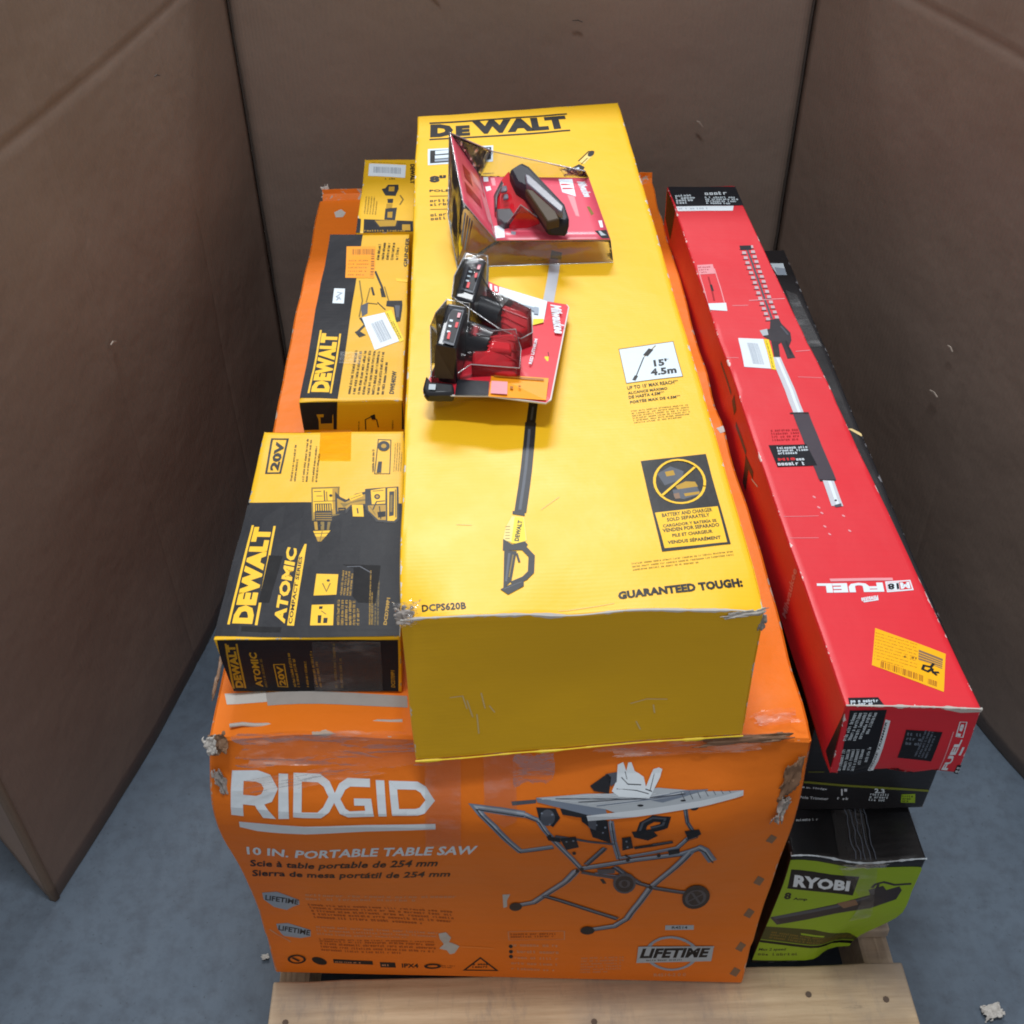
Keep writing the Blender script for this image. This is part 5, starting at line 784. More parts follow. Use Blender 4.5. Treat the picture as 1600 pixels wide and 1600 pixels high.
  ('top','brand_logo','p','box_yellow_ink',[[.0366,.0169],[.0388,.0168],[.0405,.1581],[.0381,.1581]],None),
  ('top','brand_logo','t','box_yellow_ink',[[.0355,.0193],[.0366,.1581],[.0131,.0211]],('DEWALT',.07,0)),
  ('top','product_picture','p','olive_ink',[[.0577,.3017],[.0655,.2446],[.0635,.2445],[.0557,.3014]],None),
  ('top','product_picture','p','olive_ink',[[.0655,.2446],[.0636,.2002],[.0616,.2003],[.0635,.2445]],None),
  ('top','product_picture','p','black_ink',[[.0802,.329],[.0921,.2847],[.0889,.284],[.077,.3281]],None),
  ('top','product_picture','p','black_ink',[[.0921,.2847],[.0974,.2543],[.0942,.2538],[.0889,.284]],None),
  ('top','product_picture','p','black_ink',[[.0773,.2829],[.0813,.2599],[.0782,.2593],[.0742,.2824]],None),
  ('top','product_picture','p','black_ink',[[.091,.2795],[.0942,.2544],[.0911,.254],[.0879,.2791]],None),
  ('top','product_picture','p','black_ink',[[.0988,.2439],[.1212,.2446],[.1216,.2334],[.1197,.1877],[.1134,.1855],[.1088,.226],[.0982,.2287]],None),
  ('top','product_picture','p','steel_dark_ink',[[.1104,.231],[.1178,.2309],[.1172,.1981],[.1136,.1982]],None),
  ('top','product_picture','p','steel_dark_ink',[[.0629,.2299],[.0727,.2395],[.0735,.2094],[.0664,.2001]],None),
  ('top','product_picture','p','black_ink',[[.0658,.1985],[.0739,.1801],[.0697,.1802],[.0623,.197]],None),
  ('top','product_picture','p','black_ink',[[.0739,.1801],[.064,.1607],[.0606,.1624],[.0697,.1802]],None),
  ('top','product_picture','p','black_ink',[[.0585,.1618],[.0634,.1662],[.074,.1539],[.0655,.1484]],None),
  ('top','product_picture','p','black_ink',[[.073,.238],[.0863,.235],[.0859,.2332],[.0726,.2361]],None),
  ('top','product_picture','p','olive_ink',[[.0739,.2801],[.0708,.2395],[.0692,.2396],[.0724,.2802]],None),
  ('top','product_picture','p','olive_ink',[[.1007,.2437],[.0938,.284],[.0953,.2842],[.1022,.244]],None),
  ('top','product_picture','p','black_ink',[[.0865,.2396],[.0982,.2189],[.0968,.2181],[.0852,.2388]],None),
  ('top','fine_print','g','black_ink',[[.1062,.0124],[.1089,.1141],[.0575,.0155]],(8,.5)),
  ('top','fine_print','g','black_ink',[[.1139,.3613],[.1154,.4153],[.0774,.3628]],(5,.5)),
  ('top','fine_print','t','black_ink',[[.1266,.3391],[.1284,.4296],[.121,.3403]],('GRINDER',.03,0)),
  ('top','fine_print','t','black_ink',[[.1176,.0133],[.1193,.0649],[.1115,.0143]],('DWE402W',.04,0)),
  ('top','orange_sticker','p','orange_sticker_ink',[[.03,.4045],[.0762,.4045],[.0783,.3079],[.0352,.3093]],None),
  ('top','orange_sticker','b','sticker_print_ink',[[.0408,.3785],[.0738,.3793],[.0398,.396]],(16,)),
  ('top','orange_sticker','g','sticker_print_ink',[[.0385,.3125],[.0712,.3124],[.0361,.3664]],(5,.3)),
  ('top','orange_sticker','b','sticker_print_ink',[[.0767,.3134],[.0754,.3962],[.0717,.3135]],(12,)),
  ('top','square_label','p','white_ink',[[.0218,.2794],[.0374,.2784],[.0389,.2368],[.0226,.2381]],None),
  ('top','square_label','p','badge_ink',[[.0273,.2701],[.0355,.2666],[.0319,.2655],[.0263,.2679]],None),
  ('top','square_label','p','badge_ink',[[.0355,.2666],[.0283,.2558],[.0253,.2556],[.0319,.2655]],None),
  ('top','square_label','p','badge_ink',[[.0283,.2558],[.035,.2484],[.0332,.2468],[.0253,.2556]],None),
  ('top','square_label','p','badge_ink',[[.0267,.2456],[.0304,.256],[.0326,.2552],[.0289,.2448]],None),
  ('top','barcode_sticker#1','p','white_ink',[[.0663,.1976],[.0967,.211],[.1197,.1374],[.0881,.1162]],None),
  ('top','barcode_sticker#1','p','bright_yellow_ink',[[.0971,.2125],[.1058,.2184],[.1261,.1398],[.1203,.1347]],None),
  ('top','barcode_sticker#1','b','badge_ink',[[.0946,.1335],[.1095,.1442],[.0798,.1823]],(12,)),
  ('top','barcode_sticker#1','g','badge_ink',[[.0849,.1307],[.0909,.135],[.0749,.18]],(1,.4)),
  ('top','barcode_sticker#1','g','black_ink',[[.123,.1443],[.103,.2134],[.1181,.1419]],(2,.6)),
  ('top','tape#1','p','clear_tape',[[.0426,.1121],[.0721,.1104],[.0711,.0805],[.0425,.0847]],None),
  ('top','tape#1','p','gloss_yellow_ink',[[.11,.3082],[.1292,.3026],[.1293,.2956],[.1117,.2988]],None),
  ('front','printed_band','p','box_black_ink',[[.002,.1015],[.0489,.1003],[.0436,.0552],[-.003,.0554]],None),
  ('front','brand_logo#2','p','gold_ink',[[.02,.0797],[.0293,.0798],[.0287,.0753],[.0245,.0753],[.0236,.0648],[.0388,.0649],[.0402,.0768],[.0415,.0798],[.0393,.0552],[.02,.0553],[.0218,.0708]],None),
  ('front','product_picture#2','p','black_ink',[[.0812,.0541],[.0815,.0703],[.0829,.0695],[.0826,.0541]],None),
  ('front','product_picture#2','p','black_ink',[[.0815,.0703],[.0902,.0749],[.0901,.0733],[.0829,.0695]],None),
  ('front','product_picture#2','p','black_ink',[[.0902,.0749],[.0977,.0699],[.0964,.0691],[.0901,.0733]],None),
  ('front','product_picture#2','p','black_ink',[[.0977,.0699],[.0992,.0575],[.0978,.0573],[.0964,.0691]],None),
  ('front','product_picture#2','p','black_ink',[[.0891,.0756],[.0953,.0784],[.0958,.0695],[.091,.0696]],None),
  ('front','product_picture#2','g','black_ink',[[.0736,.0535],[.0756,.0775],[.0712,.0535]],(1,.6)),
  ('front','product_picture#2','g','black_ink',[[.1177,.0535],[.1196,.0778],[.1148,.0535]],(1,.6)),
  ('front','product_picture#2','p','box_black_ink',[[.1313,.0983],[.1346,.0982],[.131,.0534],[.1281,.0534]],None),
 ],
 'imp': [
  ('top','printed_band','p','box_black_ink',[[.0,.0482],[.0061,.0446],[.0073,-.01],[-.004,-.0096]],None),
  ('top','printed_band','p','box_black_ink',[[.0107,.0441],[.0884,.036],[.0897,-.0148],[.0124,-.0103]],None),
  ('top','barcode_sticker#1','p','white_ink',[[.009,.2495],[.0737,.2411],[.0723,.1924],[.0087,.2007]],None),
  ('top','barcode_sticker#1','b','badge_ink',[[.0177,.2121],[.0659,.2066],[.0174,.236]],(26,)),
  ('top','barcode_sticker#1','g','black_ink',[[.0384,.1839],[.0701,.1855],[.038,.1927]],(1,.5)),
  ('top','barcode_sticker#1','g','olive_ink',[[.0134,.2522],[.075,.2453],[.0133,.2566]],(1,.5)),
  ('top','brand_logo','t','black_ink',[[.0808,.2454],[.0814,.1698],[.0886,.2456]],('DEWALT',.06,0)),
  ('top','product_picture','p','charcoal_ink',[[.034,.1515],[.04,.1542],[.044,.1668],[.0619,.1675],[.0629,.152],[.0578,.1256],[.0409,.1275]],None),
  ('top','product_picture','p','gold_ink',[[.0459,.1598],[.0558,.1602],[.0552,.1425],[.046,.1428]],None),
  ('top','product_picture','p','charcoal_ink',[[.0444,.114],[.0541,.1147],[.0537,.0992],[.0453,.0996]],None),
  ('top','product_picture','p','gold_ink',[[.0436,.0966],[.0538,.096],[.0531,.0811],[.0437,.0816]],None),
  ('top','product_picture','p','charcoal_ink',[[.0427,.0791],[.0614,.0822],[.0596,.0397],[.0425,.0423]],None),
  ('top','product_picture','p','gold_ink',[[.0467,.0671],[.0548,.0679],[.0546,.0477],[.0471,.0483]],None),
  ('top','product_picture','p','gold_ink',[[.0276,.0392],[.064,.0393],[.0622,.0169],[.0358,.0173]],None),
  ('top','product_picture','p','black_ink',[[.029,.0372],[.0367,.0188],[.0349,.0159],[.0265,.0362]],None),
  ('top','product_picture','p','black_ink',[[.0367,.0188],[.0609,.0195],[.0635,.0168],[.0349,.0159]],None),
  ('top','product_picture','p','black_ink',[[.0609,.0195],[.0626,.0382],[.0654,.038],[.0635,.0168]],None),
  ('top','product_picture','p','olive_ink',[[.0666,.1285],[.0718,.1118],[.0692,.1118],[.0643,.1277]],None),
  ('top','product_picture','p','olive_ink',[[.0718,.1118],[.0668,.0922],[.0645,.0928],[.0692,.1118]],None),
  ('top','fine_print','g','olive_ink',[[.0299,.0584],[.0294,.1232],[.0079,.0629]],(5,.4)),
  ('top','fine_print','g','gold_ink',[[.0134,.0023],[.0851,-.0031],[.0129,.0117]],(1,.5)),
  ('top','fine_print','p','gold_ink',[[.0714,.0246],[.0841,.0243],[.0849,.0028],[.0721,.0047]],None),
 ],
 'red': [
  ('top','end_band','p','box_black_ink',[[.0014,1.1374],[.1267,1.1342],[.1283,1.0658],[.0034,1.0634]],None),
  ('top','end_band','p','white_ink',[[.0033,1.0628],[.1081,1.0645],[.1031,1.0478],[.0037,1.0458]],None),
  ('top','end_band','g','badge_ink',[[.0067,1.0497],[.1017,1.0513],[.0071,1.0597]],(1,.5)),
  ('top','end_band','g','pale_blue_ink',[[.0064,1.0719],[.0432,1.0736],[.0093,1.1067]],(4,.75)),
  ('top','end_band','g','pale_blue_ink',[[.0601,1.0711],[.1204,1.0696],[.0623,1.0996]],(4,.7)),
  ('top','end_band','g','white_ink',[[.0644,1.1042],[.118,1.1047],[.0654,1.1161]],(1,.9)),
  ('top','product_picture','p','blade_ink',[[.0889,.9291],[.0953,.9289],[.0942,.92],[.0878,.9201]],None),
  ('top','product_picture','p','charcoal_ink',[[.0852,.919],[.0942,.9189],[.0942,.9169],[.0851,.917]],None),
  ('top','product_picture','p','blade_ink',[[.1039,.9313],[.1103,.9312],[.1093,.9224],[.1028,.9225]],None),
  ('top','product_picture','p','charcoal_ink',[[.1002,.9214],[.1093,.9213],[.1093,.9193],[.1002,.9194]],None),
  ('top','product_picture','p','blade_ink',[[.0878,.9122],[.0942,.9121],[.0931,.9033],[.0867,.9034]],None),
  ('top','product_picture','p','charcoal_ink',[[.0841,.9024],[.0932,.9023],[.0931,.9003],[.0841,.9004]],None),
  ('top','product_picture','p','blade_ink',[[.103,.9148],[.1094,.9148],[.1084,.9061],[.1019,.9061]],None),
  ('top','product_picture','p','charcoal_ink',[[.0993,.905],[.1084,.9051],[.1084,.9031],[.0993,.903]],None),
  ('top','product_picture','p','blade_ink',[[.0868,.8956],[.0932,.8956],[.0922,.8869],[.0858,.887]],None),
  ('top','product_picture','p','charcoal_ink',[[.0832,.8859],[.0922,.8859],[.0922,.8839],[.0832,.884]],None),
  ('top','product_picture','p','blade_ink',[[.1021,.8985],[.1086,.8986],[.1075,.89],[.101,.8899]],None),
  ('top','product_picture','p','charcoal_ink',[[.0983,.8888],[.1075,.889],[.1075,.887],[.0984,.8869]],None),
  ('top','product_picture','p','blade_ink',[[.0859,.8793],[.0923,.8793],[.0913,.8708],[.085,.8708]],None),
  ('top','product_picture','p','charcoal_ink',[[.0825,.8699],[.0914,.8698],[.0914,.8677],[.0824,.8678]],None),
  ('top','product_picture','p','blade_ink',[[.1012,.8825],[.1077,.8826],[.1066,.8741],[.1002,.8739]],None),
  ('top','product_picture','p','charcoal_ink',[[.0976,.8728],[.1066,.873],[.1067,.8711],[.0976,.8709]],None),
  ('top','product_picture','p','blade_ink',[[.0852,.8633],[.0915,.8632],[.0906,.8548],[.0844,.855]],None),
  ('top','product_picture','p','charcoal_ink',[[.0819,.8541],[.0907,.8538],[.0907,.8519],[.0818,.8522]],None),
  ('top','product_picture','p','blade_ink',[[.1005,.8665],[.1068,.8666],[.1058,.8581],[.0995,.8579]],None),
  ('top','product_picture','p','charcoal_ink',[[.0969,.8569],[.1058,.857],[.1058,.8551],[.0969,.855]],None),
  ('top','product_picture','p','blade_ink',[[.0846,.8477],[.0909,.8475],[.0901,.8395],[.0839,.8396]],None),
  ('top','product_picture','p','charcoal_ink',[[.0815,.8387],[.0902,.8385],[.0902,.8366],[.0814,.8369]],None),
  ('top','product_picture','p','blade_ink',[[.0997,.8507],[.1059,.8507],[.105,.8425],[.0988,.8425]],None),
  ('top','product_picture','p','charcoal_ink',[[.0963,.8416],[.105,.8415],[.105,.8396],[.0963,.8397]],None),
  ('top','product_picture','p','blade_ink',[[.0843,.8324],[.0904,.8323],[.0896,.8243],[.0836,.8243]],None),
  ('top','product_picture','p','charcoal_ink',[[.0811,.8233],[.0897,.8233],[.0897,.8214],[.0811,.8214]],None),
  ('top','product_picture','p','blade_ink',[[.0991,.8355],[.1053,.8354],[.1044,.8274],[.0983,.8275]],None),
  ('top','product_picture','p','charcoal_ink',[[.0959,.8266],[.1045,.8265],[.1045,.8246],[.0959,.8247]],None),
  ('top','product_picture','p','blade_ink',[[.0838,.817],[.0898,.8169],[.0888,.809],[.0828,.8087]],None),
  ('top','product_picture','p','charcoal_ink',[[.0803,.8077],[.0889,.808],[.089,.8062],[.0804,.8058]],None),
  ('top','product_picture','p','blade_ink',[[.0986,.8205],[.1047,.8206],[.1037,.8125],[.0977,.8125]],None),
  ('top','product_picture','p','charcoal_ink',[[.0952,.8116],[.1038,.8116],[.1038,.8098],[.0952,.8097]],None),
  ('top','product_picture','p','blade_ink',[[.0831,.8017],[.089,.8019],[.0882,.794],[.0823,.7939]],None),
  ('top','product_picture','p','charcoal_ink',[[.0798,.7928],[.0883,.7931],[.0883,.7913],[.0799,.7911]],None),
  ('top','product_picture','p','blade_ink',[[.0979,.8057],[.1039,.8057],[.103,.7979],[.0969,.7979]],None),
  ('top','product_picture','p','charcoal_ink',[[.0945,.7969],[.103,.797],[.103,.7952],[.0945,.7951]],None),
  ('top','product_picture','p','blade_ink',[[.0826,.7869],[.0885,.787],[.0876,.7789],[.0817,.7788]],None),
  ('top','product_picture','p','charcoal_ink',[[.0793,.7777],[.0877,.7778],[.0877,.7761],[.0793,.7759]],None),
  ('top','product_picture','p','blade_ink',[[.0972,.791],[.1031,.7911],[.1022,.783],[.0963,.7829]],None),
  ('top','product_picture','p','charcoal_ink',[[.0939,.7819],[.1022,.782],[.1023,.7802],[.094,.7801]],None),
  ('top','product_picture','p','blade_ink',[[.0819,.7719],[.0878,.772],[.0869,.7639],[.081,.7638]],None),
  ('top','product_picture','p','charcoal_ink',[[.0785,.7628],[.087,.763],[.087,.7612],[.0786,.761]],None),
  ('top','product_picture','p','blade_ink',[[.0966,.7759],[.1025,.776],[.1016,.7682],[.0957,.7682]],None),
  ('top','product_picture','p','charcoal_ink',[[.0933,.7672],[.1016,.7672],[.1016,.7654],[.0934,.7653]],None),
  ('top','product_picture','p','blade_ink',[[.0811,.7568],[.0871,.7569],[.0862,.7492],[.0803,.7491]],None),
  ('top','product_picture','p','charcoal_ink',[[.0779,.7481],[.0863,.7483],[.0863,.7465],[.078,.7463]],None),
  ('top','product_picture','p','blade_ink',[[.096,.7611],[.1018,.761],[.1008,.7532],[.095,.7532]],None),
  ('top','product_picture','p','charcoal_ink',[[.0927,.7523],[.1009,.7522],[.1009,.7504],[.0926,.7506]],None),
  ('top','product_picture','p','blade_ink',[[.0806,.7422],[.0865,.7423],[.0857,.7347],[.0799,.7346]],None),
  ('top','product_picture','p','charcoal_ink',[[.0776,.7336],[.0858,.7338],[.0859,.7321],[.0777,.7318]],None),
  ('top','product_picture','p','blade_ink',[[.0953,.7465],[.1011,.7464],[.1002,.7388],[.0945,.7389]],None),
  ('top','product_picture','p','charcoal_ink',[[.0922,.738],[.1003,.7379],[.1003,.7362],[.0921,.7363]],None),
  ('top','product_picture','p','blade_ink',[[.0803,.7278],[.086,.728],[.0853,.7204],[.0796,.7201]],None),
  ('top','product_picture','p','charcoal_ink',[[.0772,.7191],[.0853,.7194],[.0854,.7177],[.0773,.7173]],None),
  ('top','product_picture','p','blade_ink',[[.0948,.7323],[.1005,.7323],[.0998,.7249],[.0941,.7249]],None),
  ('top','product_picture','p','charcoal_ink',[[.0918,.7239],[.0999,.724],[.0999,.7222],[.0918,.7222]],None),
  ('top','product_picture','p','blade_ink',[[.0798,.7133],[.0855,.7136],[.0848,.7062],[.0791,.7059]],None),
  ('top','product_picture','p','charcoal_ink',[[.0768,.7049],[.0848,.7053],[.0849,.7036],[.0768,.7032]],None),
  ('top','product_picture','p','blade_ink',[[.0944,.7183],[.1001,.7184],[.0993,.7109],[.0936,.7108]],None),
  ('top','product_picture','p','charcoal_ink',[[.0913,.7099],[.0994,.71],[.0994,.7083],[.0913,.7081]],None),
  ('top','product_picture','p','steel_dark_ink',[[.0999,.9245],[.0899,.7101],[.0867,.7103],[.0967,.9247]],None),
  ('top','product_picture','p','charcoal_ink',[[.0875,.9302],[.1071,.9312],[.1047,.9168],[.0862,.9159]],None),
  ('top','product_picture','p','trimmer_dark_ink',[[.0854,.7079],[.099,.7105],[.0994,.6974],[.1069,.6739],[.1042,.6565],[.0961,.6397],[.0971,.6103],[.0853,.6076],[.0877,.6509],[.0795,.6411],[.0752,.6134],[.0669,.6093],[.0743,.6559],[.0657,.6651],[.0637,.6794],[.079,.6843]],None),
  ('top','product_picture','p','table_ink',[[.063,.6794],[.0748,.6841],[.0736,.6694],[.065,.667]],None),
  ('top','product_picture','p','trimmer_dark_ink',[[.0743,.6559],[.0852,.6593],[.0759,.6115],[.0669,.6093]],None),
  ('top','product_picture','p','steel_dark_ink',[[.0981,.6913],[.1037,.6701],[.1011,.6694],[.0955,.6906]],None),
  ('top','product_picture','p','charcoal_ink',[[.0975,.6564],[.0945,.6177],[.0916,.618],[.0945,.6566]],None),
  ('top','product_picture','p','shaft_ink',[[.0763,.6113],[.0766,.4815],[.0631,.4815],[.0628,.6113]],None),
  ('top','product_picture','p','white_ink',[[.0733,.6094],[.073,.4826],[.0693,.4826],[.0695,.6094]],None),
  ('top','product_picture','p','charcoal_ink',[[.06,.4834],[.0822,.4845],[.0824,.4816],[.0602,.4804]],None),
  ('top','product_picture','p','grip_ink',[[.0828,.4807],[.0812,.3492],[.0605,.3494],[.062,.4809]],None),
  ('top','product_picture','p','charcoal_ink',[[.0581,.4824],[.0829,.4844],[.0831,.4818],[.0584,.4798]],None),
  ('top','product_picture','p','charcoal_ink',[[.061,.3485],[.0799,.3501],[.0801,.3476],[.0612,.346]],None),
  ('top','product_picture','p','shaft_ink',[[.0779,.3473],[.0767,.301],[.0634,.3014],[.0647,.3477]],None),
  ('top','product_picture','p','white_ink',[[.0743,.3469],[.073,.3034],[.0694,.3035],[.0707,.347]],None),
  ('top','product_picture','p','charcoal_ink',[[.0723,.3113],[.072,.3108],[.0717,.3103],[.0712,.3098],[.0708,.3097],[.0703,.3095],[.0698,.3096],[.0695,.3098],[.0693,.3102],[.0692,.3107],[.0693,.3112],[.0695,.3117],[.0698,.3122],[.0703,.3127],[.0708,.3129],[.0712,.313],[.0717,.3129],[.072,.3127],[.0723,.3123],[.0723,.3119]],None),
  ('top','product_picture','p','steel_dark_ink',[[.0668,.3028],[.0757,.3063],[.0748,.3007],[.0674,.2989]],None),
  ('top','warning_label','g','dark_red_ink',[[.0228,.4214],[.0592,.425],[.0259,.447]],(4,.5)),
  ('top','warning_label','p','box_black_ink',[[.016,.4137],[.0633,.417],[.0657,.3757],[.017,.371]],None),
  ('top','warning_label','g','pale_blue_ink',[[.0236,.3953],[.0626,.3989],[.0253,.411]],(3,.7)),
  ('top','warning_label','t','red_sticker_ink',[[.0208,.383],[.0421,.3853],[.0209,.3883]],('M18',.05,0)),
  ('top','warning_label','g','white_ink',[[.0429,.3843],[.0622,.3865],[.0432,.3898]],(1,.8)),
  ('top','warning_label','g','white_ink',[[.0185,.3739],[.062,.3772],[.0186,.38]],(1,.9)),
  ('top','fuel_logo','p','white_ink',[[.0876,.1749],[.1153,.1783],[.1139,.1624],[.0846,.1581]],None),
  ('top','fuel_logo','p','red_sticker_ink',[[.0887,.1731],[.1137,.1764],[.1126,.1642],[.0859,.1602]],None),
  ('top','fuel_logo','p','white_ink',[[.0889,.1726],[.1019,.1743],[.0994,.1626],[.0864,.1607]],None),
  ('top','fuel_logo','t','box_black_ink',[[.1012,.1731],[.0889,.1715],[.0991,.1633]],('18',.05,0)),
  ('top','fuel_logo','t','white_ink',[[.113,.175],[.1026,.1736],[.1113,.1651]],('M',.06,0)),
  ('top','fuel_logo','t','white_ink',[[.0843,.1734],[.0134,.1699],[.082,.1589]],('FUEL',.06,0)),
  ('top','fuel_logo','p','pink_ink',[[.0291,.1776],[.0971,.1811],[.0965,.1769],[.0293,.1734]],None),
  ('top','fuel_logo','t','white_ink',[[.0734,.1535],[.0544,.1489],[.0729,.146]],('Milwaukee',.03,.3)),
  ('top','fuel_logo','p','white_ink',[[.0552,.1436],[.0713,.1472],[.0716,.1457],[.0556,.142]],None),
  ('top','orange_sticker','p','gold_sticker_ink',[[.0564,.1046],[.1166,.0714],[.0972,.0202],[.0384,.0527]],None),
  ('top','orange_sticker','g','sticker_print_ink',[[.0426,.0599],[.0802,.0438],[.0558,.1003]],(9,.25)),
  ('top','orange_sticker','p','scuffed_brown_ink',[[.0912,.0757],[.1114,.0642],[.106,.0505],[.0865,.0619]],None),
  ('top','orange_sticker','p','gold_sticker_ink',[[.0903,.0724],[.1102,.0609],[.1097,.0601],[.0898,.0716]],None),
  ('top','orange_sticker','p','gold_sticker_ink',[[.0891,.0688],[.1092,.0581],[.1088,.0573],[.0887,.068]],None),
  ('top','orange_sticker','p','gold_sticker_ink',[[.0879,.0651],[.1083,.0553],[.1079,.0545],[.0875,.0643]],None),
  ('top','orange_sticker','p','gold_sticker_ink',[[.0867,.0615],[.1073,.0526],[.107,.0517],[.0864,.0607]],None),
  ('top','orange_sticker','b','sticker_print_ink',[[.046,.0499],[.0823,.0319],[.0487,.0582]],(24,)),
  ('top','orange_sticker','b','sticker_print_ink',[[.0853,.03],[.0934,.026],[.0881,.0372]],(7,)),
  ('top','orange_sticker','p','black_ink',[[.1011,.0565],[.0968,.0518],[.0943,.0528],[.0992,.0582]],None),
  ('top','orange_sticker','p','black_ink',[[.0968,.0518],[.0967,.0467],[.0942,.0441],[.0943,.0528]],None),
  ('top','orange_sticker','p','black_ink',[[.0967,.0467],[.1014,.0468],[.1014,.0443],[.0942,.0441]],None),
  ('top','orange_sticker','p','black_ink',[[.0952,.0511],[.09,.0526],[.0888,.0556],[.0959,.0535]],None),
  ('top','orange_sticker','p','black_ink',[[.09,.0526],[.088,.0494],[.0846,.0486],[.0888,.0556]],None),
  ('top','orange_sticker','p','black_ink',[[.088,.0494],[.0906,.0477],[.0906,.0447],[.0846,.0486]],None),
  ('top','orange_sticker','p','black_ink',[[.0906,.0477],[.0964,.0514],[.0978,.0493],[.0906,.0447]],None),
  ('top','orange_sticker','p','black_ink',[[.0964,.0459],[.0988,.0421],[.0969,.0409],[.0945,.0448]],None),
  ('top','orange_sticker','t','black_ink',[[.0725,.0644],[.0844,.0618],[.0735,.067]],('6  41',.02,0)),
  ('top','barcode_sticker#1','p','white_ink',[[.0282,.6612],[.0642,.6596],[.056,.583],[.0202,.5867]],None),
  ('top','barcode_sticker#1','p','bright_yellow_ink',[[.0646,.6596],[.0718,.6583],[.0623,.5801],[.0563,.5823]],None),
  ('top','barcode_sticker#1','b','badge_ink',[[.0338,.5941],[.049,.5926],[.0379,.6492]],(16,)),
  ('top','barcode_sticker#1','g','badge_ink',[[.0291,.596],[.0312,.5956],[.0306,.6442]],(1,.5)),
  ('top','barcode_sticker#1','g','black_ink',[[.0605,.5849],[.0684,.6573],[.0578,.5849]],(1,.6)),
  ('top','size_inset','p','pink_ink',[[.0044,.867],[.0303,.8699],[.0285,.84],[.0022,.8372]],None),
  ('top','size_inset','g','dark_red_ink',[[.0035,.8401],[.0259,.8423],[.0053,.8636]],(3,.5)),
  ('top','size_inset','p','pink_ink',[[.0047,.8547],[.0011,.7529],[-.0004,.7529],[.0032,.8547]],None),
  ('top','size_inset','p','pink_ink',[[.0309,.856],[.0272,.7539],[.0256,.754],[.0294,.856]],None),
  ('top','size_inset','p','white_ink',[[-.003,.7514],[.0289,.7545],[.0265,.7313],[-.0011,.7336]],None),
  ('top','size_inset','p','dark_red_ink',[[.0171,.8305],[.0128,.7602],[.0102,.7603],[.0145,.8306]],None),
  ('top','size_inset','p','charcoal_ink',[[.0166,.8067],[.0159,.7878],[.0123,.7879],[.013,.8069]],None),
  ('top','scuff','p','pink_ink',[[.0372,.7479],[.0616,.7492],[.0617,.7478],[.0373,.7465]],None),
  ('top','scuff','p','pink_ink',[[.0657,.7624],[.1219,.7674],[.1221,.7656],[.0658,.7605]],None),
  ('top','scuff','p','pink_ink',[[.1016,.6265],[.1227,.6298],[.1229,.6286],[.1018,.6253]],None),
  ('top','scuff','p','pink_ink',[[-.0059,.6091],[.0171,.6092],[.0171,.6082],[-.0059,.6081]],None),
  ('top','scuff','p','pink_ink',[[.0886,.5652],[.1205,.5637],[.1205,.5628],[.0886,.5643]],None),
  ('top','scuff','p','pink_ink',[[.0487,.3154],[.0478,.315],[.0465,.3158],[.0456,.3174],[.0458,.3187],[.0467,.3191],[.048,.3183],[.0489,.3167]],None),
  ('top','scuff','p','pink_ink',[[.0495,.297],[.0486,.2966],[.0473,.2974],[.0464,.299],[.0465,.3003],[.0475,.3007],[.0488,.2999],[.0497,.2984]],None),
  ('top','scuff','p','pink_ink',[[.0507,.2872],[.0497,.2868],[.0485,.2876],[.0476,.2891],[.0477,.2905],[.0487,.2909],[.05,.2901],[.0508,.2886]],None),
  ('top','scuff','p','pink_ink',[[.0485,.2637],[.0476,.2633],[.0463,.2641],[.0455,.2656],[.0456,.2669],[.0465,.2672],[.0478,.2665],[.0486,.265]],None),
  ('top','scuff','p','pink_ink',[[.0506,.2505],[.0496,.2501],[.0484,.2509],[.0476,.2523],[.0477,.2536],[.0486,.2539],[.0498,.2532],[.0506,.2517]],None),
  ('top','scuff','p','pink_ink',[[.0739,.2825],[.073,.2821],[.0717,.2829],[.071,.2844],[.0711,.2857],[.0721,.2861],[.0733,.2853],[.0741,.2838]],None),
  ('top','scuff','p','pink_ink',[[.0741,.2566],[.0731,.2562],[.0719,.257],[.0711,.2584],[.0712,.2597],[.0722,.2601],[.0734,.2594],[.0742,.2579]],None),
  ('top','scuff','p','pink_ink',[[.0039,.281],[.0443,.284],[.0443,.2833],[.004,.2803]],None),
  ('top','scuff','p','pink_ink',[[.0025,.2438],[.0351,.2456],[.0351,.2449],[.0025,.2431]],None),
  ('top','corner_patch','p','box_black_ink',[[.0044,.0099],[.033,.0112],[.0364,-.0003],[.0029,-.0022]],None),
  ('top','corner_patch','g','pale_blue_ink',[[.0046,-.0],[.0316,.0012],[.006,.0076]],(2,.8)),
  ('front','spec_panel','p','box_black_ink',[[.0048,.1036],[.0418,.1051],[.0429,-.0057],[.0093,-.0019]],None),
  ('front','spec_panel','g','pale_blue_ink',[[.0335,.1007],[.0287,.0568],[.0081,.0998]],(5,.6)),
  ('front','spec_panel','g','pale_blue_ink',[[.03,.0436],[.031,.0047],[.0059,.0438]],(5,.6)),
  ('front','spec_panel','g','pale_blue_ink',[[.0365,.0471],[.0371,.0018],[.0317,.0472]],(1,.6)),
  ('front','spec_panel','p','white_ink',[[.0431,.0909],[.0484,.0888],[.0475,-.0029],[.0412,.002]],None),
  ('front','spec_panel','t','box_black_ink',[[.044,.0021],[.0458,.0868],[.0417,.0042]],('HEDGE TRIMMER',.03,0)),
  ('front','fuel_logo#2','p','white_ink',[[.1175,.0894],[.1254,.0895],[.1245,.0885],[.1185,.0884]],None),
  ('front','fuel_logo#2','p','white_ink',[[.1254,.0895],[.1267,.0634],[.1256,.0646],[.1245,.0885]],None),
  ('front','fuel_logo#2','p','white_ink',[[.1267,.0634],[.1184,.0648],[.1194,.0656],[.1256,.0646]],None),
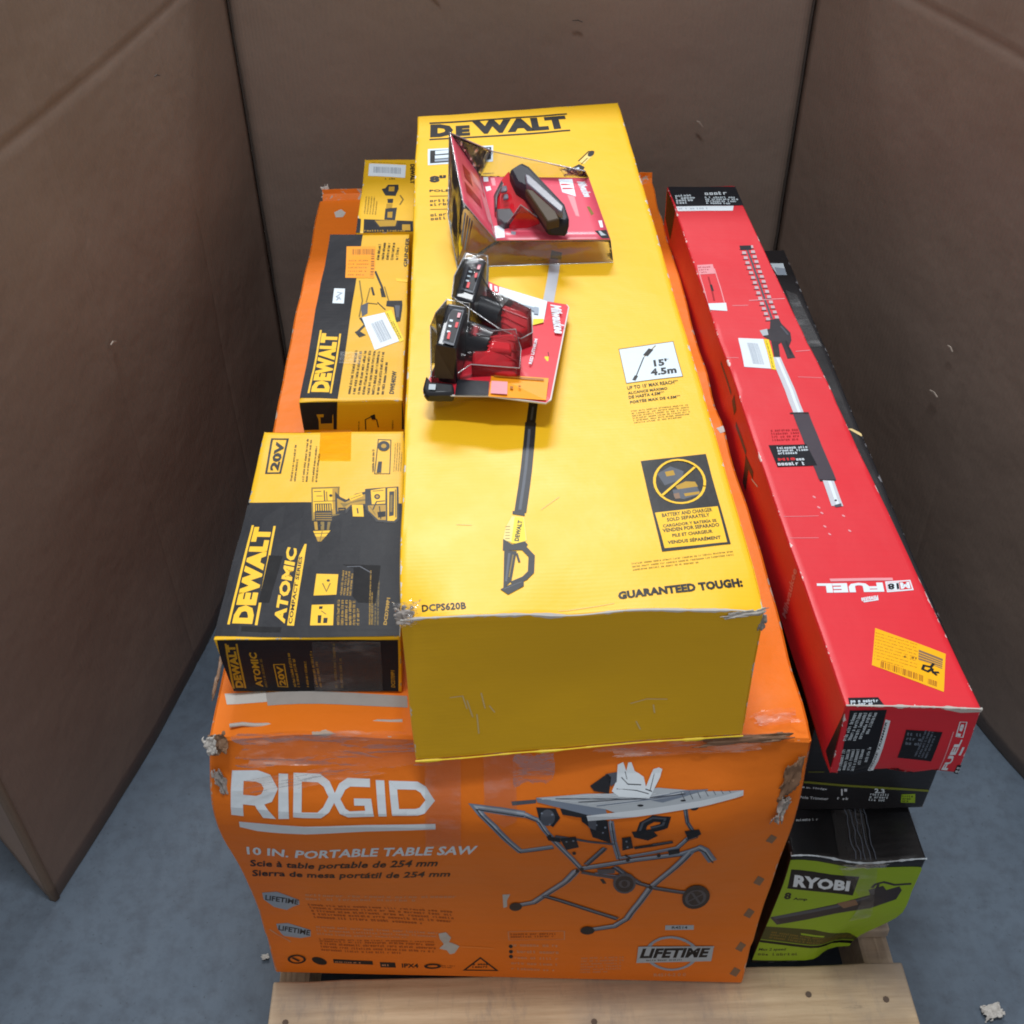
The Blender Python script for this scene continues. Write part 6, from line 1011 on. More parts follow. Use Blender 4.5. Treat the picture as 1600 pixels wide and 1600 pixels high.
  ('front','fuel_logo#2','p','white_ink',[[.1184,.0648],[.1175,.0894],[.1185,.0884],[.1194,.0656]],None),
  ('front','fuel_logo#2','t','white_ink',[[.1234,.0031],[.1269,.0602],[.1172,.0027]],('FUEL',.05,0)),
  ('front','fuel_logo#2','t','white_ink',[[.1231,.0652],[.1235,.0852],[.1194,.0665]],('18',.05,0)),
  ('front','fuel_logo#2','p','white_ink',[[.1286,.0332],[.1294,.0476],[.1316,.0475],[.1308,.0331]],None),
  ('front','fuel_logo#2','p','pink_ink',[[.1147,-.0036],[.1143,.0727],[.1154,.0727],[.1157,-.0036]],None),
  ('front','warning_label#2','p','box_black_ink',[[.0666,.0752],[.1039,.0715],[.103,.0214],[.067,.0273]],None),
  ('front','warning_label#2','g','steel_ink',[[.0973,.0267],[.0996,.0713],[.0824,.0309]],(4,.5)),
  ('front','warning_label#2','g','steel_ink',[[.0703,.0496],[.089,.047],[.0688,.0723]],(3,.5)),
  ('front','warning_label#2','p','box_black_ink',[[.1317,.0149],[.1394,.0162],[.1395,-.0106],[.1307,-.0117]],None),
  ('front','warning_label#2','g','pale_blue_ink',[[.1321,-.0101],[.1381,-.0094],[.1325,.0136]],(4,.6)),
  ('front','tear','p','dark_gap_ink',[[.0446,-.0018],[.0559,-.0051],[.059,-.0101],[.0625,-.0049],[.0728,.0039],[.0826,-.0029],[.0878,.0025],[.098,-.0013],[.1003,-.0072],[.0438,-.0069]],None),  # near-black shape paints the shade inside the tear
  ('front','tear','p','torn_paper',[[.0961,.1085],[.1366,.112],[.1381,.106],[.1154,.1036]],None),
  ('left','side_picture','p','steel_dark_ink',[[.6197,.0725],[.6889,.0772],[.6895,.069],[.6203,.0643]],None),
  ('left','side_picture','p','trimmer_dark_ink',[[.5942,.0973],[.6139,.0875],[.6063,.0723],[.5867,.082]],None),
  ('left','side_picture','p','trimmer_dark_ink',[[.7081,.0704],[.7096,.0264],[.6911,.0257],[.6896,.0698]],None),
  ('left','side_picture','p','white_ink',[[.7272,.0629],[.7577,.0757],[.7585,.0737],[.7281,.0609]],None),
  ('left','side_picture','p','trimmer_dark_ink',[[.6877,.0695],[.7311,.0758],[.7326,.0657],[.6892,.0595]],None),
  ('left','side_logo','t','pink_ink',[[.9362,.0226],[.9446,.1098],[.9203,.012]],('Milwaukee',.02,.2)),
  ('left','side_logo','p','steel_dark_ink',[[.5068,.0931],[.5782,.0902],[.578,.0851],[.5066,.088]],None),
  ('left','end_band#2','p','box_black_ink',[[.0095,.1148],[.0933,.1224],[.0702,.0488],[.0106,.0598]],None),
  ('left','spec_panel#2','p','box_black_ink',[[1.1387,.1064],[1.1448,.1145],[1.1428,.0107],[1.1184,.0167]],None),
 ],
 'hedge': [
  ('front','trim_line','p','dull_green_ink',[[.0039,.0618],[.1616,.0376],[.1626,.0332],[.0046,.0576]],None),
  ('front','trim_line','p','dull_green_ink',[[.0065,.0815],[.0249,.0806],[.0248,.0793],[.0064,.0802]],None),
  ('front','caption','t','pale_blue_ink',[[.0014,.0464],[.0342,.0423],[.0013,.0513]],('18 in. Hedge',.02,0)),
  ('front','caption','t','pale_blue_ink',[[.0041,.0253],[.0396,.0222],[.0035,.0309]],('Pole Trimmer',.02,0)),
  ('front','caption','g','white_ink',[[.05,.0228],[.0773,.0195],[.05,.0285]],(1,.8)),
  ('front','caption','t','white_ink',[[.0536,.0313],[.061,.0304],[.0513,.0458]],('1"',.04,0)),
  ('front','caption','g','pale_blue_ink',[[.0898,.0185],[.1208,.015],[.0889,.0353]],(3,.7)),
  ('front','caption','t','pale_blue_ink',[[.0941,.0349],[.1069,.0331],[.0922,.0443]],('2.3',.04,0)),
  ('front','caption','p','lime_ink',[[.1295,.0296],[.1467,.0298],[.1507,.0113],[.1321,.013]],None),
  ('front','caption','g','box_black_ink',[[.1336,.0136],[.1491,.0128],[.1311,.028]],(3,.7)),
  ('top','edge_label','p','pale_blue_ink',[[.1289,.9567],[.1511,.9561],[.1486,.9164],[.1325,.9165]],None),
  ('top','edge_label','p','badge_ink',[[.1335,.9436],[.1504,.938],[.1478,.9164],[.1325,.9165]],None),
  ('top','tape#1','p','clear_tape',[[.136,.865],[.1513,.8491],[.1581,.6932],[.1331,.6928]],None),
  ('top','glint','p','light_scuff_ink',[[.1464,.4817],[.1522,.4818],[.1653,.4672],[.161,.4633]],None),  # pale patch painted as a glint on the black carton's edge
 ],
 'blow': [
  ('front','printed_panel','p','lime_ink',[[-.0003,.2372],[.173,.2298],[.1772,.2221],[.1749,.1753],[.1804,.0897],[.2028,.0259],[.176,.0002],[.129,-.0034],[-.0061,.0115],[-.0026,.0986]],None),
  ('front','brand_logo','p','box_black_ink',[[.0048,.2199],[.0976,.2103],[.0992,.1657],[.0076,.1822]],None),
  ('front','brand_logo','t','white_ink',[[.0143,.1855],[.0916,.1751],[.0114,.2102]],('RYOBI',.05,0)),
  ('front','caption','t','black_ink',[[.0084,.1584],[.0177,.1571],[.0067,.1742]],('8',.05,0)),
  ('front','caption','t','black_ink',[[.021,.1546],[.0404,.1525],[.0206,.1622]],('Amp',.04,0)),
  ('front','product_picture','p','trimmer_dark_ink',[[.0003,.1171],[.0822,.1457],[.1214,.1676],[.1562,.1877],[.1612,.1786],[.1583,.1575],[.1286,.1348],[.0874,.1228],[.0135,.098]],None),
  ('front','product_picture','p','grip_ink',[[.0016,.1154],[.006,.1176],[.0179,.1017],[.0135,.098]],None),
  ('front','product_picture','p','steel_dark_ink',[[.004,.1186],[.0828,.1432],[.1221,.1645],[.122,.1597],[.0842,.1369],[.0082,.1121]],None),
  ('front','product_picture','p','trimmer_dark_ink',[[.1182,.1847],[.1212,.1946],[.1247,.1915],[.1223,.1835]],None),
  ('front','product_picture','p','trimmer_dark_ink',[[.1212,.1946],[.1328,.1999],[.1329,.1952],[.1247,.1915]],None),
  ('front','product_picture','p','trimmer_dark_ink',[[.1328,.1999],[.1492,.1931],[.1487,.1887],[.1329,.1952]],None),
  ('front','product_picture','p','trimmer_dark_ink',[[.1492,.1931],[.17,.1963],[.1707,.1921],[.1487,.1887]],None),
  ('front','product_picture','p','trimmer_dark_ink',[[.1291,.1924],[.1286,.1725],[.1249,.1726],[.1254,.1925]],None),
  ('front','product_picture','p','scuffed_brown_ink',[[.0818,.1474],[.105,.1564],[.1116,.1441],[.0948,.1352]],None),
  ('front','product_picture','p','trimmer_dark_ink',[[.1168,.1799],[.1343,.1889],[.1439,.1738],[.125,.1606]],None),
  ('front','product_picture','p','dark_olive_ink',[[-.0023,.0948],[.0663,.0843],[.1517,.0481],[.1897,.015],[-.0044,.065]],None),
  ('front','product_picture','g','olive_ink',[[.011,.0649],[.1696,.0207],[.0109,.083]],(3,.6)),
  ('front','product_picture','t','black_ink',[[.0036,.034],[.0387,.0321],[.0036,.0425]],('Max 2 speed',.02,0)),
  ('front','product_picture','g','dark_olive_ink',[[.0054,.0221],[.0903,.0147],[.004,.0319]],(1,.6)),
  ('front','tape#1','p','clear_tape',[[.0629,.2363],[.1148,.241],[.1364,.1122],[.1107,.1028],[.1132,.1564]],None),
  ('front','fold_edge','p','dark_gap_ink',[[-.0037,.0634],[.1906,.0127],[.1837,.0057],[-.0022,.0576]],None),  # near-black strip paints the shade in the gap under the fold
  ('front','fold_edge','p','lime_ink',[[.05,.0768],[.0857,.0664],[.0871,.0623],[.0508,.0725]],None),
  ('top','tape#2','p','clear_tape',[[.0601,.0717],[.1002,.0736],[.0969,-.0009],[.0558,-.004]],None),
  ('top','caption#2','g','pale_blue_ink',[[.0141,.0517],[.0556,.0555],[.0148,.0558]],(1,.75)),
 ],
}

# ------------------------------------------------------------------ materials
MATS = {}
class NT:
    def __init__(s, name):
        s.m = bpy.data.materials.new(name); s.m.use_nodes = True; s.t = s.m.node_tree; s.b = s.t.nodes['Principled BSDF']; s.out = s.t.nodes['Material Output']
    def n(s, typ, **k):
        x = s.t.nodes.new(typ)
        for a, v in k.items():
            if a in x.inputs: x.inputs[a].default_value = v
            else: setattr(x, a, v)
        return x
    def l(s, a, b): s.t.links.new(a, b)
    def noise(s, co, scale, detail=4, rough=.55, vec=None):
        x = s.n('ShaderNodeTexNoise'); x.inputs['Scale'].default_value = scale; x.inputs['Detail'].default_value = detail; x.inputs['Roughness'].default_value = rough
        if vec:
            mp = s.n('ShaderNodeMapping'); mp.inputs['Scale'].default_value = vec; s.l(co, mp.inputs['Vector']); co = mp.outputs['Vector']
        s.l(co, x.inputs['Vector']); return x.outputs['Fac']
    def ramp(s, fac, *st):
        r = s.n('ShaderNodeValToRGB'); e = r.color_ramp.elements
        while len(e) < len(st): e.new(.5)
        for i, (p, c) in enumerate(st):
            e[i].position = p; e[i].color = (c, c, c, 1) if isinstance(c, (int, float)) else (*c, 1)
        s.l(fac, r.inputs['Fac']); return r.outputs['Color']
    def mix(s, fac, a, b, mode='MIX'):
        x = s.n('ShaderNodeMix', data_type='RGBA', blend_type=mode)
        for i, v in ((0, fac), (6, a), (7, b)):
            if hasattr(v, 'links') or hasattr(v, 'is_linked'): s.l(v, x.inputs[i])
            else: x.inputs[i].default_value = v if i == 0 else (*v, 1)
        return x.outputs[2]
    def math(s, op, a, b=0.0, clamp=False):
        x = s.n('ShaderNodeMath', operation=op, use_clamp=clamp)
        for i, v in enumerate((a, b)):
            if isinstance(v, (int, float)): x.inputs[i].default_value = v
            else: s.l(v, x.inputs[i])
        return x.outputs[0]
    def bump(s, h, strength=.3, dist=.002):
        x = s.n('ShaderNodeBump'); x.inputs['Strength'].default_value = strength; x.inputs['Distance'].default_value = dist; s.l(h, x.inputs['Height']); return x.outputs['Normal']
    def board_bump(s, flute, strength, wavy=3.2):
        uv = s.n('ShaderNodeTexCoord').outputs['UV']; ob = s.n('ShaderNodeNewGeometry').outputs['Position']
        w = s.n('ShaderNodeTexWave', wave_type='BANDS', bands_direction='Y'); w.inputs['Scale'].default_value = flute; w.inputs['Distortion'].default_value = .6; w.inputs['Detail'].default_value = 1
        s.l(uv, w.inputs['Vector'])
        a = s.math('MULTIPLY', w.outputs['Fac'], .035)
        h = s.math('ADD', a, s.math('MULTIPLY', s.noise(ob, 9, 2), wavy))
        h = s.math('ADD', h, s.math('MULTIPLY', s.noise(ob, 55, 3), .35))
        s.l(s.bump(h, strength, .004), s.b.inputs['Normal']); return uv, ob, w.outputs['Fac']

def carton(name, rgb, wear=(.52, .47, .41), rough=.36, flute=42, strength=.25, dirt=.25, spec=.5, wavy=2.6):
    q = NT(name); uv, ob, wv = q.board_bump(flute, strength, wavy)
    c = q.mix(q.ramp(q.noise(ob, 6, 5), (.35, 0.0), (.75, dirt)), rgb, tuple(x * .72 for x in rgb))
    c = q.mix(q.math('MULTIPLY', q.ramp(wv, (.55, 0.), (1., 1.)), .06), c, tuple(x * .75 for x in rgb))
    c = q.mix(q.ramp(q.noise(ob, 150, 4, .7), (.70, 0.), (.76, .30)), c, tuple(min(1, x * 1.2 + .05) for x in rgb))     # tiny scuffs
    e = q.n('ShaderNodeAttribute', attribute_name='edge').outputs['Fac']
    lim = q.math('MULTIPLY', q.ramp(q.noise(ob, 38, 5, .7), (.56, 0.), (.80, 1.)), .0065)
    m = q.math('LESS_THAN', e, lim)
    c = q.mix(m, c, wear)
    q.l(c, q.b.inputs['Base Color'])
    q.l(q.math('ADD', q.math('ADD', q.math('MULTIPLY', q.noise(ob, 14, 4), .18), rough - .08), q.math('MULTIPLY', m, .3)), q.b.inputs['Roughness'])
    q.b.inputs['Specular IOR Level'].default_value = spec
    MATS[name] = q.m
def ink(name, rgb, rough=.36, flute=42, strength=.2, var=.18, metal=0, spec=.5):
    q = NT(name); uv, ob, wv = q.board_bump(flute, strength, 1.4)
    c = q.mix(q.ramp(q.noise(ob, 60, 5, .7), (.45, 0.), (.8, var)), rgb, tuple(min(1, x * .7 + .03) for x in rgb))
    q.l(c, q.b.inputs['Base Color']); q.b.inputs['Roughness'].default_value = rough; q.b.inputs['Metallic'].default_value = metal; q.b.inputs['Specular IOR Level'].default_value = spec
    MATS[name] = q.m
def plastic(name, rgb, rough=.25, var=.1, spec=.5):
    q = NT(name); ob = q.n('ShaderNodeNewGeometry').outputs['Position']
    q.l(q.mix(q.ramp(q.noise(ob, 90, 4), (.4, 0.), (.8, var)), rgb, tuple(min(1, x * 1.3 + .04) for x in rgb)), q.b.inputs['Base Color'])
    q.b.inputs['Roughness'].default_value = rough; q.b.inputs['Specular IOR Level'].default_value = spec
    q.l(q.bump(q.noise(ob, 60, 2), .05, .002), q.b.inputs['Normal']); MATS[name] = q.m
def film(name, tint=(1, 1, 1), body=(.85, .87, .9), haze=.10, streak=.5, rough=.12, bscale=45, bstr=.6, vec=None, gloss=.12, fres=1.0):
    q = NT(name); ob = q.n('ShaderNodeNewGeometry').outputs['Position']; q.t.nodes.remove(q.b)
    tr = q.n('ShaderNodeBsdfTransparent'); tr.inputs['Color'].default_value = (*tint, 1)
    df = q.n('ShaderNodeBsdfDiffuse'); df.inputs['Color'].default_value = (*body, 1); gl = q.n('ShaderNodeBsdfGlossy'); gl.inputs['Roughness'].default_value = rough; gl.inputs['Color'].default_value = (.9, .9, .9, 1)
    nz = q.noise(ob, bscale, 5, .62, vec); nm = q.bump(nz, bstr, .006)
    q.l(nm, gl.inputs['Normal'])
    m1 = q.n('ShaderNodeMixShader'); q.l(q.math('ADD', q.math('MULTIPLY', q.ramp(q.noise(ob, bscale * .8, 6, .7, vec), (.52, 0.), (.72, 1.)), streak), haze), m1.inputs[0]); q.l(tr.outputs[0], m1.inputs[1]); q.l(df.outputs[0], m1.inputs[2])
    fr = q.n('ShaderNodeFresnel'); fr.inputs['IOR'].default_value = 1.45; q.l(nm, fr.inputs['Normal'])
    m2 = q.n('ShaderNodeMixShader'); q.l(q.math('ADD', q.math('MULTIPLY', fr.outputs[0], fres), gloss, True), m2.inputs[0]); q.l(m1.outputs[0], m2.inputs[1]); q.l(gl.outputs[0], m2.inputs[2])
    q.l(m2.outputs[0], q.out.inputs['Surface']); MATS[name] = q.m

carton('orange_board', (.80, .188, .014), (.50, .40, .32), .44, 16, .42, .30, .22)
carton('yellow_board', (.85, .49, .012), (.62, .60, .56), .42, 60, .22, .12, .36, 1.3)
carton('drill_board', (.80, .46, .010), (.35, .33, .28), .42, 52, .22, .2, .3)
carton('grinder_board', (.74, .42, .010), (.5, .48, .45), .42, 52, .16, .35, .3)
carton('impact_board', (.74, .43, .012), (.5, .48, .42), .42, 52, .16, .3, .3)
carton('red_board', (.66, .016, .030), (.75, .62, .62), .48, 30, .18, .2, .5)
carton('black_board', (.014, .014, .017), (.20, .20, .22), .36, 40, .25, .2)
carton('blower_board', (.012, .013, .016), (.25, .25, .26), .32, 30, .35, .2)
INK = dict(white_ink=(.68, .76, .83), black_ink=(.012, .012, .014), pale_orange_ink=(.66, .30, .16), dark_orange_ink=(.34, .07, .012), bright_orange_ink=(.85, .24, .04),
 steel_light_ink=(.36, .41, .48), steel_ink=(.17, .21, .28), steel_dark_ink=(.075, .085, .11), charcoal_ink=(.018, .02, .026), table_ink=(.40, .45, .50), table_light_ink=(.56, .62, .68), badge_ink=(.30, .36, .44),
 torn_paper=(.52, .50, .47), grey_paper=(.34, .31, .29), scuffed_brown_ink=(.22, .13, .08), olive_ink=(.20, .13, .015), pale_blue_ink=(.62, .72, .80), bar_ink=(.78, .62, .22),
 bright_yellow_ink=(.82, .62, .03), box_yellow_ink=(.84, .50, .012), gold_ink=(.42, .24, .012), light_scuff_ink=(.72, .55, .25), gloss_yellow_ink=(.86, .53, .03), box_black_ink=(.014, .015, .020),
 gloss_black_ink=(.008, .008, .010), orange_sticker_ink=(.86, .32, .008), sticker_print_ink=(.34, .12, .01), gold_sticker_ink=(.86, .42, .008), shaft_ink=(.52, .54, .60), blade_ink=(.50, .40, .44),
 trimmer_dark_ink=(.035, .032, .040), grip_ink=(.060, .050, .065), dark_red_ink=(.34, .012, .02), red_sticker_ink=(.60, .02, .03), pink_ink=(.72, .30, .34), lime_ink=(.27, .42, .020), dull_green_ink=(.19, .22, .03),
 dark_olive_ink=(.055, .06, .012), dark_gap_ink=(.004, .004, .005))
for k, v in INK.items():
    ink(k, v, spec=.12 if k in ('gloss_black_ink', 'box_black_ink') else .22, rough={'gloss_black_ink': .55, 'torn_paper': .85, 'grey_paper': .8, 'light_scuff_ink': .6}.get(k, .44), var=.45 if k in ('torn_paper', 'grey_paper') else .18)
film('clear_tape', haze=.03, streak=.13, rough=.30, bscale=38, bstr=.6, vec=(.45, 1, 1), gloss=.0, fres=.45)
film('amber_tape', (1, .90, .35), (.75, .44, .01), .03, .03, .6, 20, .1, gloss=-.05)
film('clear_plastic', (.95, .96, .97), (.8, .82, .86), .03, .08, .10, 26, .5, gloss=.03)
film('bubble_plastic', (.975, .98, .985), (.8, .82, .86), .01, .03, .10, 26, .3, gloss=-.03)
film('plastic_edge', (.9, .92, .95), (.82, .85, .9), .42, .30, .15, 60, .5, gloss=.12)
film('crumpled_wrap', (1, .97, .95), (.78, .76, .74), .02, .42, .25, 40, .5, (.25, 1, 1), gloss=.0, fres=.5)
plastic('black_plastic', (.010, .012, .018), .30)
plastic('charger_plastic', (.012, .013, .022), .50, spec=.25)
plastic('grey_bevel_plastic', (.13, .13, .17), .30)
plastic('smoked_reflect_plastic', (.055, .034, .016), .5, spec=.2)  # brown of the charger window, also of the reflection painted on a battery foot
plastic('red_plastic', (.52, .012, .022), .18)
plastic('dark_grey_plastic', (.05, .05, .06), .35)
plastic('red_card', (.66, .020, .040), .40)
plastic('hazed_red_card', (.70, .085, .14), .34)  # paler red, with the haze of the plastic cover put into it
plastic('card_core', (.66, .66, .66), .7)
def wood():
    q = NT('pallet_wood'); g = q.n('ShaderNodeTexCoord').outputs['Object']
    a = q.noise(g, 5, 6, .65, (1, 14, 14)); b = q.noise(g, 3, 5, .6); d = q.noise(g, 26, 5, .7, (.25, 1, 1)); v = q.noise(g, 7, 7, .8, (3.2, .9, 1))
    c = q.mix(q.ramp(a, (.3, 0.), (.72, 1.)), (.42, .29, .17), (.68, .52, .34))
    c = q.mix(q.ramp(b, (.47, 0.), (.66, .85)), c, (.27, .23, .20))
    c = q.mix(q.ramp(v, (.52, 0.), (.74, .55)), c, (.17, .16, .165))
    c = q.mix(q.ramp(d, (.64, 0.), (.74, .8)), c, (.09, .07, .055))
    q.l(c, q.b.inputs['Base Color']); q.b.inputs['Roughness'].default_value = .8
    q.l(q.bump(q.math('ADD', a, q.math('MULTIPLY', v, .5)), .5, .003), q.b.inputs['Normal']); MATS['pallet_wood'] = q.m
wood()
def kraft():
    q = NT('kraft_board'); g = q.n('ShaderNodeNewGeometry').outputs['Position']; uv = q.n('ShaderNodeTexCoord').outputs['UV']
    c = q.mix(q.ramp(q.noise(g, 2.2, 5), (.3, 0.), (.7, 1.)), (.208, .156, .130), (.234, .174, .142))
    c = q.mix(q.ramp(q.noise(g, 240, 3), (.4, 0.), (.7, .22)), c, (.162, .124, .108))
    c = q.mix(q.ramp(q.noise(uv, 7, 6, .7, (1, .12, 1)), (.66, 0.), (.80, .25)), c, (.145, .116, .104))
    c = q.mix(q.ramp(q.noise(g, 18, 6, .75), (.74, 0.), (.80, .22)), c, (.28, .22, .18))
    q.l(c, q.b.inputs['Base Color']); q.b.inputs['Roughness'].default_value = .62; q.b.inputs['Specular IOR Level'].default_value = .35
    w = q.n('ShaderNodeTexWave', wave_type='BANDS', bands_direction='X'); w.inputs['Scale'].default_value = 34; w.inputs['Distortion'].default_value = .4; q.l(uv, w.inputs['Vector'])
    h = q.math('ADD', q.math('MULTIPLY', w.outputs['Fac'], .05), q.math('MULTIPLY', q.noise(g, 4.5, 4), 2.2)); h = q.math('ADD', h, q.math('MULTIPLY', q.noise(g, 22, 4), .35))
    q.l(q.bump(h, .32, .008), q.b.inputs['Normal']); MATS['kraft_board'] = q.m
kraft()
ink('kraft_edge', (.16, .115, .085), .8); ink('kraft_scuff', (.34, .28, .24), .7); ink('kraft_dark', (.05, .04, .035), .8)
def concrete():
    q = NT('concrete'); g = q.n('ShaderNodeNewGeometry').outputs['Position']
    c = q.mix(q.ramp(q.noise(g, 3.2, 6, .65), (.3, 0.), (.7, 1.)), (.066, .092, .128), (.094, .128, .172))
    c = q.mix(q.ramp(q.noise(g, 34, 6, .7), (.44, 0.), (.76, .60)), c, (.036, .043, .060))
    c = q.mix(q.ramp(q.noise(g, 10, 6, .75), (.62, 0.), (.75, .4)), c, (.14, .17, .205))
    c = q.mix(q.ramp(q.noise(g, 130, 4, .65), (.62, 0.), (.70, .6)), c, (.03, .038, .048))
    q.l(c, q.b.inputs['Base Color']); q.l(q.ramp(q.noise(g, 5, 4), (.3, .45), (.8, .8)), q.b.inputs['Roughness'])
    q.l(q.bump(q.noise(g, 70, 5), .3, .002), q.b.inputs['Normal']); MATS['concrete'] = q.m
concrete()
plastic('nail_steel', (.10, .065, .045), .6)

# ------------------------------------------------------------------ object helpers
def link(o, parent=None):
    COL.objects.link(o)
    if parent is not None:
        o.parent = parent; o.matrix_parent_inverse = Matrix.Identity(4)
    return o
def origin(o):
    v = Vector(o.location)
    while o.parent: o = o.parent; v += o.location
    return v
def thing(name, label, cat, loc, group=None):
    o = bpy.data.objects.new(name, None); o.empty_display_size = .05; o.location = loc; link(o); o['label'] = label; o['category'] = cat
    if group: o['group'] = group
    return o
def mesh_obj(name, verts, faces, mats, parent=None, fmat=None, uv=None, label=None):
    off = origin(parent) if parent is not None else Vector((0, 0, 0))
    m = bpy.data.meshes.new(name); m.from_pydata([tuple(Vector(v) - off) for v in verts], [], faces)
    for x in mats: m.materials.append(MATS[x])
    if fmat: m.polygons.foreach_set('material_index', fmat)
    if uv:
        l = m.uv_layers.new(name='UVMap')
        for lp in m.loops: l.data[lp.index].uv = uv[lp.vertex_index]
    m.update(); o = bpy.data.objects.new(name, m); link(o, parent)
    if label: o['label'] = label
    return o
def smooth(o, ang=30):
    for p in o.data.polygons: p.use_smooth = True
    o.data.set_sharp_from_angle(angle=math.radians(ang))
def bevel(o, w, seg=2):
    b = o.modifiers.new('bevel', 'BEVEL'); b.width = w; b.segments = seg; b.limit_method = 'ANGLE'; b.angle_limit = math.radians(35)
def solid(o, t, off=-1):
    b = o.modifiers.new('thickness', 'SOLIDIFY'); b.thickness = t; b.offset = off
def prism(name, top, zb, mat, parent, bw=.0015, drop=None):
    n = len(top); lo = [(p[0], p[1], (p[2] - drop) if drop else zb) for p in top]
    vs = lo + [tuple(p) for p in top]
    fs = [list(range(n, 2 * n)), list(range(n - 1, -1, -1))] + [[i, (i + 1) % n, n + (i + 1) % n, n + i] for i in range(n)]
    o = mesh_obj(name, vs, fs, [mat], parent)
    bm = bmesh.new(); bm.from_mesh(o.data); bmesh.ops.recalc_face_normals(bm, faces=bm.faces); bm.to_mesh(o.data); bm.free()
    if bw: bevel(o, bw)
    smooth(o, 40); return o
def tube(name, pts, r, mat, parent, seg=8, closed=False):
    vs = []; fs = []; P = [Vector(p) for p in pts]; n = len(P)
    for i, p in enumerate(P):
        a = P[i - 1] if i or closed else P[i]; b = P[(i + 1) % n] if i < n - 1 or closed else P[i]
        d = (b - a).normalized(); u = d.orthogonal().normalized(); v = d.cross(u)
        for k in range(seg):
            t = 2 * math.pi * k / seg; vs.append(p + (u * math.cos(t) + v * math.sin(t)) * r)
    for i in range(n if closed else n - 1):
        j = (i + 1) % n
        for k in range(seg): fs.append([i * seg + k, i * seg + (k + 1) % seg, j * seg + (k + 1) % seg, j * seg + k])
    if not closed: fs += [list(range(seg - 1, -1, -1)), list(range((n - 1) * seg, n * seg))]
    o = mesh_obj(name, vs, fs, [mat], parent); smooth(o, 60); return o
def box_mesh(name, x0, x1, y0, y1, z0, z1, mat, parent, bw=.002):
    return prism(name, [(x0, y0, z1), (x1, y0, z1), (x1, y1, z1), (x0, y1, z1)], z0, mat, parent, bw)

# ------------------------------------------------------------------ cartons: warped boxes with printing laid on their faces
FACE = {'front': ('FLb', 'FRb', 'FRt', 'FLt'), 'top': ('FLt', 'FRt', 'BRt', 'BLt'), 'left': ('BLb', 'FLb', 'FLt', 'BLt'), 'right': ('FRb', 'BRb', 'BRt', 'FRt'), 'back': ('BRb', 'BLb', 'BLt', 'BRt'), 'bottom': ('BLb', 'BRb', 'FRb', 'FLb')}
def sstep(a, b, x):
    t = max(0., min(1., (x - a) / (b - a))); return t * t * (3 - 2 * t)
def gs(x, c, w): return math.exp(-((x - c) / w) ** 2)
def warp_noise(p, f, amp): return noise.noise_vector(p * f) * amp
def f_saw(p):
    h = (p.z - .14) / .5216; fr = 1 - sstep(0., .16, p.y)
    d = warp_noise(p, 4, .0024) + warp_noise(p, 13, .0014)
    d.y -= fr * (.040 - .026 * sstep(.50, .62, p.x) - .014 * (1 - sstep(0, .10, p.x))) * (sstep(.25, .80, h) * (1 - .95 * sstep(.80, 1., h)))
    d.y += fr * .0022 * gs(h, .165, .025); d.y -= fr * .0015 * gs(h, .22, .035)
    d.y += fr * .004 * gs(h, .93, .012)
    d.x -= (1 - sstep(0, .1, p.x)) * fr * .012 * gs(h, .80, .2); pass
    d.z -= fr * .010 * gs(p.x, .0, .06) * h; d.z += fr * .004 * math.sin(p.x * 17) * sstep(.8, 1, h)
    rt = sstep(.57, .60, p.x) * sstep(.9, 1, h); d.z += rt * .004 * math.sin(p.y * 30 + 2 * math.sin(p.y * 11))
    d *= 1 - .9 * (1 - sstep(0., .06, h)); return d
def f_pole(p):
    h = (p.z - .655) / .205; fr = 1 - sstep(-.02, .05, p.y)
    d = warp_noise(p, 4, .0022) + warp_noise(p, 17, .0009)
    d.z -= fr * h * (.005 * gs(p.x, .37, .035) + .010 * gs(p.x, .212, .016) + .006 * gs(p.x, .545, .02)); d.y += fr * .006 * gs(h, .5, .4) * gs(p.x, .38, .12)
    d.y += fr * h * .008 * gs(p.x, .212, .018); d.y -= .004 * fr * gs(p.x, .50, .05) * h; return d
def f_small(p): return warp_noise(p, 9, .0014) + warp_noise(p, 24, .0007)
def f_red(p):
    d = warp_noise(p, 6, .0016) + warp_noise(p, 20, .0007)
    for y0 in (.62, .47, .34): d.z -= .0018 * gs(p.y, y0, .006) * sstep(.66, .73, p.z)
    fr = 1 - sstep(-.035, -.01, p.y); d.y += fr * .006 * gs(p.z, .62, .02) * gs(p.x, .70, .05); d.z += fr * .004 * math.sin(p.x * 110) * (1 - sstep(.62, .64, p.z)); return d
def f_blow(p):
    d = warp_noise(p, 7, .003) + warp_noise(p, 20, .0012)
    fr = 1 - sstep(0., .14, p.y); c = sstep(.70, .80, p.x) * (1 - sstep(.14, .27, p.z)) * fr; d.x -= .045 * c; d.y += .02 * c
    d.z += .008 * gs(p.z, .39, .03) * math.sin(p.x * 40) * fr; return d

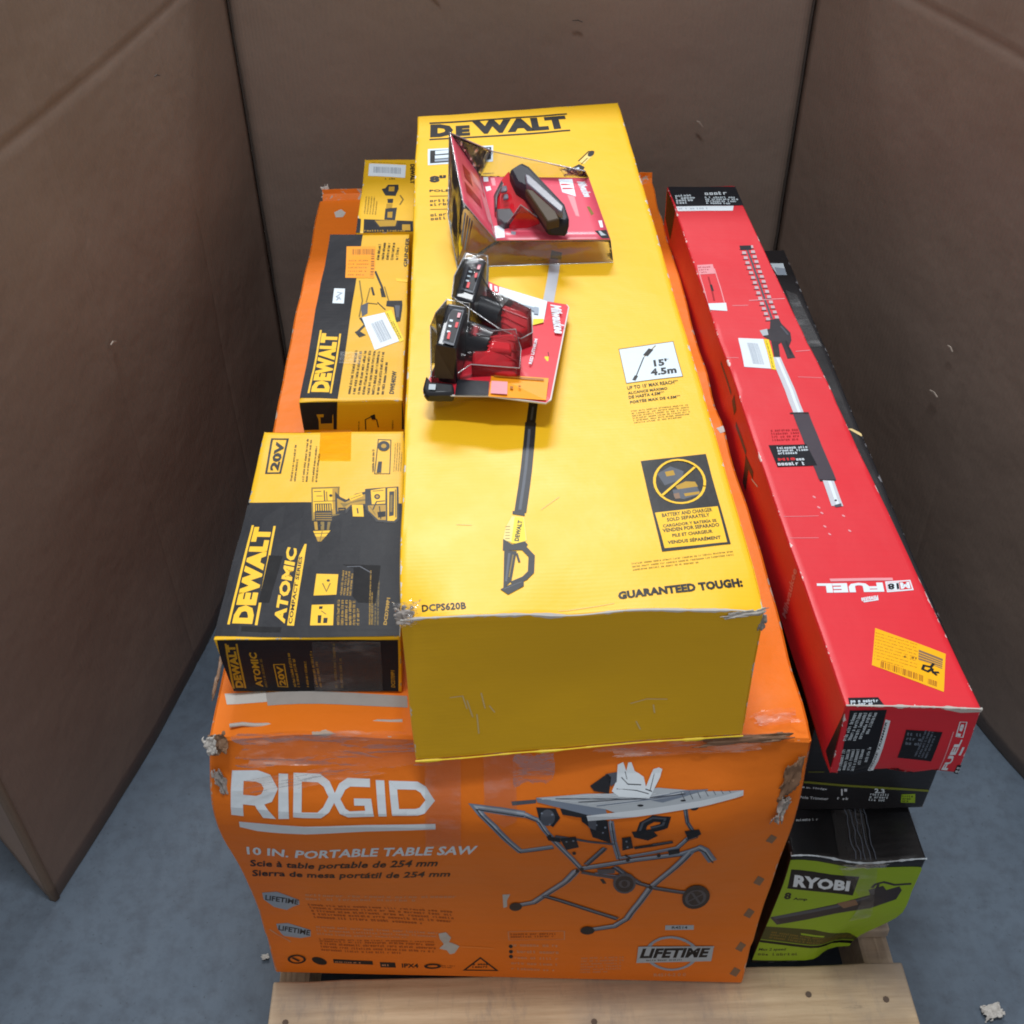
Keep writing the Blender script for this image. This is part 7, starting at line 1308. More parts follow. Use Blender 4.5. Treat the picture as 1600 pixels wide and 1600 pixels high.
def split_clusters(parts, order):          # pieces of print that lie apart become parts of their own
    P2 = {}; O2 = []
    for part in order:
        it = parts[part]; gap = .007; grp = list(range(len(it))); bb = []
        for (i, face, kind, mat, data, extra) in it:
            pts = list(data)
            if kind != 'p': pts = pts + [[data[1][k] + data[2][k] - data[0][k] for k in (0, 1)]]
            bb.append((face, min(p[0] for p in pts), max(p[0] for p in pts), min(p[1] for p in pts), max(p[1] for p in pts)))
        def find(a):
            while grp[a] != a: a = grp[a]
            return a
        for a in range(len(it)):
            for b in range(a):
                p, q = bb[a], bb[b]
                if p[0] == q[0] and p[1] < q[2] + gap and q[1] < p[2] + gap and p[3] < q[4] + gap and q[3] < p[4] + gap: grp[find(a)] = find(b)
        for a in range(len(it)):
            k = (part, find(a))
            if k not in P2: P2[k] = []; O2.append(k)
            P2[k].append(it[a])
    return P2, O2
class Carton:
    def __init__(s, key, name, label, mat, field, step, bw=.0014, cat='carton'):
        s.key = key; s.C = {k: Vector(v) for k, v in CORNERS[key].items()}; s.field = field; s.mat = mat
        base = (s.C['FLb'] + s.C['FRb'] + s.C['BLb'] + s.C['BRb']) / 4
        s.root = thing(name, label, cat, base); s.cen = sum(s.C.values(), Vector()) / 8
        s.grid = {}; s.cache = {}; bm = bmesh.new(); uvl = bm.loops.layers.uv.new('UVMap'); el = {}
        for f in FACE:
            w, h = s.dims(f); us = s.ticks(w, step, f); vs = s.ticks(h, step, f); s.grid[f] = (us, vs)
        lay = bm.verts.layers.float.new('edge')
        for f in FACE:
            w, h = s.dims(f); us, vs = s.grid[f]; V = []
            for v in vs:
                row = []
                for u in us:
                    b = bm.verts.new(s.base(f, u, v)); b[lay] = min(u, w - u, v, h - v); row.append(b)
                V.append(row)
            for j in range(len(vs) - 1):
                for i in range(len(us) - 1):
                    for tr in (((i, j), (i + 1, j), (i + 1, j + 1)), ((i, j), (i + 1, j + 1), (i, j + 1))):
                        fc = bm.faces.new([V[b][a] for a, b in tr])
                        for l, (a, b) in zip(fc.loops, tr): l[uvl].uv = (us[a], vs[b])
        bmesh.ops.remove_doubles(bm, verts=bm.verts, dist=.0003)
        bm.normal_update()
        for v in bm.verts:
            n = v.normal.copy(); e = v[lay]; v.co += s.field(v.co)
            if e < 1e-5: v.co -= n * bw
        off = origin(s.root)
        for v in bm.verts: v.co -= off
        m = bpy.data.meshes.new('carton_shell'); bm.to_mesh(m); bm.free(); m.materials.append(MATS[mat])
        o = bpy.data.objects.new('carton_shell', m); link(o, s.root); smooth(o, 28); s.shell = o
        s.art()
    def dims(s, f):
        a, b, c, d = (s.C[k] for k in FACE[f]); return ((b - a).length + (c - d).length) / 2, ((d - a).length + (c - b).length) / 2
    def ticks(s, L, step, f):
        n = max(2, round(L / step)); return [0, .0028, .0075] + [L * i / n for i in range(1, n)] + [L - .0075, L - .0028, L]
    def base(s, f, x, y):
        w, h = s.dims(f); u = x / w; v = y / h; a, b, c, d = (s.C[k] for k in FACE[f]); return a * (1 - u) * (1 - v) + b * u * (1 - v) + c * u * v + d * (1 - u) * v
    def node(s, f, i, j):
        k = (f, i, j)
        if k not in s.cache: us, vs = s.grid[f]; p = s.base(f, us[i], vs[j]); s.cache[k] = p + s.field(p)
        return s.cache[k]
    def put(s, f, x, y, off):
        us, vs = s.grid[f]; i = min(len(us) - 2, max(0, bisect.bisect_right(us, x) - 1)); j = min(len(vs) - 2, max(0, bisect.bisect_right(vs, y) - 1))
        u = (x - us[i]) / (us[i + 1] - us[i]); v = (y - vs[j]) / (vs[j + 1] - vs[j])
        a, b, c, d = s.node(f, i, j), s.node(f, i + 1, j), s.node(f, i + 1, j + 1), s.node(f, i, j + 1)
        p = a + (b - a) * u + (c - b) * v if u > v else a + (d - a) * v + (c - d) * u
        return p + ((b - a).cross(d - a) + (b - c).cross(d - c) * -1).normalized() * off
    def art(s):
        parts = {}; order = []
        for i, (face, part, kind, mat, data, extra) in enumerate(ART.get(s.key, [])):
            if part not in parts: parts[part] = []; order.append(part)
            parts[part].append((i, face, kind, mat, data, extra))
        parts, order = split_clusters(parts, order)
        layer = {}; seen = []
        for i, (face, part, kind, mat, data, extra) in enumerate(ART.get(s.key, [])):   # each print sits just above what it covers
            pts = list(data) + ([[data[1][k] + data[2][k] - data[0][k] for k in (0, 1)]] if kind != 'p' else [])
            b = (min(p[0] for p in pts), max(p[0] for p in pts), min(p[1] for p in pts), max(p[1] for p in pts)); n = 0
            for f2, c2, n2 in seen:
                if f2 == face and b[0] <= c2[1] and c2[0] <= b[1] and b[2] <= c2[3] and c2[2] <= b[3]: n = max(n, n2 + 1)
            seen.append((face, b, n)); layer[i] = n
        for part in order:
            bm = bmesh.new(); uvl = bm.loops.layers.uv.new('UVMap'); mats = []
            for (i, face, kind, mat, data, extra) in parts[part]:
                if mat not in mats: mats.append(mat)
                mi = mats.index(mat); off = .00035 + .000028 * min(layer[i], 40)
                if 'tape' in mat: off = .0015
                for poly2 in shapes(kind, data, extra, i): s.lay(bm, uvl, face, poly2, mi, off)
            o2 = origin(s.root)
            for v in bm.verts: v.co -= o2
            m = bpy.data.meshes.new(part[0].split('#')[0]); bm.to_mesh(m); bm.free()
            for x in mats: m.materials.append(MATS[x])
            for p in m.polygons: p.use_smooth = True
            o = bpy.data.objects.new(part[0].split('#')[0], m); link(o, s.root)
    def lay(s, bm, uvl, face, poly2, mi, off):
        b2 = bmesh.new(); verts, faces = poly2
        V = [b2.verts.new((x, y, 0)) for x, y in verts]
        for fc in faces:
            try: b2.faces.new([V[k] for k in fc])
            except ValueError: pass
        if not b2.faces: b2.free(); return
        bmesh.ops.triangulate(b2, faces=[f for f in b2.faces if len(f.verts) > 4])
        us, vs = s.grid[face]; xs = [v[0] for v in verts]; ys = [v[1] for v in verts]
        for T, lo, hi, nrm in ((us, min(xs), max(xs), (1, 0, 0)), (vs, min(ys), max(ys), (0, 1, 0))):
            for t in T:
                if lo + 1e-4 < t < hi - 1e-4:
                    bmesh.ops.bisect_plane(b2, geom=b2.verts[:] + b2.edges[:] + b2.faces[:], dist=1e-6, plane_co=(t * nrm[0], t * nrm[1], 0), plane_no=nrm)
        mp = {}; w, h = s.dims(face)
        for v in b2.verts:
            x = min(max(v.co.x, .0006), w - .0006); y = min(max(v.co.y, .0006), h - .0006); mp[v] = (bm.verts.new(s.put(face, x, y, off)), (x, y))
        a = 0
        for f in b2.faces:
            vl = [v for v in f.verts]
            ar = sum(vl[k].co.x * vl[(k + 1) % len(vl)].co.y - vl[(k + 1) % len(vl)].co.x * vl[k].co.y for k in range(len(vl)))
            if abs(ar) < 1e-11: continue
            if ar < 0: vl.reverse()
            mx = sum(v.co.x for v in vl) / len(vl); my = sum(v.co.y for v in vl) / len(vl)
            i = min(len(us) - 2, max(0, bisect.bisect_right(us, mx) - 1)); j = min(len(vs) - 2, max(0, bisect.bisect_right(vs, my) - 1))
            dg = lambda p: (p[0] - us[i]) / (us[i + 1] - us[i]) - (p[1] - vs[j]) / (vs[j + 1] - vs[j])
            pts = [mp[v][1] for v in vl]; ds = [dg(p) for p in pts]
            if min(ds) > -.004 or max(ds) < .004: rings = [[mp[v] for v in vl]]
            else:
                rings = []
                for sg in (1, -1):                       # cut along the diagonal of the carton's own facet
                    out = []
                    for k in range(len(pts)):
                        p, q2, a1, b1 = pts[k], pts[(k + 1) % len(pts)], ds[k] * sg, ds[(k + 1) % len(pts)] * sg
                        if a1 >= 0: out.append(p)
                        if a1 * b1 < 0: t = a1 / (a1 - b1); out.append((p[0] + (q2[0] - p[0]) * t, p[1] + (q2[1] - p[1]) * t))
                    if len(out) > 2: rings.append([(bm.verts.new(s.put(face, p[0], p[1], off)), p) for p in out])
            for rg_ in rings:
                try: n = bm.faces.new([r[0] for r in rg_])
                except ValueError: continue
                n.material_index = mi
                for l, r in zip(n.loops, rg_): l[uvl].uv = r[1]
        b2.free()
TEXT = {}
def glyphs(st, bold, shear):
    k = (st, bold, shear)
    if k not in TEXT:
        c = bpy.data.curves.new('lettering', 'FONT'); c.body = st; c.offset = bold; c.shear = shear; c.resolution_u = 2; c.space_character = 1.0 + bold * .9; c.fill_mode = 'FRONT'
        o = bpy.data.objects.new('lettering', c); m = bpy.data.meshes.new_from_object(o)
        vs = [(v.co.x, v.co.y) for v in m.vertices]; fs = [list(p.vertices) for p in m.polygons]
        bpy.data.objects.remove(o); bpy.data.curves.remove(c); bpy.data.meshes.remove(m)
        x0 = min(v[0] for v in vs); x1 = max(v[0] for v in vs); y0 = min(v[1] for v in vs); y1 = max(v[1] for v in vs)
        TEXT[k] = ([((x - x0) / (x1 - x0), (y - y0) / (y1 - y0)) for x, y in vs], fs)
    return TEXT[k]
def shapes(kind, d, extra, seed):
    if kind == 'p': return [(d, [list(range(len(d)))])]
    o = Vector(d[0]); ax = Vector(d[1]) - o; ay = Vector(d[2]) - o
    to = lambda x, y: tuple(o + ax * x + ay * y)
    if kind == 't':
        vs, fs = glyphs(*extra); return [([to(x, y) for x, y in vs], fs)]
    rd = random.Random(seed * 13 + 5); V = []; F = []
    def q(x0, x1, y0, y1):
        k = len(V); V.extend([to(x0, y0), to(x1, y0), to(x1, y1), to(x0, y1)]); F.append([k, k + 1, k + 2, k + 3])
    if kind == 'g':
        n, fill = extra; hgt = ay.length / n * (fill + .12); pit = .70 * hgt / ax.length; h = (fill + .12) / n
        for i in range(n):
            y0 = 1 - (i + .5) / n - h / 2; x = 0; end = 1 if i < n - 1 else rd.uniform(.6, 1)
            while x < end - pit:
                for j in range(rd.choice((1, 2, 3, 4, 5, 6, 7, 8, 9))):
                    if x + pit > end: break
                    k = rd.random(); t = h * (1 if k < .3 else .74); w = pit * .74
                    if hgt < .0011 or k > .93: q(x, x + w * .8, y0, y0 + t * .8)
                    else:                                       # letter-like strokes too small to read
                        q(x, x + w * .34, y0, y0 + t)
                        if k < .8: q(x + w * .34, x + w * .68, y0, y0 + h * .20)
                        if .1 < k: q(x + w * .34, x + w * (.68 if k < .6 else 1), y0 + h * .54, y0 + h * .74)
                        if .25 < k < .8: q(x + w * .68, x + w, y0, y0 + h * .74)
                    x += pit
                x += pit * .85
    else:
        n = extra[0]; x = 0; tot = []
        for i in range(n): tot.append((rd.choice((.5, 1, 1, 1.6)), rd.choice((.5, .8, 1.2))))
        sm = sum(a + b for a, b in tot)
        for a, b in tot: q(x / sm, (x + a) / sm, 0, 1); x += a + b
    return [(V, F)]
# ------------------------------------------------------------------ the setting
fl = mesh_obj('floor', [(-6, -6, 0), (6, -6, 0), (6, 6, 0), (-6, 6, 0)], [[0, 1, 2, 3]], ['concrete']); fl['kind'] = 'structure'

LEFT = [(-.3886, .2138), (-.3224, .4167), (-.2466, .7303), (-.185, 1.05), (-.1395, 1.36)]
BACK = [(-.1395, 1.36), (.36, 1.372), (.892, 1.36)]
RIGHT = [(.892, 1.36), (1.03, .9), (1.148, .478), (1.24, .25), (1.33, .0)]
FLAP = [(-.86, .66), (-.70, .505), (-.5095, .331), (-.3886, .2138)]
enc = thing('cardboard_enclosure', 'tall brown cardboard screen of folded panels standing around the pallet', 'cardboard screen', (.38, 1.36, 0))
def panel(path, H, seed, creases, hcrease):
    P = [Vector((x, y, 0)) for x, y in path]; L = [0]
    for a, b in zip(P, P[1:]): L.append(L[-1] + (b - a).length)
    N = [0.0]; n = max(8, int(L[-1] / .035))
    ss = sorted(set([L[-1] * i / n for i in range(n + 1)] + [c + k for c in creases for k in (-.012, -.004, 0, .004, .012) if 0 < c + k < L[-1]]))
    zs = sorted(set([H * i / 36 for i in range(37)] + [c + k for c in hcrease for k in (-.014, -.005, 0, .005, .014)]))
    def pos(s):
        for i in range(len(P) - 1):
            if s <= L[i + 1] + 1e-6:
                t = (s - L[i]) / (L[i + 1] - L[i])
                a = P[max(0, i - 1)]; b = P[i]; c = P[i + 1]; d = P[min(len(P) - 1, i + 2)]
                q = .5 * ((2 * b) + (c - a) * t + (2 * a - 5 * b + 4 * c - d) * t * t + (3 * b - a - 3 * c + d) * t ** 3)
                return q
        return P[-1].copy()
    vs = []; fs = []; uv = []
    for z in zs:
        for s in ss:
            p = pos(s); d = (pos(min(L[-1], s + .01)) - pos(max(0, s - .01))).normalized(); nr = Vector((d.y, -d.x, 0))
            k = noise.noise(Vector((s * 2.2, z * 2.2, seed))) * .010 + noise.noise(Vector((s * 8, z * 8, seed + 5))) * .0018
            k *= min(1, s / .06, (L[-1] - s) / .06) 
            for c in creases: k -= .0012 * math.exp(-((s - c) / .004) ** 2)
            for c in hcrease: k -= .0018 * math.exp(-((z - c) / .006) ** 2)
            q = p + nr * k; q.z = z + .002 + (.004 * noise.noise(Vector((s * 6, 0, seed))) if z < .01 else 0); vs.append(q); uv.append((s, z))
    W = len(ss)
    for j in range(len(zs) - 1):
        for i in range(W - 1): fs.append([j * W + i, j * W + i + 1, (j + 1) * W + i + 1, (j + 1) * W + i])
    o = mesh_obj('panel', vs, fs, ['kraft_board', 'kraft_edge'], enc, uv=uv)
    for p in o.data.polygons: p.use_smooth = True
    m = o.modifiers.new('board', 'SOLIDIFY'); m.thickness = .009; m.offset = -1; m.material_offset_rim = 1
    return o, pos, L[-1]
lp = panel(LEFT, 1.22, 1, [.50, .86], [1.035])
bp = panel(BACK, 1.22, 2, [.527], [1.035])
rp = panel(RIGHT, 1.22, 3, [.62], [1.035])
panel(FLAP, 1.22, 4, [], [1.035])
# tape flecks, dents and gouges on the board faces
def gouge(pos, pts, w, mat):
    V = []; F = []
    for i, (s, z) in enumerate(pts):
        p = pos(s); d = (pos(s + .01) - pos(s - .01)).normalized(); nr = Vector((d.y, -d.x, 0)); t = w * math.sin(math.pi * (i + .35) / (len(pts) - .3))
        b = p + nr * .0115
        V += [b + d * t * .3 + Vector((0, 0, z + t)), b - d * t * .3 + Vector((0, 0, z - t))]
        if i: F.append([2 * i - 2, 2 * i - 1, 2 * i + 1, 2 * i])
    o = mesh_obj('gouge', V, F, [mat], enc); solid(o, .002, 1)
rg = random.Random(3)
for pos, L, n in ((lp[1], lp[2], 2), (bp[1], bp[2], 4), (rp[1], rp[2], 3)):
    for k in range(n):
        s = rg.uniform(.25, .95) * L if pos is not rp[1] else rg.uniform(.08, .7) * L; z = rg.uniform(.3, 1.05); l = rg.uniform(.006, .028); a = rg.uniform(-1, .3)
        gouge(pos, [(s, z), (s + l * .5, z + l * a * .5 + .002), (s + l, z + l * a)], rg.uniform(.0006, .0018), rg.choice(['kraft_scuff', 'kraft_scuff', 'kraft_dark']))
# dark tubes stand in for the shade in the corner folds
for (x, y, sg) in ((-.1395, 1.36, 1), (.892, 1.36, -1)):
    tube('corner_shade', [(x + sg * .003 + .0012 * math.sin(z * 9), y - .003, z * 1.21 / 12 + .003) for z in range(13)], .0022, 'kraft_dark', enc, 6)

# pallet
pal = thing('pallet', 'weathered bare wooden pallet under the stacked cartons', 'pallet', (.416, .5, 0))
def board(x0, x1, y0, y1, z0, z1, seed, name='deck_board'):
    n = 18; V = []; F = []; r = random.Random(seed)
    for i in range(n + 1):
        x = x0 + (x1 - x0) * i / n; e = r.uniform(-.0015, .0015); g = r.uniform(-.0012, .0012); t = r.uniform(-.001, .0008)
        ex = 0
        V += [(x, y0 + e, z0), (x, y1 + g, z0), (x, y1 + g, z1 + t), (x, y0 + e, z1 + t)]
    for i in range(n):
        for k in range(4): F.append([4 * i + k, 4 * i + (k + 1) % 4, 4 * i + 4 + (k + 1) % 4, 4 * i + 4 + k][::-1])
    F += [[0, 1, 2, 3], [4 * n + 3, 4 * n + 2, 4 * n + 1, 4 * n]]
    o = mesh_obj(name, V, F, ['pallet_wood'], pal)
    bm = bmesh.new(); bm.from_mesh(o.data); bmesh.ops.recalc_face_normals(bm, faces=bm.faces); bm.to_mesh(o.data); bm.free(); bevel(o, .003); smooth(o, 40); return o
ys = [(-.14, .006), (.052, .14), (.20, .29), (.35, .44), (.50, .60), (.66, .75), (.81, .90), (.96, 1.05), (1.11, 1.20), (1.23, 1.30)]
for i, (a, b) in enumerate(ys): board(-.008 + (.002 * (i % 3)), .836 - .003 * (i % 2), a, b, .118, .1385, 20 + i)
for x in (-.004, .395, .792): o = board(x, x + .040, -.130, 1.30, .018, .117, 50 + int(x * 10), 'stringer')
for i, (a, b) in enumerate(((-.13, -.03), (.55, .65), (1.2, 1.3))): board(-.006, .834, a, b, .001, .017, 70 + i, 'bottom_board')
def nail(x, y): 
    V = [(x + .0042 * math.cos(k * math.pi / 4), y + .0042 * math.sin(k * math.pi / 4), z) for z in (.134, .1398) for k in range(8)]
    mesh_obj('nail', V, [list(range(8, 16))] + [[k, (k + 1) % 8, 8 + (k + 1) % 8, 8 + k] for k in range(8)], ['nail_steel'], pal)
for x, y in ((.80, -.045), (.815, -.085), (.812, .075), (.800, .11), (.415, -.062), (.015, -.05), (.70, -.035)): nail(x, y)

# ------------------------------------------------------------------ the cartons
saw = Carton('saw', 'tool_carton', 'big battered orange carton with a table saw picture, largest box on the pallet', 'orange_board', f_saw, .022, .002)
pole = Carton('pole', 'tool_carton', 'long bright yellow carton with a pole saw picture lying on the orange carton', 'yellow_board', f_pole, .026)
drl = Carton('drill', 'tool_carton', 'half black half yellow carton with a cordless drill picture, nearest of the small boxes', 'drill_board', f_small, .024, .001)
grd = Carton('grind', 'tool_carton', 'narrow yellow carton with black side stripe and grinder picture, white barcode sticker tilted', 'grinder_board', f_small, .024, .001)
imp = Carton('imp', 'tool_carton', 'small yellow carton at the far end with an impact driver picture and straight barcode label', 'impact_board', f_small, .026, .001)
hdg = Carton('hedge', 'tool_carton', 'long black carton lying between the red carton and the lime green one', 'black_board', f_small, .03, .001)
redc = Carton('red', 'tool_carton', 'long red carton with a hedge trimmer attachment picture on top of the black carton', 'red_board', f_red, .024)
blw = Carton('blow', 'tool_carton', 'lime green and black carton with a leaf blower picture and crushed lower corner', 'blower_board', f_blow, .018)

# crushed corners, torn liner and crumpled tape
def crumple(name, parent, c, ax, ay, az, amp, mat, seed, n=16, ragged=.35, fine=.25):
    c, ax, ay, az = (Vector(v) for v in (c, ax, ay, az)); V = []; F = []
    for j in range(n + 1):
        for i in range(n + 1):
            u = i / n * 2 - 1; v = j / n * 2 - 1
            h = noise.noise(Vector((u * 1.8, v * 1.8, seed + 9))) + .5 * abs(noise.noise(Vector((u * 4, v * 4, seed + 3)))) + fine * noise.noise(Vector((u * 9, v * 9, seed + 6)))
            w = .15 * noise.noise_vector(Vector((u * 3, v * 3, seed + 2)))
            V.append(c + ax * (u + w.x) + ay * (v + w.y) + az * (amp * h + amp * .3))
    for j in range(n):
        for i in range(n):
            a = (i + .5) / n * 2 - 1; b = (j + .5) / n * 2 - 1; m = max(abs(a), abs(b))
            if m < .98 - ragged * (.35 + .65 * noise.noise(Vector((a * 3, b * 3, seed + 1)))): F.append([j * (n + 1) + i, j * (n + 1) + i + 1, (j + 1) * (n + 1) + i + 1, (j + 1) * (n + 1) + i])
    o = mesh_obj(name, V, F, [mat], parent)
    if 'wrap' not in mat: solid(o, .0007, 0)
    smooth(o, 35); return o
ZT = .6616
def on(c, f, px_, py_, off=.001): return tuple(c.put(f, px_, py_, off))
FW, FH = saw.dims('front')
crumple('torn_liner', saw.root, (.010, .006, ZT - .010), (.011, 0, .003), (.002, -.006, -.011), (-.2, -.8, .6), .004, 'scuffed_brown_ink', 4, n=28, ragged=.45, fine=.1)
crumple('torn_liner', saw.root, (.004, .000, ZT - .006), (.007, 0, .003), (.001, -.004, -.012), (-.3, -.8, .5), .004, 'torn_paper', 5, n=28, ragged=.5, fine=.1)
crumple('torn_liner', saw.root, on(saw, 'front', .014, FH - .055), (.006, .002, 0), (.004, -.003, -.022), (-.3, -.95, .1), .004, 'grey_paper', 8, n=28, ragged=.5, fine=.1)
crumple('torn_liner', saw.root, (-.002, .090, ZT + .001), (.003, 0, .003), (0, .04, 0), (-.6, 0, .8), .003, 'scuffed_brown_ink', 12, ragged=.6)
crumple('torn_liner', saw.root, on(saw, 'front', FW - .016, FH - .055, .002), (.011, .0, .006), (-.004, -.004, -.034), (.2, -.95, .2), .005, 'scuffed_brown_ink', 15, ragged=.55)
crumple('torn_liner', saw.root, on(saw, 'front', FW - .02, FH - .10, .002), (.007, .0, .002), (-.004, -.004, -.020), (.2, -.95, .2), .005, 'grey_paper', 18, ragged=.6)
crumple('torn_liner', saw.root, on(saw, 'front', FW - .07, FH - .003, .001), (.055, .002, .002), (0, -.003, -.004), (0, -.6, .8), .003, 'scuffed_brown_ink', 21, ragged=.5)
crumple('torn_liner', saw.root, (.010, 1.232, ZT + .008), (.007, .003, .003), (0, .006, .016), (-.8, -.4, .2), .005, 'torn_paper', 31, ragged=.6)
crumple('tape', saw.root, on(saw, 'front', .13, FH - .018, .003), (.115, .0, -.004), (0, -.008, -.022), (0, -.8, .6), .004, 'crumpled_wrap', 41, 30, .3)
crumple('tape', saw.root, on(saw, 'front', .10, FH - .050, .002), (.085, 0, .018), (0, -.005, -.008), (0, -.9, .4), .003, 'crumpled_wrap', 43, 24, .45)
crumple('tape', saw.root, on(saw, 'front', .335, FH - .045, .002), (.024, 0, 0), (0, -.006, -.036), (0, -.95, .3), .0025, 'crumpled_wrap', 44, 18, .25)
crumple('tape', saw.root, on(saw, 'front', .49, FH - .012, .002), (.10, 0, .003), (0, -.006, -.010), (0, -.85, .5), .002, 'crumpled_wrap', 47, 24, .45)
crumple('tape', saw.root, (.590, .010, ZT + .002), (.026, .004, 0), (-.002, .012, 0), (0, -.1, 1), .003, 'crumpled_wrap', 51, 14, .4)
for k, (x0, x1, y, z, s) in enumerate(((.235, .33, .02, .0035, 3), (.02, .20, .022, .003, 5))):      # flattened flap seams
    tube('flap_seam', [(x0 + (x1 - x0) * i / 14, y + .003 * noise.noise(Vector((i * .5, s, 0))), ZT - .001 + .0015 * noise.noise(Vector((i * .7, s, 3)))) for i in range(15)], .0022, 'torn_paper', saw.root, 6)
# upright rear flaps of the orange carton
for (x0, x1, y, hh, sd) in ((.004, .150, 1.228, .016, 1), (.545, .612, 1.262, .020, 2)):
    V = []; F = []
    for i in range(13):
        x = x0 + (x1 - x0) * i / 12; V += [(x, y - .006, ZT - .004), (x, y + .004, ZT + hh * .5), (x, y + .006 + .002 * noise.noise(Vector((i * .4, 1, sd))), ZT + hh + .003 * noise.noise(Vector((i * .4, 0, sd))))]
        if i: F += [[3 * i - 3, 3 * i, 3 * i + 1, 3 * i - 2], [3 * i - 2, 3 * i + 1, 3 * i + 2, 3 * i - 1]]
    fo = mesh_obj('open_flap', V, F, ['orange_board'], saw.root); solid(fo, .004, 0)
# yellow carton edges
crumple('crumpled_tape', pole.root, on(pole, 'top', .010, .006, .002), (.014, 0, .002), (.004, -.009, -.009), (-.2, -.6, .8), .006, 'crumpled_wrap', 61, 20, .4)
crumple('crumpled_tape', pole.root, on(pole, 'top', .006, .004, .001), (.010, 0, .001), (0, -.006, -.008), (-.3, -.6, .8), .006, 'grey_paper', 62, 14, .6)
crumple('torn_lit_edge', pole.root, (.527, -.0195, .8535), (.022, .001, .002), (0, -.001, -.004), (0, -.7, .7), .002, 'torn_paper', 64, 12, .6)
crumple('torn_lit_edge', pole.root, (.545, -.016, .838), (.004, 0, .001), (0, -.001, -.012), (.3, -.9, .1), .003, 'grey_paper', 66, 10, .6)
def torn_strip(parent, a, b, w, mat, seed, n=44, lift=(0, -.0012, .0012)):
    a, b, lf = Vector(a), Vector(b), Vector(lift); V = []; F = []; r = random.Random(seed)
    for i in range(n + 1):
        t = i / n; p = a.lerp(b, t) + lf; k = w * max(.05, noise.noise(Vector((t * 9, seed, 0))) + .35 + r.uniform(-.2, .2))
        V += [p + Vector((0, 0, k * .3)), p + Vector((0, -.0008, -k))]
        if i: F.append([2 * i - 2, 2 * i - 1, 2 * i + 1, 2 * i])
    o = mesh_obj('torn_lit_edge', V, F, [mat], parent); solid(o, .0008, 0)
def edge_pts(c, a, b, n=40):
    out = []
    for i in range(n + 1):
        p = c.C[a].lerp(c.C[b], i / n); out.append(p + c.field(p))
    return out
def edge_strip(c, a, b, w, mat, seed, off):
    P = edge_pts(c, a, b, 70); V = []; F = []; r = random.Random(seed); off = Vector(off)
    for i, p in enumerate(P):
        k = max(.0004, w * (noise.noise(Vector((i * .16, seed, 0))) * 1.3 + .25 + r.uniform(-.25, .25)))
        V += [p + off + Vector((0, k * .5, 0)), p + off + Vector((0, -.0006, -k * .3)), p + Vector((0, off.y - .0008, off.z - k))]
        if i: F += [[3 * i - 3, 3 * i - 2, 3 * i + 1, 3 * i], [3 * i - 2, 3 * i - 1, 3 * i + 2, 3 * i + 1]]
    o = mesh_obj('torn_lit_edge', V, F, [mat], c.root); solid(o, .0007, 0)
edge_strip(pole, 'FLt', 'FRt', .0045, 'torn_paper', 3, (0, .0006, .0006))
edge_strip(pole, 'FLb', 'FRb', .0022, 'bright_yellow_ink', 5, (0, -.0008, .001))
edge_strip(redc, 'FLt', 'FRt', .0032, 'torn_paper', 8, (0, .0006, .0006))
BW, BH = blw.dims('front')
crumple('wrap_and_gloss', blw.root, on(blw, 'front', BW * .56, BH - .004, .002), (.030, 0, .001), (0, -.001, -.005), (0, -.8, .6), .002, 'crumpled_wrap', 81, 22, .4)
for k in range(5): tube('wrap_and_gloss', [on(blw, 'top', BW * (.44 + .035 * k) + .004 * noise.noise(Vector((i * .6, k, 0))), .004 + .010 * i, .0015) for i in range(9)], .0006, 'steel_ink', blw.root, 5)  # thin grey threads drawn as gloss streaks on the wrap
edge_strip(blw, 'FLt', 'FRt', .0030, 'pale_blue_ink', 11, (0, .0006, .0006))  # pale strip paints a highlight along the taped top edge

# ------------------------------------------------------------------ blister packs on the yellow carton
def quad_sheet(name, pts, mat, parent, t=.0008, n=8, amp=0, seed=0):
    P = [Vector(p) for p in pts]; V = []; F = []
    nr = (P[1] - P[0]).cross(P[3] - P[0]).normalized()
    for j in range(n + 1):
        for i in range(n + 1):
            u, v = i / n, j / n; p = P[0] * (1 - u) * (1 - v) + P[1] * u * (1 - v) + P[2] * u * v + P[3] * (1 - u) * v
            V.append(p + nr * amp * noise.noise(Vector((u * 2.5, v * 2.5, seed))) * math.sin(math.pi * u) * math.sin(math.pi * v) * 2)
    for j in range(n):
        for i in range(n): a = j * (n + 1) + i; F.append([a, a + 1, a + n + 2, a + n + 1])
    o = mesh_obj(name, V, F, [mat], parent); 
    for p in o.data.polygons: p.use_smooth = True
    if t: solid(o, t, 0)
    return o
def flat(name, polys, parent, thick=.0003):
    V = []; F = []; mats = []; fm = []
    for m, P in polys:
        if m not in mats: mats.append(m)
        k = len(V); V += P; F.append(list(range(k, k + len(P)))); fm.append(mats.index(m))
    return mesh_obj(name, V, F, mats, parent, fmat=fm)
Q = SOLID
ck = thing('blister_pack', 'open red carded clear blister pack holding a black and red battery charger', 'blister pack', Q['shell_front'][3])
quad_sheet('card', Q['card_main'], 'hazed_red_card', ck, .0009); cf = quad_sheet('card', Q['card_fold'], 'hazed_red_card', ck, .0009)
for mk in Q['marks'] + Q['fold_marks']: flat('card_print', [mk], ck)
prism('charger_housing', Q['charger_top'], 0, 'charger_plastic', ck, .006, drop=.020)
prism('charger_window', Q['charger_face'], 0, 'smoked_reflect_plastic', ck, .002, drop=.012)
prism('charger_rim', Q['charger_rim'], 0, 'grey_bevel_plastic', ck, .0015, drop=.010)
prism('charger_base', Q['charger_base'], 0, 'red_plastic', ck, .003, drop=.024)
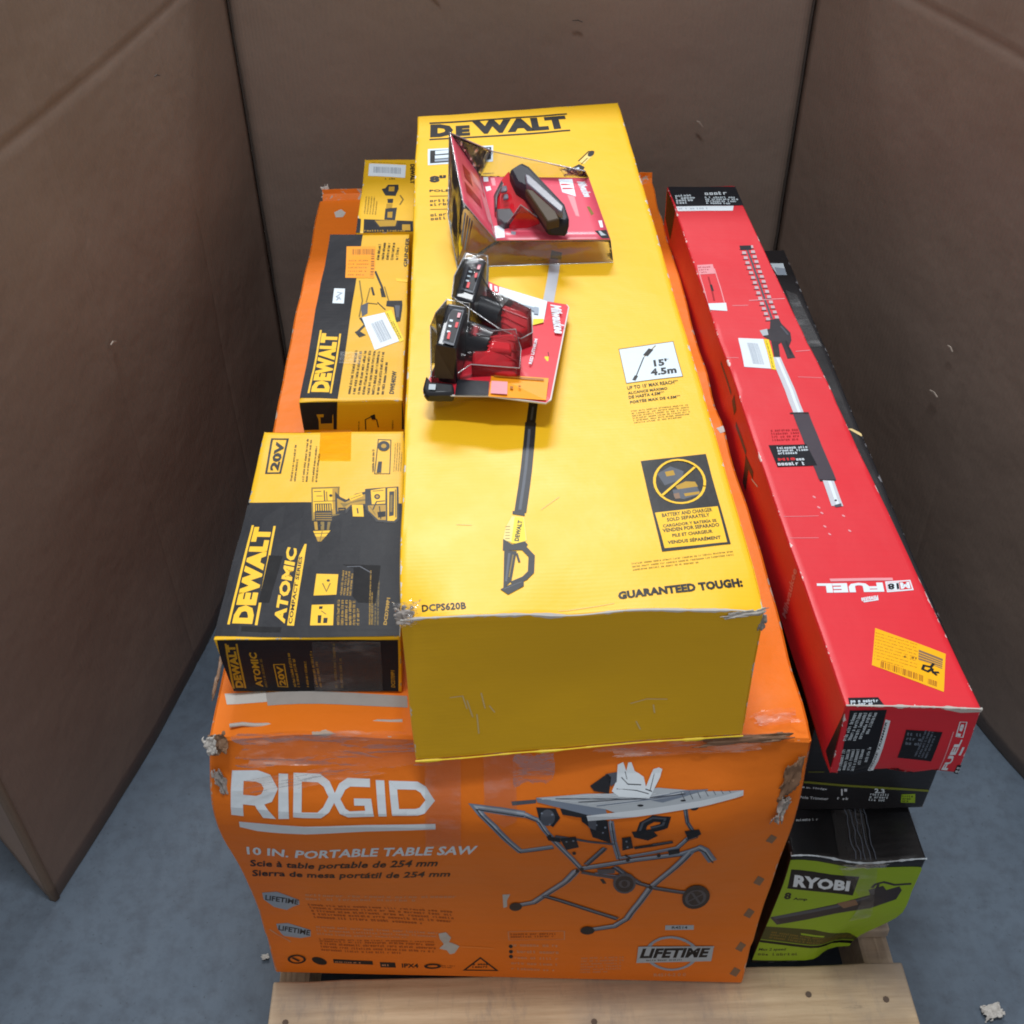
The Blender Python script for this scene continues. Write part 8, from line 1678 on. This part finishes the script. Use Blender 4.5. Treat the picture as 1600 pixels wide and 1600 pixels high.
prism('charger_grip', Q['charger_dark'], 0, 'dark_grey_plastic', ck, .002, drop=.012); prism('charger_grip', Q['charger_side'], 0, 'dark_grey_plastic', ck, .002, drop=.020)
prism('contact_cover', Q['charger_red'], 0, 'red_plastic', ck, .001, drop=.006)
for k in ('vent0', 'vent1'): prism('vent', Q[k], 0, 'grey_bevel_plastic', ck, .002, drop=.004)
sh = quad_sheet('clear_shell', Q['shell_front'], 'clear_plastic', ck, .0007, 10, .004, 3)
quad_sheet('clear_shell', [Q['shell_left'][0], Q['shell_left'][1], Q['shell_left'][3], Q['shell_left'][4]], 'clear_plastic', ck, .0007, 10, .006, 5)
quad_sheet('clear_shell', [Q['shell_left'][1], Q['shell_left'][2], Q['shell_left'][2], Q['shell_left'][3]], 'clear_plastic', ck, .0007, 8, .004, 6)
quad_sheet('clear_shell', [Q['shell_back'][0], Q['shell_back'][1], Q['shell_back'][4], Q['shell_back'][4]], 'clear_plastic', ck, .0006, 8, .004, 7)
quad_sheet('clear_shell', [Q['shell_back'][1], Q['shell_back'][2], Q['shell_back'][3], Q['shell_back'][4]], 'clear_plastic', ck, .0006, 8, .003, 8)
mesh_obj('clear_shell', Q['shell_dome'] + [tuple(Vector(Q['shell_dome'][1]) + Vector((.004, .03, -.03)))], [[0, 1, 3], [1, 2, 3], [0, 2, 1]], ['clear_plastic'], ck)
for a, b in (('shell_front', (0, 1, 2, 3)), ('shell_back', (0, 1, 2, 3)), ('shell_left', (0, 4, 3)), ('shell_dome', (0, 1, 2)), ('card_fold', (0, 3, 2, 1))):
    tube('shell_edge', [Q[a][k] for k in b], .0009, 'plastic_edge', ck, 6)
st0 = [Vector(Q['shell_left'][1]), Vector(Q['shell_left'][2]), Vector(Q['shell_left'][3])]
def tri(u, v): return tuple(st0[0] * (1 - u - v) + st0[1] * u + st0[2] * v + Vector((-.0012, -.0012, .0006)))
flat('sticker', [('bright_yellow_ink', [tri(.02, .45), tri(.12, .62), tri(.05, .80), tri(0, .62)])], ck)
for k in range(4): flat('leaflet', [('scuffed_brown_ink' if k % 2 else 'steel_ink', [tri(.10 + .07 * k, .08), tri(.14 + .07 * k, .08), tri(.10 + .05 * k, .62), tri(.06 + .05 * k, .62)])], ck)

def lettering(name, st, frame, mat, parent, bold=.03, shear=0):
    a, b, c = (Vector(p) for p in frame); vs, fs = glyphs(st, bold, shear)
    return mesh_obj(name, [a + (b - a) * x + (c - a) * y for x, y in vs], fs, [mat], parent)
lettering('card_lettering', 'Milwaukee', Q['card_script'], 'white_ink', ck, .04, .25)
bk = thing('blister_pack', 'red carded blister pack with two black and red batteries and an orange sticker', 'blister pack', Q['bcard'][8])
def card_slab(name, top, parent, mats, t):
    n = len(top); V = [tuple(p) for p in top] + [(p[0], p[1], p[2] - t) for p in top]
    c = tuple(sum(p[i] for p in top) / n for i in range(3)); V += [c, (c[0], c[1], c[2] - t)]
    F = []; fm = []
    for i in range(n):
        j = (i + 1) % n; F += [[i, 2 * n, j], [n + j, 2 * n + 1, n + i], [j, n + j, n + i, i]]; fm += [0, 1, 1]
    o = mesh_obj(name, V, F, mats, parent, fmat=fm)
    bm = bmesh.new(); bm.from_mesh(o.data); bmesh.ops.recalc_face_normals(bm, faces=bm.faces); bm.to_mesh(o.data); bm.free(); return o
bc = card_slab('card', Q['bcard'], bk, ['red_card', 'card_core'], .0014)
tube('card_rim', [tuple(Vector(p) - Vector((0, 0, .001))) for p in Q['bcard'][3:]], .0012, 'card_core', bk, 6)
for mk in [('box_black_ink', Q['bstrip'])] + Q['bmarks'][:4]: flat('card_print', [mk], bk)
s1 = flat('sticker', [('white_ink', Q['bstick1']), ('bright_yellow_ink', Q['bstick1b'])], bk); flat('barcode', Q['bmarks'][8:], s1)
s2 = flat('sticker', [('orange_sticker_ink', Q['bstick2'])], bk); flat('sticker_print', Q['bmarks'][4:8], s2)
for i in range(2):
    bt = prism('battery', Q['bfeet'][i], 0, 'black_plastic', bk, .003, drop=.050)
    if i: flat('foot_reflection', [('smoked_reflect_plastic', [tuple(Vector(p) + Vector((-.0006, -.0012, .0006))) for p in Q['bfront']])], bt)  # brown reflection painted as a patch on the foot's front
    L = Q['blabel'][i]; flat('battery_label', [('steel_dark_ink', L[0]), ('box_black_ink', [tuple(Vector(p) + Vector((.0004, .0004, .0004)) * 0 + (Vector(L[0][(k + 2) % 4]) - Vector(p)) * .06 + Vector((0, 0, .0003))) for k, p in enumerate(L[0])]), ('pink_ink', L[1]), ('red_sticker_ink', L[2]), ('red_sticker_ink', L[3])] + [('pale_blue_ink', [tuple(Vector(L[0][0]).lerp(Vector(L[0][3]), .35 + .13 * k).lerp(Vector(L[0][1]).lerp(Vector(L[0][2]), .35 + .13 * k), f) + Vector((0, 0, .0007))) for k, f in ((a_, .18), (a_ + .4, .18), (a_ + .4, .42), (a_, .42))]) for a_ in (0, 1.2, 2.4)], bt)
    a, b = Vector(Q['bneck'][i][0]), Vector(Q['bneck'][i][1]); d = (b - a).normalized()
    tube('battery_neck', [a - d * .006, a, a + d * .003, b - d * .004, b], .0165 if i == 0 else .0185, 'black_plastic', bt, 28)
    tube('neck_ring', [a - d * .012, a - d * .004], .0195 if i == 0 else .0215, 'black_plastic', bt, 28)
    prism('battery_sleeve', Q['bsleeve'][i], 0, 'red_plastic', bt, .004, drop=.022)
    sp = Q['bsleeve'][i]
    for f in (.25, .55, .8):
        p0 = Vector(sp[0]).lerp(Vector(sp[-1]), f); p1 = Vector(sp[1]).lerp(Vector(sp[3]), f)
        tube('sleeve_rib', [p0 + Vector((0, 0, .0005)), p1 + Vector((0, 0, .0005))], .0012, 'red_plastic', bt, 6)
prism('sleeve_ridge', Q['bsleeve'][2], 0, 'red_plastic', bk, .003, drop=.008)
prism('hanger_clip', Q['btab'], 0, 'black_plastic', bk, .003, drop=.012); flat('clip_print', [('pale_blue_ink', Q['btabmark'])], bk)
lettering('card_lettering', 'Milwaukee', [(p[0], p[1], p[2] + .0035) for p in Q['bscript']], 'white_ink', bk, .04, .25); lettering('card_lettering', 'RED LITHIUM', [(p[0], p[1], p[2] + .003) for p in Q['bcaption']], 'white_ink', bk, .03)
def shell(P, parent, seed):
    n = len(P); c = sum((Vector(p) for p in P), Vector()) / n; c.z = max(p[2] for p in P) * .98
    V = [tuple(Vector(p) + Vector((0, 0, .004))) for p in P] + [tuple(c + (Vector(p) - c) * .72 + Vector((0, 0, .006))) for p in P] + [(p[0], p[1], max(p[2] * 0 + .8625, p[2] - .05)) for p in P]
    F = [[n + i for i in range(n)]]
    for i in range(n): j = (i + 1) % n; F += [[i, j, n + j, n + i], [2 * n + i, 2 * n + j, j, i]]
    o = mesh_obj('clear_shell', V, F, ['bubble_plastic'], parent)
    bm = bmesh.new(); bm.from_mesh(o.data); bmesh.ops.recalc_face_normals(bm, faces=bm.faces); bm.to_mesh(o.data); bm.free(); smooth(o, 70)
    tube('shell_edge', V[:n], .0007, 'plastic_edge', parent, 6, True)
for i in range(2): shell(Q['bshell'][i], bk, i)

# ------------------------------------------------------------------ litter on the floor
def scrap(name, label, cat, x, y, r, mat, seed):
    t = crumple(name, None, (x, y, .004), (r, .2 * r, 0), (-.2 * r, r * .7, 0), (0, 0, 1), r * .45, mat, seed, 20, .45, .1)
    t['label'] = label; t['category'] = cat
scrap('paper_scrap', 'torn pale paper scrap on the floor at the lower right', 'litter', .990, -.005, .017, 'torn_paper', 3)
scrap('paper_scrap', 'tiny pale fleck on the floor left of the orange carton', 'litter', -.052, .112, .006, 'torn_paper', 9)
